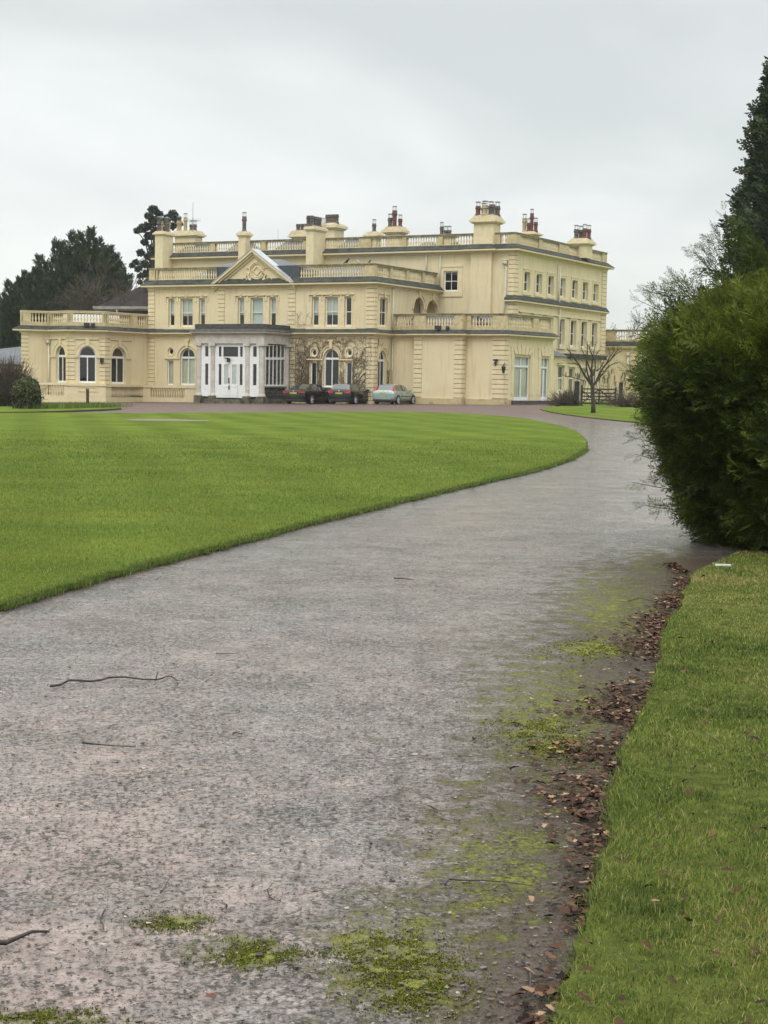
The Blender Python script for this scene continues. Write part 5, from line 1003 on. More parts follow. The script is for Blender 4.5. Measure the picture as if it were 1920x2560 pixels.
# ================================================================== PLANTS
def spray_proto(nb=13, sub=3, seed=0, w=.020):
    R = np.random.default_rng(seed); Q = []
    def needle(p, d, L, w0):
        d = d/np.linalg.norm(d); s = np.array([-d[1], d[0], 0.0]); s = s/np.linalg.norm(s)+np.array([0, 0, R.normal(0, .5)]); m = p+d*L*.5+np.array([0, 0, -.04*L])
        Q.append([p, m+s*w0/2, p+d*L+np.array([0, 0, -.10*L]), m-s*w0/2])
    axis = lambda t: np.array([t, .06*sin(3*t), -.10*t*t])
    for i in range(3): a, b = axis(i/3), axis((i+1)/3); needle(a, b-a, np.linalg.norm(b-a)*1.15, w*.9)
    for i in range(nb):
        t = .10+.88*i/nb; sg = 1 if i % 2 else -1; a = radians(R.uniform(28, 52))*sg; p = axis(t); L = (.36*(1-t)**.8+.10)*R.uniform(.8, 1.2)
        d = np.array([cos(a), sin(a), R.normal(0, .12)]); needle(p, d, L, w)
        for k in range(sub):
            tt = .25+.6*k/sub; b = a+sg*radians(R.uniform(-46, -20) if k % 2 else R.uniform(15, 38)); needle(p+d*L*tt, np.array([cos(b), sin(b), R.normal(0, .2)]), L*(.6-.3*tt), w*.9)
    return np.array(Q)
SPR = [spray_proto(13, 3, k) for k in range(5)]; SPRC = [spray_proto(8, 2, 20+k, .105) for k in range(5)]
def place_sprays(name, P, D, S, tint, mat, parent, protos, jit=.08):
    """P positions, D axis directions, S sizes -> one mesh of needle quads."""
    Vs = []; Ts = []; D = D/np.linalg.norm(D, axis=1, keepdims=True); which = rng.integers(0, len(protos), len(P))
    for k, pr in enumerate(protos):
        i = np.where(which == k)[0]
        if not len(i): continue
        d = D[i]; h = rng.normal(0, 1, (len(i), 3)); s = np.cross(d, h); s /= np.linalg.norm(s, axis=1, keepdims=True); u = np.cross(s, d)
        m = len(pr); V = pr.reshape(1, m*4, 3)*S[i][:, None, None]
        W_ = P[i][:, None]+V[..., :1]*d[:, None]+V[..., 1:2]*s[:, None]+V[..., 2:3]*u[:, None]; Vs.append(W_.reshape(-1, 3)); Ts.append((np.repeat(tint[i], m)+rng.normal(0, jit, m*len(i))))
    V = np.concatenate(Vs); n = len(V)//4; return npmesh(name, V, np.arange(n*4).reshape(n, 4), mat, parent, np.clip(np.concatenate(Ts), 0, 1))
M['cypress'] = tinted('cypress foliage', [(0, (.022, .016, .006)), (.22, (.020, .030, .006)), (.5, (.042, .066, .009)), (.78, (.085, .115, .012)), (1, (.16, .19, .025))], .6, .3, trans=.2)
M['darkfol'] = tinted('dark conifer foliage', [(0, (.018, .030, .014)), (.5, (.044, .068, .030)), (1, (.085, .115, .048))], .7, .25)
M['holm'] = tinted('evergreen leaves', [(0, (.014, .022, .014)), (.5, (.03, .042, .026)), (1, (.07, .085, .05))], .5, .4)
M['bark'] = simple('dark bark', (.022, .018, .013), (.07, .058, .045), 14, .9, .5, 40)
M['inner'] = simple('dark inner core', (.010, .010, .005), (.022, .020, .011), 20, .95)  # near-black, for the cores added to block light inside foliage
def blob(c, prof, n=28, parent=None, name='foliage_light_block', amp=.1):  # closed dark body added inside crowns to stop light passing through
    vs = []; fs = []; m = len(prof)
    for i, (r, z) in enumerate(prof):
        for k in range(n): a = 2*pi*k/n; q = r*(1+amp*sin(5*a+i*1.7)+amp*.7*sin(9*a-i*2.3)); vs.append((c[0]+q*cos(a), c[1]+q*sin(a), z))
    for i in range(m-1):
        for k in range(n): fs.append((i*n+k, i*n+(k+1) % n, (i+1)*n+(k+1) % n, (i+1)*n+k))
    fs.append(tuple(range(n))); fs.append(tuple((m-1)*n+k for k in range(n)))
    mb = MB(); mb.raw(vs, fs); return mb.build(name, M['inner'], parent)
# --- big cypress bush on the right
HC = np.array([4.74, 16.35]); HP = [(.0, .02), (1.22, .06), (1.45, .28), (1.70, .60), (1.92, 1.05), (1.98, 1.6), (1.88, 1.95), (1.66, 2.15), (1.25, 2.33), (.7, 2.44), (.0, 2.50)]
hr = np.array(HP); hb = thing('cypress_bush', 'large feathery dark green cypress bush at the right edge of the drive', 'bush', (HC[0], HC[1], 0))
def hedge_r(z): return np.interp(z, hr[:, 1], hr[:, 0])
n = 11500; z = rng.uniform(.03, 2.42, n); fz = np.arctan2(-HC[1], -HC[0]); a = np.where(rng.random(n) < .85, fz+rng.uniform(-2.0, 1.2, n), rng.uniform(-pi, pi, n))
bump_ = 1+.07*np.sin(3*a+z*2.1)+.06*np.sin(7*a-z*3.3)+.04*np.sin(13*a+z*5)
r = hedge_r(z)*bump_*(1-np.abs(rng.normal(0, .10, n)))-.14
P = np.c_[HC[0]+r*np.cos(a), HC[1]+r*np.sin(a), z]; slope = np.clip((z-1.75)/.65, 0, 1)
D = np.c_[np.cos(a)*(1-.6*slope), np.sin(a)*(1-.6*slope), .28+.9*slope-.35*np.clip((.8-z)/.8, 0, 1)]+rng.normal(0, .38, (n, 3))
S = rng.uniform(.22, .46, n)
tn = np.clip(.48+rng.normal(0, .15, n)+(vnoise(np.c_[a*2.5, z*2.2], 1.3, 3)-.5)*.35, 0, .85); tn = np.where((z > 1.8) & (rng.random(n) < .85), np.clip(tn+.42, 0, 1), tn); tn = np.where(rng.random(n) < .05, .05, tn)  # upper sprays tinted lighter: yellow young growth plus top light in the colour
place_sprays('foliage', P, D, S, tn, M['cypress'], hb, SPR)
n = 620; a = rng.uniform(-pi, pi, n); rr_ = np.sqrt(rng.random(n))*1.5; P = np.c_[HC[0]+rr_*np.cos(a), HC[1]+rr_*np.sin(a), np.interp(rr_, [0, 1.2, 1.6], [2.44, 2.32, 2.0])]; D = np.c_[np.cos(a)*.45*rr_/1.5, np.sin(a)*.45*rr_/1.5, np.full(n, 1.0)]+rng.normal(0, .25, (n, 3))
place_sprays('foliage', P, D, rng.uniform(.28, .55, n), np.clip(rng.normal(.8, .1, n), 0, 1), M['cypress'], hb, SPR)  # crown sprays tinted pale, young growth and top light together
n = 900; z = rng.uniform(.15, 2.25, n); a = fz+rng.uniform(-1.75, 1.0, n); r = hedge_r(z)*(1+.07*np.sin(3*a+z*2.1)+.06*np.sin(7*a-z*3.3)+.04*np.sin(13*a+z*5))*(1-np.abs(rng.normal(0, .04, n)))-.20   # long outer feathers, swept up
sw = rng.choice([-1, 1], n)*rng.uniform(.2, 1.0, n); P = np.c_[HC[0]+r*np.cos(a), HC[1]+r*np.sin(a), z]; D = np.c_[np.cos(a)*.75-np.sin(a)*sw, np.sin(a)*.75+np.cos(a)*sw, rng.uniform(.15, .8, n)-.5*np.clip((.7-z)/.7, 0, 1)]
place_sprays('foliage', P, D, rng.uniform(.36, .62, n), np.clip(rng.normal(.60, .17, n)+np.where(z > 1.75, .25, 0), 0, 1), M['cypress'], hb, SPR, .1)  # lighter tint puts highlights into the feathers, more towards the top
wm = []; WP = []; WD = []; WS = []                       # long leaders that stand out from the mass
for (u0, v0), (u1, v1) in (((1806, 720), (1801, 528)), ((1790, 700), (1717, 624)), ((1780, 690), (1738, 610)), ((1770, 760), (1662, 705)), ((1690, 790), (1578, 748)), ((1830, 700), (1885, 615)), ((1860, 720), (1902, 640)), ((1660, 940), (1535, 925)), ((1690, 1225), (1566, 1205)), ((1660, 1120), (1560, 1090)), ((1690, 1270), (1590, 1262)), ((1880, 700), (1870, 610)), ((1720, 760), (1668, 690)), ((1650, 840), (1572, 800)), ((1660, 1010), (1590, 1040)), ((1700, 1170), (1575, 1135)), ((1800, 640), (1770, 575)), ((1815, 650), (1840, 560)), ((1700, 740), (1600, 725)), ((1640, 880), (1562, 860)), ((1650, 980), (1570, 985)), ((1655, 1060), (1580, 1060))):
    dd = 15.6 if v0 > 800 else 16.3; p, q = dpx(u0+(70 if v0 > 800 else 25), v0, dd+.25), dpx(u1+12, v1, dd-.1); m_ = (p+q)/2+np.array([0, 0, -.03]); wm.append([p, m_, q])
    for k in range(11):
        f = k/10; WP.append(p*(1-f)+q*f); WD.append((q-p)/np.linalg.norm(q-p)+rng.normal(0, .42, 3)); WS.append(.12+.26*(1-f))
None; M['shoot'] = simple('young shoots', (.02, .022, .008), (.05, .05, .015), 10, .8); place_sprays('foliage', np.array(WP), np.array(WD), np.array(WS), np.clip(rng.normal(.68, .1, len(WP)), 0, 1), M['cypress'], hb, SPR)
for q in wm:
    s_ = MB(); s_.tube(q, [.006, .004, .002], 4); s_.build('shoot', M['shoot'], hb)
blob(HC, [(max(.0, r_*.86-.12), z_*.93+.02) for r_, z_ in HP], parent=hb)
# --- tall conifer behind it
TC = dpx(1985, 800, 66.0)[:2]; tt = thing('tall_conifer', 'tall narrow dark conifer rising behind the bush at the right edge', 'tree', (TC[0], TC[1], 0))
TZ = [0, 4, 6.8, 7.45, 8.15, 8.7, 9.6, 10.5, 11.2, 12.4, 13.2, 14.1, 14.7, 15.3, 15.7]; TR = [3.1, 3.2, 2.95, 2.85, 2.8, 2.45, 2.3, 2.1, 1.95, 1.9, 1.75, 1.5, 1.1, .5, .1]
n = 5200; z = 15.7*rng.random(n)**.8; R0 = np.interp(z, TZ, TR); a = np.where(rng.random(n) < .7, np.arctan2(-TC[1], -TC[0])+rng.normal(0, 1.0, n), rng.uniform(-pi, pi, n))
lump = 1+.07*np.sin(2.0*z+3*a)+.05*np.sin(5*z-4*a)+.05*np.sin(9*a+z); r = R0*lump*(1-np.abs(rng.normal(0, .13, n)))-.22
P = np.c_[TC[0]+r*np.cos(a), TC[1]+r*np.sin(a), z]; D = np.c_[np.cos(a), np.sin(a), np.full(n, .55)]+rng.normal(0, .45, (n, 3))
place_sprays('crown', P, D, rng.uniform(.4, .8, n), np.clip(rng.normal(.45, .2, n)+(vnoise(np.c_[a*3, z], 1.1, 8)-.5)*.5, 0, 1), M['darkfol'], tt, SPRC)
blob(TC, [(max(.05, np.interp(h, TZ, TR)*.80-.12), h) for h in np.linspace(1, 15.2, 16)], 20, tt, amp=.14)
tr = MB(); tr.lathe((*TC, -.1), [(.45, 0), (.36, 1.5), (.2, 9), (.05, 17)], 8); tr.build('trunk', M['bark'], tt)
# --- conifers on the left, built leader by leader
def leaders_tree(name, label, tips, base_px, d, spread, mat, sizes, dens, group=None, t0=.2, protos=SPRC, tone=.5, core=True):
    b = dpx(*base_px, d); c = np.array([b[0], b[1]]); t = thing(name, label, 'tree', (c[0], c[1], -.3), group); PP = []; DD = []; SS = []; br = MB()
    br.lathe((c[0], c[1], -.3), [(.35, 0), (.28, 1.5), (.16, 5), (.05, 8)], 7)
    for u, v in tips:
        tip = dpx(u, v, d+random.uniform(-1.6, 1.6)); L = tip[2]; b0 = np.array([c[0]*.6+tip[0]*.4, c[1]*.6+tip[1]*.4, L*.12]); br.tube([(c[0], c[1], .5), b0+(tip-b0)*.4, tip], [.10, .06, .01], 4)
        k = int(dens*L); f = t0+(1-t0)*rng.random(k)**.8; rad = spread*(1-f)**.75+.08; a = rng.uniform(0, 2*pi, k); q = rad*np.sqrt(rng.random(k))
        P = b0+(tip-b0)*f[:, None]; P = P+np.c_[q*np.cos(a), q*np.sin(a)*1.1, np.zeros(k)]; ax = (tip-b0)/np.linalg.norm(tip-b0)
        PP.append(P); DD.append(np.c_[np.cos(a), np.sin(a), np.zeros(k)]*.75+ax*(.55+f[:, None]*.9)+rng.normal(0, .3, (k, 3))); SS.append(rng.uniform(*sizes, k)*(1-.45*f))
    P, D, S = np.concatenate(PP), np.concatenate(DD), np.concatenate(SS)
    tn = np.clip(rng.normal(tone, .2, len(P))+(vnoise(P[:, [0, 2]], .7, 5)-.5)*.6, 0, 1)
    place_sprays('crown', P, D, S, tn, mat, t, protos); br.build('trunk', M['bark'], t); return t
leaders_tree('cypress_tree', 'spreading dark cypress with many pointed tips behind the left wing', [(97, 645), (118, 660), (140, 606), (158, 612), (172, 640), (180, 586), (201, 588), (215, 610), (228, 577), (250, 603), (262, 625), (275, 620), (291, 642), (300, 660), (307, 682), (322, 694), (235, 640), (195, 650), (150, 660), (125, 700), (285, 690), (215, 680), (170, 690), (250, 690)], (212, 860), 150, 1.9, M['darkfol'], (.6, 1.2), 42)
leaders_tree('dark_conifer', 'rounded dark conifer left of the spreading cypress', [(22, 708), (35, 716), (48, 700), (62, 684), (76, 690), (90, 676), (104, 684), (118, 706), (58, 730), (85, 730), (30, 745), (110, 740), (12, 740), (24, 770), (50, 780), (95, 775), (75, 760), (15, 800), (40, 820), (80, 820)], (64, 870), 146, 1.5, M['darkfol'], (.55, 1.05), 44, tone=.42)
leaders_tree('distant_conifer', 'pale misty conifer at the far left edge behind the others', [(-18, 748), (-6, 742), (4, 748), (14, 756), (22, 768), (30, 790), (0, 785), (10, 800), (20, 815), (28, 830)], (2, 872), 185, 1.6, M['holm'], (.6, 1.1), 34, tone=.6)
# --- broadleaved evergreen behind the left chimneys
def clump_tree(name, label, clumps, trunk, d, leaf=.2, per=240, mat='holm'):
    b = dpx(*trunk[0], d); t = thing(name, label, 'tree', (b[0], b[1], -.3)); sc = d/FPX; V = []; T = []
    for u, v, r in clumps:
        c = dpx(u, v, d+random.uniform(-2, 2)); R_ = r*sc; k = int(per*(r/12)**2); g = rng.normal(0, 1, (k, 3)); g /= np.linalg.norm(g, axis=1, keepdims=True); P = c+g*R_*(rng.random((k, 1))**.45)*[1, 1, .8]
        s = rng.normal(0, 1, (k, 3)); s /= np.linalg.norm(s, axis=1, keepdims=True); w = np.cross(s, rng.normal(0, 1, (k, 3))); w /= np.linalg.norm(w, axis=1, keepdims=True); L = rng.uniform(.6, 1.3, (k, 1))*leaf
        V.append(np.stack([P-s*L, P+w*L*.45, P+s*L, P-w*L*.45], 1)); T.append(np.clip(rng.normal(.45, .22, k)+random.uniform(-.12, .12), 0, 1))
    V = np.concatenate(V).reshape(-1, 3); npmesh('crown', V, np.arange(len(V)).reshape(-1, 4), M[mat], t, np.concatenate(T)); br = MB(); pts = [dpx(u, v, d) for u, v in trunk]; br.tube(pts, list(np.linspace(.35, .08, len(pts))), 6)
    for u, v, r in clumps[::2]: c = dpx(u, v, d); i = min(len(pts)-1, max(1, int(len(pts)*.6))); br.tube([pts[i-1], (pts[i]+c)/2+[0, 0, -.3], c], [.10, .07, .03], 4)
    br.build('trunk', M['bark'], t); return t
clump_tree('evergreen_oak', 'ragged dark broadleaved evergreen standing behind the left chimneys', [(383, 524, 13), (397, 535, 11), (372, 540, 11), (355, 572, 13), (343, 577, 9), (368, 566, 14), (385, 552, 14), (402, 555, 13), (420, 545, 12), (432, 535, 12), (441, 547, 11), (447, 560, 10), (428, 565, 12), (410, 575, 13), (390, 580, 14), (372, 590, 13), (362, 606, 10), (352, 632, 11), (340, 655, 9), (330, 664, 8), (345, 672, 10), (360, 660, 12), (372, 640, 13), (383, 620, 13), (352, 690, 9), (365, 685, 12), (380, 670, 13), (395, 640, 14), (410, 600, 12), (350, 706, 7), (372, 705, 12), (390, 700, 14)], [(385, 880), (384, 760), (382, 690), (385, 620), (390, 560)], 172, .20, 260)
# --- bare branching
def grow(mb, p, d, L, r, depth, spread=.55, gravity=.12, kids=(2, 3), segs=3, rmin=.004, thin=.62, n=4):
    pts = [p]; rad = [r]; q = np.array(p, float); dd = np.array(d, float)/np.linalg.norm(d)
    for i in range(segs):
        dd = dd+rng.normal(0, .13, 3)+np.array([0, 0, gravity*.4]); dd /= np.linalg.norm(dd); q = q+dd*L/segs; pts.append(q.copy()); rad.append(max(rmin, r*(1-.45*(i+1)/segs)))
        if depth > 0 and i < segs-1 and rng.random() < .6: s = dd+rng.normal(0, spread, 3); grow(mb, q.copy(), s, L*rng.uniform(.45, .7), max(rmin, rad[-1]*.6), depth-1, spread, gravity, kids, segs, rmin, thin, n)
    mb.tube(pts, rad, n if r > .02 else 3)
    if depth > 0:
        for _ in range(rng.integers(kids[0], kids[1]+1)): s = dd+rng.normal(0, spread, 3); grow(mb, q.copy(), s, L*rng.uniform(.5, .8), max(rmin, rad[-1]*thin), depth-1, spread, gravity, kids, segs, rmin, thin, n)
M['twigbrown'] = simple('bare brown twigs', (.050, .038, .026), (.10, .078, .053), 3, .9)
M['twiggrey'] = simple('bare grey twigs', (.06, .05, .045), (.11, .095, .085), 3, .9)
def bare(name, label, base, H, depth, mat, stems=4, spread=.5, group=None, r0=.06, cat='tree', kids=(2, 3), lean=.35, rmin=.012, part='branches'):
    t = thing(name, label, cat, tuple(base), group); m = MB()
    for k in range(stems): a = rng.uniform(0, 2*pi); grow(m, np.array(base)+[cos(a)*.1, sin(a)*.1, 0], np.array([cos(a)*lean, sin(a)*lean, 1]), H*.42*rng.uniform(.8, 1.1), r0, depth, spread, .12, kids, 3, rmin)
    m.build(part, mat, t); return t
for u, d, v, dep, lab in ((262, 141, 690, 5, 'tall brown leafless tree in front of the spreading cypress'), (300, 139, 716, 4, 'brown leafless tree beside the slate gable of the brick building'), (215, 142, 735, 4, 'low brown leafless tree above the middle of the left wing')):
    top = dpx(u, v, d); bare('leafless_tree', lab, (top[0], d, -.3), top[2]+.3, dep, M['twigbrown'], 5, .5, 'leafless trees behind the left wing', .09, lean=.35, kids=(2, 3), rmin=.016)
for u, d, v, lab in ((1533, 190, 760, 'grey leafless tree rising behind the far east corner of the house'), (1552, 195, 800, 'lower grey leafless tree over the far wing balustrade')):
    top = dpx(u, v, d); bare('leafless_tree', lab, (top[0], d, 0), top[2], 4, M['twiggrey'], 4, .45, 'leafless trees behind the far wing', .12, rmin=.02)
# --- small pruned tree by the gate, limb by limb
tb = gpx(1480, 1032, .05); d0 = tb[1]; gt = thing('bare_tree', 'small leafless tree with spreading limbs before the field gate', 'tree', tuple(tb)); tm = MB(); cm_ = MB()
Z_ = lambda x, y: (1340+x/5.925, 760+y/5.925)
tr_ = [dpx(*Z_(x, y), d0) for x, y in ((848, 1612), (848, 1500), (843, 1350), (838, 1230), (830, 1190))]; tm.tube(tr_, [.135, .115, .105, .11, .12], 8); tm.build('trunk', M['bark'], gt, True)
for pts, r in (([(820, 1200), (740, 1080), (690, 1000), (640, 900), (570, 810), (510, 720), (450, 660)], .075), ([(830, 1195), (790, 1110), (755, 1000), (745, 870), (765, 700), (755, 560)], .065), ([(835, 1190), (820, 1040), (830, 900), (845, 780), (800, 690), (780, 600)], .07), ([(835, 1050), (790, 950), (760, 850), (700, 720), (665, 640)], .05), ([(850, 1210), (900, 1140), (950, 1010), (1030, 900), (1110, 820), (1180, 720), (1240, 660)], .075), ([(920, 1120), (990, 1030), (1080, 920), (1160, 880), (1240, 850)], .05), ([(1030, 900), (1100, 780), (1150, 700), (1160, 640)], .04), ([(850, 1060), (880, 930), (870, 820), (900, 740), (950, 680)], .05), ([(640, 900), (560, 880), (470, 880), (330, 870)], .03), ([(700, 1130), (560, 1090), (430, 1070), (380, 1040)], .03), ([(1110, 820), (1190, 740), (1270, 690)], .03), ([(845, 780), (870, 640), (880, 590)], .03), ([(900, 1000), (960, 940), (1000, 850), (1060, 760)], .035), ([(950, 1010), (1020, 990), (1060, 940)], .03)):
    dep = random.uniform(-.9, .9); P_ = []
    for i, (x, y) in enumerate(pts): P_.append(dpx(*Z_(x, y), d0+dep*i/len(pts)))
    cm_.tube(P_, [r*(1-.75*i/(len(P_)-1)) for i in range(len(P_))], 5)
    for i in range(1, len(P_)):
        for _ in range(2): grow(cm_, P_[i]+(P_[i-1]-P_[i])*rng.random(), (P_[i]-P_[i-1])/np.linalg.norm(P_[i]-P_[i-1])+rng.normal(0, .75, 3)+[0, 0, .25], rng.uniform(.22, .5), .011, 1, .6, .1, (1, 2), 3, .005)
cm_.build('crown', M['bark'], gt)
# --- climber on the ground-floor wall
cl_ = thing('climbing_plant', 'leafless brown creeper spread over the ground floor wall behind the parked cars', 'climber', (*Fm.p2(12), 0)); cb_ = MB(); cf = MB()
opsA = [(q[1]-.04, q[2]+.04, q[3], top_of(q)+.03) for q in g_ops[3:]]
def creep(F, a, z, ang, L, r, amax, zmax, ops, lvl):
    pts = [F.pt(a, z, .035)]; rad = [r]; n_ = int(L/.16)+1; go = False
    for i in range(n_):
        ang += random.gauss(0, .36)+(.07*(pi/2-ang) if lvl < 1 else .0); a2, z2 = a+cos(ang)*.16, z+sin(ang)*.16
        if not (.05 < a2 < amax and 0 < z2 < zmax): break
        if any(o[0] < a2 < o[1] and o[2] < z2 < o[3] for o in ops): ang += random.choice((-1, 1))*.9; continue
        a, z = a2, z2; pts.append(F.pt(a, z, .035+.012*lvl)); rad.append(max(.008, r*(1-.6*i/n_)))
        if lvl < 3 and random.random() < (.30, .20, .08)[lvl]: creep(F, a, z, ang+random.choice((-1, 1))*random.uniform(.4, 1.1), L*random.uniform(.3, .65), rad[-1]*.68, amax, zmax, ops, lvl+1)
    if len(pts) > 1: (cb_ if r > .012 else cf).tube(pts, rad, 4 if r > .012 else 3)
s0_ = Fm.s(724, 930)
for a in np.concatenate([np.linspace(s0_+.05, s0_+1.2, 9), np.linspace(s0_+1.4, sB-.1, 24)]):
    if any(o[0] < a < o[1] for o in opsA): continue
    creep(Fm, a, .15, pi/2+random.gauss(0, .35), 4.8, random.uniform(.02, .036), sB-.03, ZG-.12, opsA, 0)
for a in np.random.default_rng(3).uniform(s0_+.05, sB-.05, 330): creep(Fm, a, random.uniform(.4, 4.85), random.uniform(-.4, 3.5), 1.15, .0115, sB-.03, ZG-.12, opsA, 2)
opsR = [(rq[1][1]-.15, rq[1][2]+.15, rq[1][3], rq[1][5]+.2)]
for a in (.1, .2, .3, .45, .5, .75, .8, 1.0, 1.9, 1.95, 2.1, 2.2, 2.3, 2.4, .15, .6): creep(Fr, a, random.uniform(.15, 2.5), pi/2+random.gauss(0, .3), 4.4, .028, 2.5, ZG-.15, opsR, 0)
for a in np.linspace(s0_+.4, s0_+2.0, 9): creep(Fm, a, ZG+.5, pi/2+random.gauss(0, .3), 1.2, .010, sB, ZG+1.7, [], 2)
cb_.build('stems', simple('creeper stems', (.085, .06, .04), (.15, .11, .075), 8, .9), cl_); cf.build('twigs', simple('creeper twigs', (.13, .095, .06), (.21, .16, .10), 8, .9), cl_)
# --- shrubs
def twig_dome(name, label, base, R_, H, n_, mat, group=None, r=.010, cat='shrub'):
    t = thing(name, label, cat, tuple(base), group); m = MB()
    for _ in range(n_):
        a = rng.uniform(0, 2*pi); e = np.arccos(rng.uniform(.05, 1)); d = np.array([sin(e)*cos(a)*R_, sin(e)*sin(a)*R_, cos(e)*H])*rng.uniform(.8, 1.06); p = np.array(base)+[rng.normal(0, R_*.12), rng.normal(0, R_*.12), 0]
        q = p+d; mid = p+d*.5+np.array([0, 0, .14*np.linalg.norm(d)])+rng.normal(0, .05, 3); m.tube([p, mid, q], [r*1.5, r, r*.5], 3)
        for _k in range(3): f = rng.uniform(.5, .95); s = mid+(q-mid)*(f*2-1); m.tube([s, s+(d/np.linalg.norm(d)+rng.normal(0, .5, 3))*rng.uniform(.15, .4)], [r*.7, r*.4], 3)
    m.build('stems', mat, t); return t
g = gpx(26, 1020); twig_dome('twiggy_shrub', 'rounded brown twiggy shrub at the left edge before the left wing', g, 1.55, 2.75, 900, M['twigbrown'], r=.013)
M['ivy'] = tinted('ivy leaves', [(0, (.012, .014, .006)), (.45, (.034, .042, .012)), (.75, (.08, .095, .026)), (1, (.16, .16, .06))], .6, .2)
g = gpx(66, 1026); iv = thing('ivy_stump', 'round ivy covered stump beside the brown shrub', 'shrub', tuple(g)); n = 2600; a = rng.uniform(0, 2*pi, n); zz = rng.uniform(0, 1.62, n); rr2 = np.interp(zz, [0, .5, 1.0, 1.4, 1.62], [.66, .70, .70, .54, .12])*(1+.06*np.sin(5*a+zz*4))*(1-np.abs(rng.normal(0, .06, n)))
P = np.c_[g[0]+rr2*np.cos(a), g[1]+rr2*np.sin(a), g[2]+zz]; o_ = np.c_[np.cos(a), np.sin(a), .6+0*a]+rng.normal(0, .5, (n, 3)); o_ /= np.linalg.norm(o_, axis=1, keepdims=True); s = np.cross(o_, rng.normal(0, 1, (n, 3))); s /= np.linalg.norm(s, axis=1, keepdims=True); w = np.cross(o_, s); L = rng.uniform(.04, .085, (n, 1))
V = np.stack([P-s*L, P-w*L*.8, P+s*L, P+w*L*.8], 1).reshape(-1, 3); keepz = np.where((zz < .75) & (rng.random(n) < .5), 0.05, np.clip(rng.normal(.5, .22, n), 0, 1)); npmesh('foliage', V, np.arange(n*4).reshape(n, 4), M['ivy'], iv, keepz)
sb_ = MB(); sb_.lathe((g[0], g[1], g[2]-.1), [(.58, 0), (.58, .9), (.50, 1.3), (.30, 1.55)], 14); sb_.build('stump', M['bark'], iv)
for u, v, R_, H, nn, lab in ((1408, 1017, 1.0, 1.0, 170, 'leafless brown shrub left of the field gate'), (1432, 1017, .7, 1.15, 130, 'taller brown shrub close against the left gate post'), (1575, 1020, 1.6, 1.0, 240, 'low russet shrub between the gate and the cypress bush')):
    g = gpx(u, v); g[1] += 1.0; twig_dome('twiggy_shrub', lab, g, R_, H, nn, M['twigbrown'], 'brown shrubs by the gate', .012)
rd = gpx(1525, 1016); rd[1] += 6; rt = thing('tall_reeds', 'clump of tall dry plume grass behind the field gate', 'plant', tuple(rd)); rm = MB()
for k in range(46):
    x = rd[0]+rng.uniform(-1.9, 1.9); y_ = rd[1]+rng.uniform(-.4, .4); H = rng.uniform(1.7, 2.6); q = (x+rng.normal(0, .22), y_, rd[2]+H); rm.tube([(x, y_, rd[2]), ((x+q[0])/2, y_, rd[2]+H*.55), q], [.014, .011, .006], 3); rm.tube([(q[0], q[1], q[2]-.42), (q[0]+.02, q[1], q[2]-.15), (q[0]+.05, q[1], q[2])], [.012, .045, .006], 4)
rm.build('stems', simple('dry reed', (.10, .075, .04), (.2, .15, .09), 5, .9), rt)
g0 = [gpx(u, 1027-u*.02) for u in np.linspace(95, 270, 26)]; bp = []; 
n = 5200; i = rng.integers(0, 26, n); P = np.array([g0[k][:2] for k in i])+rng.normal(0, .5, (n, 2))*[1, 3.2]; zz = np.array([float(zg(x, y_)) for x, y_ in P])
blades('bed_plants', P, zz+.08, rng.uniform(.12, .38, n), rng.uniform(.014, .03, n), M['blade'], np.clip(rng.normal(.42, .18, n), 0, .95), 'low leafy shoots in the flower bed', .35)
# ================================================================== OTHER BUILDINGS, GATE, POSTS
def block(F, a0, a1, b0, b1, z0, z1, mb): F.box(mb, a0, a1, z0, z1, b0, b1)
c0 = dpx(235, 765, 136); Fk = Face(c0[:2], (.96, -.28)); ze = Fk.z(300, 766); bk_ = thing('brick_building', 'red brick building with a big dark slate hipped roof behind the left wing', 'building', (c0[0], c0[1], 0))
m = MB(); L_ = 15; Fk.box(m, .5, L_, -.5, ze-.05, -11, -.4); uvbox(m.build('wall', M['brick'], bk_)); m = MB(); ap_ = Fk.s(371, 690); zr_ = Fk.z(371, 676, -5.2)+.4; h0_ = Fk.s(251, 757)
r1, r2_ = Fk.pt(ap_+.8, zr_, -5.5), Fk.pt(L_, zr_, -5.5); b = [Fk.pt(h0_-.2, ze, .1), Fk.pt(L_+.2, ze, .1), Fk.pt(L_+.2, ze, -11.3), Fk.pt(h0_-.2, ze, -11.3)]
m.poly([b[0], b[1], r2_, r1]); m.poly([b[3], b[0], r1]); m.poly([b[2], b[3], r1, r2_]); uvbox(m.build('roof', M['darkslate'], bk_))
m = MB(); Fk.box(m, 0, L_, ze-.22, ze+.0, .0, .22); Fk.box(m, 0, L_, ze-.34, ze-.225, -.6, .1); m.build('gutter', simple('pale gutter', (.22, .21, .19), (.36, .34, .31), 3, .7), bk_)
m = MB(); p_ = Fk.s(293, 775); m.tube([Fk.pt(p_, ze-.2, .12), Fk.pt(p_+.1, ze-1.2, .02)], .06, 5); m.build('downpipe', M['pipe'], bk_)
c1 = dpx(-20, 915, 128); Fo = Face(c1[:2], (.995, -.1)); zo = Fo.z(30, 911); ob_ = thing('outbuilding', 'low cream outbuilding with a grey slate hipped roof at the far left', 'building', (c1[0], c1[1], 0)); m = MB(); Lo = Fo.s(75, 915); Fo.box(m, -9, Lo, -.5, zo, -6, 0); m.build('wall', M['stucco'], ob_)
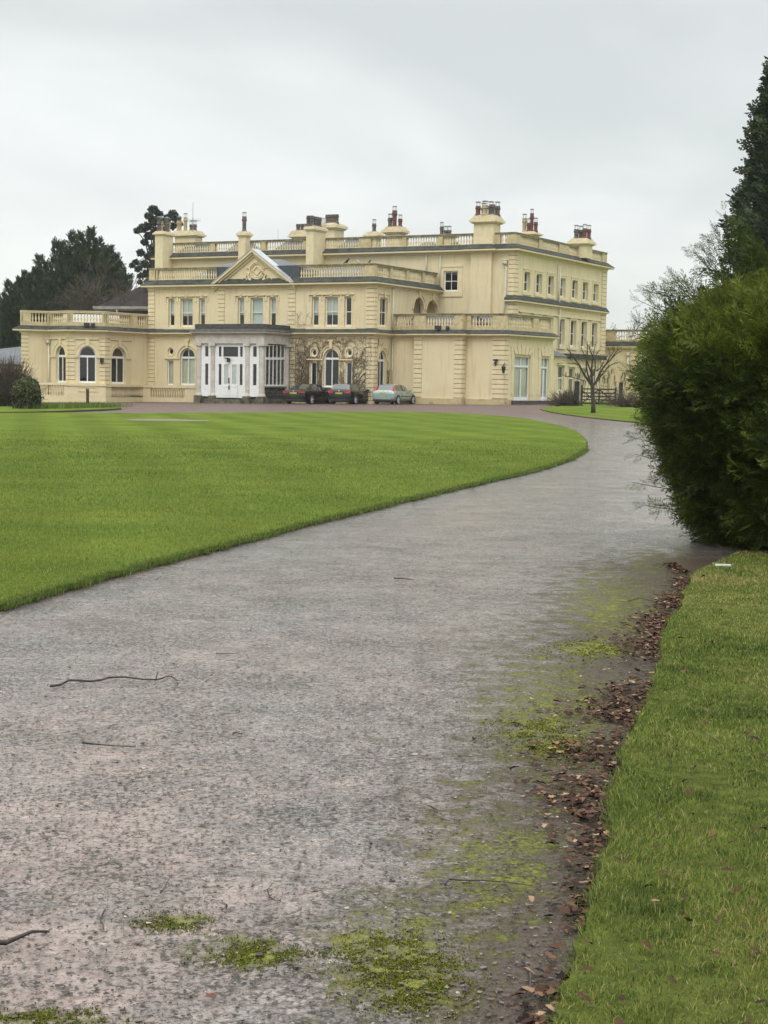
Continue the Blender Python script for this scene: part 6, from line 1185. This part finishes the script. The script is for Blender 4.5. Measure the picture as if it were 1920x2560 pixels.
m = MB(); za_ = Fo.z(52, 862, -3); b = [Fo.pt(-9.3, zo, .3), Fo.pt(Lo+3, zo, .3), Fo.pt(Lo+3, zo, -6.3), Fo.pt(-9.3, zo, -6.3)]; a_ = Fo.s(56, 862); m.poly([b[0], b[1], Fo.pt(a_+1.5, za_, -3), Fo.pt(a_, za_, -3)]); m.poly([b[3], b[0], Fo.pt(a_, za_, -3)]); m.poly([b[2], b[3], Fo.pt(a_, za_, -3), Fo.pt(a_+1.5, za_, -3)]); m.poly([b[1], b[2], Fo.pt(a_+1.5, za_, -3)]); uvbox(m.build('roof', M['slate'], ob_))
m = MB(); Fo.box(m, -9.2, Lo, zo-.14, zo-.004, -.1, .34); m.build('gutter', M['iron'], ob_)
c2 = dpx(-10, 880, 150); sh_ = thing('shed', 'low tiled shed with a white gable behind the outbuilding', 'shed', (c2[0], c2[1], 0)); Fs_ = Face(c2[:2], (1, 0)); m = MB(); zz1, zz2 = Fs_.z(20, 866), Fs_.z(20, 855); Fs_.box(m, -3, 4.2, -.5, zz1, -4, 0); m.build('wall', M['white'], sh_); m = MB(); m.hexa([Fs_.pt(-3.2, zz1, .3), Fs_.pt(4.5, zz1, .3), Fs_.pt(4.5, zz1, -4.3), Fs_.pt(-3.2, zz1, -4.3), Fs_.pt(-3.2, zz2, -1.8), Fs_.pt(4.5, zz2, -1.8), Fs_.pt(4.5, zz2, -2.2), Fs_.pt(-3.2, zz2, -2.2)]); m.build('roof', simple('brown tiles', (.07, .05, .035), (.12, .09, .065), 4, .9), sh_)
M['gatewood'] = simple('dark stained wood', (.012, .012, .012), (.032, .03, .028), 6, .8)
gl_, gr_ = gpx(1441, 1016.5), gpx(1551, 1016.5); gd = (gr_-gl_)[:2]; Lg = float(np.hypot(*gd)); Fg = Face(gl_[:2], gd); zgd = float(zg(*gl_[:2]))
fgt = thing('field_gate', 'dark five-barred wooden gate with crossed braces beside the house', 'gate', (gl_[0], gl_[1], zgd)); m = MB(); ga, gb = .30, Lg-.30
for k, h in enumerate((.18, .42, .64, .86, 1.12)): Fg.box(m, ga, gb, zgd+h, zgd+h+.085, -.04, .0)
m.build('rails', M['gatewood'], fgt); m = MB(); Fg.box(m, ga, ga+.10, zgd+.1, zgd+1.42, -.06, .02); m.build('stile', M['gatewood'], fgt); m = MB(); Fg.box(m, gb-.10, gb, zgd+.1, zgd+1.3, -.06, .02); m.build('stile', M['gatewood'], fgt); m = MB(); Fg.box(m, (ga+gb)/2-.04, (ga+gb)/2+.04, zgd+.15, zgd+1.19, .003, .03); m.build('stile', M['gatewood'], fgt); m = MB()
for e0, e1 in ((ga, (ga+gb)/2), (gb, (ga+gb)/2)): m.tube([Fg.pt(e0, zgd+.2, .03), Fg.pt(e1, zgd+1.15, .03)], .04, 4); m.tube([Fg.pt(e0, zgd+1.1, .045), Fg.pt(e1, zgd+.2, .045)], .035, 4)
m.build('braces', M['gatewood'], fgt)
for nm, px_, h, w, lab in (('gate_post', 1441, 1.62, .30, 'thick square dark post on the left side of the field gate'), ('gate_post', 1551, 1.55, .22, 'slimmer dark post on the right side of the field gate')):
    g = gpx(px_, 1016.5); m = MB(); m.box(g[0]-w/2, g[0]+w/2, g[1]-w/2, g[1]+w/2, g[2]-.3, g[2]+h); m.hexa([(g[0]-w/2-.02, g[1]-w/2-.02, g[2]+h-.002), (g[0]+w/2+.02, g[1]-w/2-.02, g[2]+h-.002), (g[0]+w/2+.02, g[1]+w/2+.02, g[2]+h-.002), (g[0]-w/2-.02, g[1]+w/2+.02, g[2]+h-.002), (g[0]-.04, g[1]-.04, g[2]+h+.09), (g[0]+.04, g[1]-.04, g[2]+h+.09), (g[0]+.04, g[1]+.04, g[2]+h+.09), (g[0]-.04, g[1]+.04, g[2]+h+.09)]); prop(m.build(nm, M['gatewood']), lab, 'post', 'posts of the field gate')
g = gpx(219, 1023); m = MB(); m.box(g[0]-.07, g[0]+.07, g[1]-.07, g[1]+.07, g[2]-.2, g[2]+1.02); m.box(g[0]-.075, g[0]+.075, g[1]-.075, g[1]+.075, g[2]+1.02, g[2]+1.05); prop(m.build('wooden_post', simple('brown post', (.05, .036, .022), (.09, .065, .04), 6, .9)), 'brown square wooden post in the flower bed before the left wing', 'post')
g = gpx(101, 1010); m = MB(); m.tube([(g[0], g[1], g[2]-.1), (g[0], g[1], g[2]+.62)], .06, 6); m.tube([(g[0], g[1], g[2]+.45), (g[0]+.22, g[1]-.05, g[2]+.5), (g[0]+.24, g[1]-.05, g[2]+.36)], .05, 5); m.lathe((g[0], g[1], g[2]+.6), [(.08, 0), (.1, .06), (.03, .14)], 6); prop(m.build('standpipe', M['iron']), 'dark iron standpipe by the left wing base', 'tap')
# birds on the front block's parapet
M['bird'] = simple('black feathers', (.008, .008, .010), (.02, .02, .024), 20, .45); M['palebird'] = simple('pale grey feathers', (.35, .33, .28), (.5, .48, .42), 20, .6)
def bird(u, v, off, mat, label, sc=1.0, face=1, dcat='bird'):
    F = Fm.shifted(off) if u < 930 else Fm.shifted(-.05); a, z = F.uz(u, v); p = np.array(F.pt(a, z)); t = thing('bird', label, 'bird', tuple(p), 'birds on the front parapet'); m = MB(); d = np.array([dx[0], dx[1], 0])*face; s = sc
    bp = [p+d*x*s+np.array([0, 0, h*s]) for x, h in ((-.24, .03), (-.14, .08), (-.02, .14), (.07, .22), (.10, .28), (.145, .295), (.19, .285))]; m.tube(bp, [r*s for r in (.012, .035, .075, .055, .042, .036, .008)], 8); m.build('body', mat, t, True)
    for e in (-.025, .025): l = MB(); q = p+np.array([dy[0], dy[1], 0])*e*s; l.tube([q+[0, 0, .08*s], q], .008*s, 3); l.build('leg', M['iron'], t)
bird(867.5, 659.8, -.16, M['bird'], 'black crow perched on the front parapet left of the corner', 1.25)
bird(895.0, 659.0, -.16, M['palebird'], 'pale grey bird on the front parapet between the two dark birds', .85, -1)
bird(924.5, 657.8, -.16, M['bird'], 'small black bird on the corner pedestal of the front parapet', .75)
# ================================================================== CARS
def paint(name, c, rough=.25, metal=.3):
    m, t, p, o = newmat(name); p.inputs['Base Color'].default_value = (*c, 1); p.inputs['Roughness'].default_value = rough; p.inputs['Metallic'].default_value = metal; p.inputs['Coat Weight'].default_value = .7; p.inputs['Coat Roughness'].default_value = .06
    v = pos(t); r = ramp(t, noise(t, v, 2.5, 4), [(.3, g1(rough*.8)), (.7, g1(rough*1.3))]); t.links.new(r, p.inputs['Roughness']); return m
M['tyre'] = simple('tyre rubber', (.010, .010, .010), (.022, .021, .02), 10, .85); M['rim'] = simple('alloy', (.55, .56, .57), (.68, .69, .70), 8, .35, metal=.2); M['wheelback'] = simple('wheel well grey', (.10, .10, .105), (.2, .2, .21), 9, .5); M['trimblack'] = simple('black plastic', (.012, .012, .013), (.025, .025, .026), 8, .6)
M['carglass'] = simple('car glass', (.022, .027, .027), (.035, .042, .042), 1, .03, spec=1.0); M['carglass'].node_tree.nodes['Principled BSDF'].inputs['Coat Weight'].default_value = 1.0; M['tail'] = simple('red tail light', (.30, .012, .012), (.45, .03, .03), 8, .2); M['plate'] = simple('yellow plate', (.62, .45, .06), (.70, .52, .09), 8, .5); M['platew'] = simple('plate letters', (.01, .01, .01), (.02, .02, .02), 8, .6); M['headl'] = simple('lamp glass', (.5, .52, .53), (.7, .72, .73), 8, .1)
def car(name, label, u, v, v2d, heading, prof, body, L, Wd, lamps, plate_z, plate_txt, group, hatch=True, bumper=None):
    """prof: stations (y from rear, half width sill, half width belt, half width roof, z sill, z belt, z roof). Local +y is forward, x to the right."""
    g = dpx(u, v, v2d); g[2] = float(zg(g[0], g[1])); t = thing(name, label, 'car', (g[0], g[1], g[2]), group, rz=-heading)
    def B(mb, nm, mat, par=t, smooth=False): return mb.build(nm, mat, par, smooth)
    body_m, glass_s, glass_r, glass_f = MB(), MB(), MB(), MB(); rings = []
    for (y_, ws, wb, wr, zs, zb, zr) in prof:
        half = [(ws*.86, zs), (ws, zs+.10), (wb*1.0, zs+(zb-zs)*.55), (wb*.97, zb-.05), (wb*.93, zb), (wr+(wb*.93-wr)*.12, zb+(zr-zb)*.86) if zr-zb > .15 else (wb*.8, zb+(zr-zb)*.5+.003), (wr*.86, zr-.012) if zr-zb > .15 else (wb*.6, zr), (wr*.45 if zr-zb > .15 else wb*.3, zr+.012), (0, zr+.018)]
        rings.append([(x, y_, z) for x, z in half])
    nst = len(prof); up = [p[6]-p[5] > .15 for p in prof]
    for i in range(nst-1):
        for j in range(8):
            for sg in (1, -1):
                q = [rings[i][j], rings[i][j+1], rings[i+1][j+1], rings[i+1][j]]; q = [(sg*x, y_, z) for x, y_, z in q]
                if j == 4 and up[i] and up[i+1]: glass_s.poly(q)
                elif j >= 5 and up[i] != up[i+1] and j < 9: (glass_r if i < nst/2 else glass_f).poly(q)
                elif j == 4 and up[i] != up[i+1]: body_m.poly(q)
                else: body_m.poly(q)
    for r_ in (rings[0], rings[-1]): body_m.poly([(x, y_, z) for x, y_, z in r_]+[(-x, y_, z) for x, y_, z in r_[::-1]])
    b_ = B(body_m, 'body', body, smooth=True)
    for mod in (b_,):
        bm = bmesh.new(); bm.from_mesh(mod.data); bmesh.ops.remove_doubles(bm, verts=bm.verts, dist=.004)
        bmesh.ops.recalc_face_normals(bm, faces=bm.faces); bm.to_mesh(mod.data); bm.free()
        sm = mod.modifiers.new('smooth', 'SUBSURF'); sm.levels = 1; sm.render_levels = 2
    for m_, nm in ((glass_s, 'side_windows'), (glass_r, 'rear_window'), (glass_f, 'windscreen')):
        if m_.f: B(m_, nm, M['carglass'], smooth=True)
    yr = min(p[0] for p in prof); fw, rw = lamps['fw'], lamps['rw']; R_ = .315
    up_i = [p for p in prof if p[6]-p[5] > .15]; y0_, y1_ = up_i[0][0], up_i[-1][0]; wb_ = up_i[0][2]
    for yy in lamps.get('pillars', ()):                    # door pillars between the side windows
        for sg in (1, -1):
            pm = MB(); i = min(range(nst-1), key=lambda k: abs((prof[k][0]+prof[k+1][0])/2-yy)); f = (yy-prof[i][0])/(prof[i+1][0]-prof[i][0]); a_ = [np.array(rings[i][4])*(1-f)+np.array(rings[i+1][4])*f, np.array(rings[i][5])*(1-f)+np.array(rings[i+1][5])*f]
            pm.tube([(sg*(a_[0][0]), a_[0][1], a_[0][2]), (sg*a_[1][0], a_[1][1], a_[1][2])], .035, 4); B(pm, 'pillar', M['trimblack'])
    for yy in (rw, fw):
        for sg in (1, -1):
            xo = sg*(Wd/2-.005); ar = MB()
            for k in range(14):
                a0_, a1_ = pi*k/14-.15, pi*(k+1)/14-.15+.02
                ar.hexa([(xo-sg*.12, yy+rr*cos(aa), R_+rr*sin(aa)) if False else (xo-sg*.16, yy+rr*cos(aa), R_+rr*sin(aa)) for aa in (a0_, a1_) for rr in (.30, .385)][:2]+[(xo-sg*.16, yy+.385*cos(a1_), R_+.385*sin(a1_)), (xo-sg*.16, yy+.30*cos(a1_), R_+.30*sin(a1_))]+[(xo+sg*.012, yy+.30*cos(a0_), R_+.30*sin(a0_)), (xo+sg*.012, yy+.385*cos(a0_), R_+.385*sin(a0_)), (xo+sg*.012, yy+.385*cos(a1_), R_+.385*sin(a1_)), (xo+sg*.012, yy+.30*cos(a1_), R_+.30*sin(a1_))])
            B(ar, 'wheel_arch', M['trimblack'])
            w = MB(); n_ = 20; pr = [(.16, -.11), (.28, -.105), (R_-.01, -.08), (R_, -.03), (R_, .03), (R_-.01, .075), (.235, .095), (.225, .06)]; vs = []; fs = []
            for r_, o_ in pr:
                for k in range(n_): a = 2*pi*k/n_; vs.append((xo-sg*.06+sg*o_, yy+r_*cos(a), R_+r_*sin(a)))
            for i in range(len(pr)-1):
                for k in range(n_): fs.append((i*n_+k, i*n_+(k+1) % n_, (i+1)*n_+(k+1) % n_, (i+1)*n_+k))
            fs.append(tuple(range(n_))); w.raw(vs, fs); wh = B(w, 'wheel', M['tyre'])
            rm_ = MB()
            for k in range(5):
                a = 2*pi*k/5+.3; c_, s_ = cos(a), sin(a); e = .035; x0_, x1_ = xo-sg*.06+sg*.035, xo-sg*.06+sg*.075; pts = [(.04, -e), (.225, -e*1.3), (.225, e*1.3), (.04, e)]; P2 = [(yy+r_*c_-q_*s_, R_+r_*s_+q_*c_) for r_, q_ in pts]; rm_.hexa([(x0_, *p) for p in P2]+[(x1_, *p) for p in P2])
            for r0_, r1_, o_ in ((.2, .235, .085), (0, .06, .08)):
                for k in range(n_): a, a2 = 2*pi*k/n_, 2*pi*(k+1)/n_; rm_.poly([(xo-sg*.06+sg*o_, yy+r_*cos(b), R_+r_*sin(b)) for r_, b in ((r0_, a), (r1_, a), (r1_, a2), (r0_, a2))])
            rm_.build('rim', M['rim'], wh); dk = MB(); dk.poly([(xo-sg*.06+sg*.02, yy+.22*cos(2*pi*k/n_), R_+.22*sin(2*pi*k/n_)) for k in range(n_)]); dk.build('brake_disc', M['wheelback'], wh)
    for pts in lamps['tail']:
        for sg in (1, -1):
            m_ = MB(); m_.raw([(sg*x, y_, z) for x, y_, z in pts]+[(sg*(x*.96), y_+.08, z) for x, y_, z in pts], [tuple(range(len(pts))), tuple(range(2*len(pts)-1, len(pts)-1, -1))]+[(k, (k+1) % len(pts), len(pts)+(k+1) % len(pts), len(pts)+k) for k in range(len(pts))]); B(m_, 'tail_light', M['tail'])
    for sg in (1, -1): m_ = MB(); yf = max(p[0] for p in prof); m_.box(sg*.45-.16, sg*.45+.16, yf-.12, yf+.012, .60, .70); B(m_, 'headlight', M['headl'])
    m_ = MB(); yp = lamps['py']; m_.box(-.26, .26, yp-.014, yp+.03, plate_z-.055, plate_z+.055); pl_ = B(m_, 'number_plate', M['plate']); m_ = MB()
    for k in range(7): 
        x = -.205+k*.058+(.03 if k > 3 else 0); m_.box(x, x+.012, yp-.0165, yp-.0145, plate_z-.036, plate_z+.036); m_.box(x+.0123, x+.036, yp-.0165, yp-.0145, plate_z+(.02 if k % 2 else -.036), plate_z+(.036 if k % 2 else -.02)); 
    m_.build('plate_characters', M['platew'], pl_)
    m_ = MB(); wbm = lamps['bw']; m_.box(-wbm, wbm, yr-.015, yr+.1, .24, .36); B(m_, 'lower_bumper', M['trimblack']); 
    for sg in (1, -1):
        m_ = MB(); ym, zm, xm = lamps['mirror']; m_.hexa([(sg*xm, ym-.05, zm-.06), (sg*(xm+.20), ym-.04, zm-.05), (sg*(xm+.20), ym+.05, zm-.05), (sg*xm, ym+.08, zm-.06), (sg*xm, ym-.05, zm+.05), (sg*(xm+.19), ym-.04, zm+.08), (sg*(xm+.19), ym+.04, zm+.07), (sg*xm, ym+.08, zm+.05)]); B(m_, 'door_mirror', body)
        for yh in lamps['handles']: m_ = MB(); m_.box(sg*lamps['hx']-.02, sg*lamps['hx']+.02, yh, yh+.18, lamps['hz']-.015, lamps['hz']+.02); B(m_, 'door_handle', body if lamps.get('hb') else M['trimblack'])
        m_ = MB(); m_.box(sg*(Wd/2-.01)-.012, sg*(Wd/2-.01)+.012, rw+.45, fw-.45, lamps['strip']-.03, lamps['strip']+.03); B(m_, 'side_strip', M['trimblack'])
    m_ = MB(); m_.lathe((0, yr+.02, lamps['badge']), [(.045, 0), (.045, .01)], 10); bd = MB(); bd.poly([(.045*cos(2*pi*k/12), lamps['by'], lamps['badge']+.045*sin(2*pi*k/12)) for k in range(12)]); B(bd, 'badge', M['rim'])
    sh = MB(); sh.box(-Wd*.40, Wd*.40, yr+.25, max(p[0] for p in prof)-.25, .16, .30); B(sh, 'underbody', M['trimblack'])
    return t
HD = radians(24.5)
sedan = [(0, .80, .80, .5, .34, .86, .90), (.06, .86, .87, .5, .26, .92, .97), (.30, .90, .91, .6, .22, .95, 1.02), (.72, .91, .92, .64, .22, .97, 1.045), (1.35, .92, .93, .57, .22, .98, 1.40), (1.9, .92, .93, .60, .22, .975, 1.455), (2.6, .92, .93, .60, .22, .96, 1.45), (3.1, .92, .93, .58, .22, .945, 1.39), (3.75, .91, .92, .6, .22, .93, .985), (4.3, .89, .90, .6, .22, .86, .92), (4.7, .82, .82, .5, .25, .74, .80), (4.86, .70, .70, .5, .32, .62, .66)]
suv = [(0, .80, .80, .5, .34, .80, .84), (.05, .86, .88, .5, .26, .95, 1.0), (.16, .88, .90, .62, .22, 1.0, 1.08), (.42, .89, .91, .62, .22, 1.0, 1.42), (.9, .90, .91, .63, .22, .99, 1.475), (1.6, .90, .91, .63, .22, .975, 1.48), (2.3, .90, .91, .62, .22, .955, 1.45), (2.75, .90, .91, .59, .22, .945, 1.36), (3.35, .89, .90, .6, .22, .93, .985), (3.9, .87, .88, .6, .22, .86, .92), (4.2, .78, .78, .5, .25, .74, .80), (4.3, .68, .68, .5, .32, .62, .66)]
focus = [(0, .78, .78, .5, .36, .72, .76), (.05, .83, .85, .5, .28, .86, .92), (.14, .85, .86, .56, .24, .94, 1.0), (.50, .85, .86, .57, .22, .95, 1.36), (.95, .85, .86, .585, .22, .95, 1.44), (1.6, .85, .86, .59, .22, .94, 1.45), (2.2, .85, .86, .57, .22, .92, 1.40), (2.6, .85, .86, .54, .22, .91, 1.28), (3.15, .85, .85, .6, .22, .90, .945), (3.7, .83, .84, .6, .22, .80, .86), (4.0, .76, .76, .5, .25, .70, .75), (4.15, .64, .64, .5, .32, .58, .62)]
GC = 'cars parked before the house'
pb1 = paint('black car paint', (.006, .006, .007), .18, .2); pb2 = paint('blue-black car paint', (.007, .009, .013), .18, .3); pg = paint('pale green-grey metallic', (.29, .37, .35), .3, .45)
car('parked_car', 'black saloon car nearest the porch, seen from behind', 733, 1007.3, 112.6, HD, sedan, pb1, 4.86, 1.86, dict(fw=3.98, rw=1.05, pillars=(2.25,), tail=[[(.84, -.01+.02, .80), (.40, -.03, .80), (.42, -.03, .90), (.60, -.02, .94), (.86, .03, .92)]], py=-.03, bw=.80, mirror=(3.05, 1.0, .90), handles=(1.55, 2.65), hx=.935, hz=.86, hb=True, strip=.34, badge=.93, by=-.012), .78, '', GC)
car('parked_car', 'blue-black hatchback car in the middle of the three', 847, 1009.3, 112.6, HD, suv, pb2, 4.3, 1.82, dict(fw=3.42, rw=.82, pillars=(1.65,), tail=[[(.82, .0, .80), (.42, -.03, .82), (.40, -.03, .92), (.60, .0, .98), (.88, .06, .99)]], py=-.03, bw=.80, mirror=(2.68, 1.0, .88), handles=(1.15, 2.2), hx=.91, hz=.86, hb=True, strip=.34, badge=.95, by=-.012), .78, '', GC)
car('parked_car', 'pale green hatchback car on the right of the three', 957, 1010.2, 112.4, HD, focus, pg, 4.15, 1.72, dict(fw=3.32, rw=.72, pillars=(1.62,), tail=[[(.82, .10, .98), (.62, .17, 1.0), (.56, .38, 1.28), (.62, .46, 1.34), (.74, .38, 1.20)]], py=-.012, bw=.76, mirror=(2.6, .97, .82), handles=(1.2, 2.15), hx=.862, hz=.82, strip=.58, badge=.985, by=.02), .80, '', GC)
# ================================================================== DAMP WINTER AIR
hz_ = MB(); hz_.box(-160, 160, -8, 320, -1.6, 34)
hm = bpy.data.materials.new('haze'); hm.use_nodes = True; t = hm.node_tree; t.nodes.clear(); o = t.nodes.new('ShaderNodeOutputMaterial'); v = t.nodes.new('ShaderNodeVolumePrincipled')
v.inputs['Color'].default_value = (.93, .95, .95, 1); v.inputs['Density'].default_value = .00022; v.inputs['Anisotropy'].default_value = .2; t.links.new(v.outputs[0], o.inputs['Volume'])
prop(hz_.build('haze', hm), None, None, None, 'stuff')
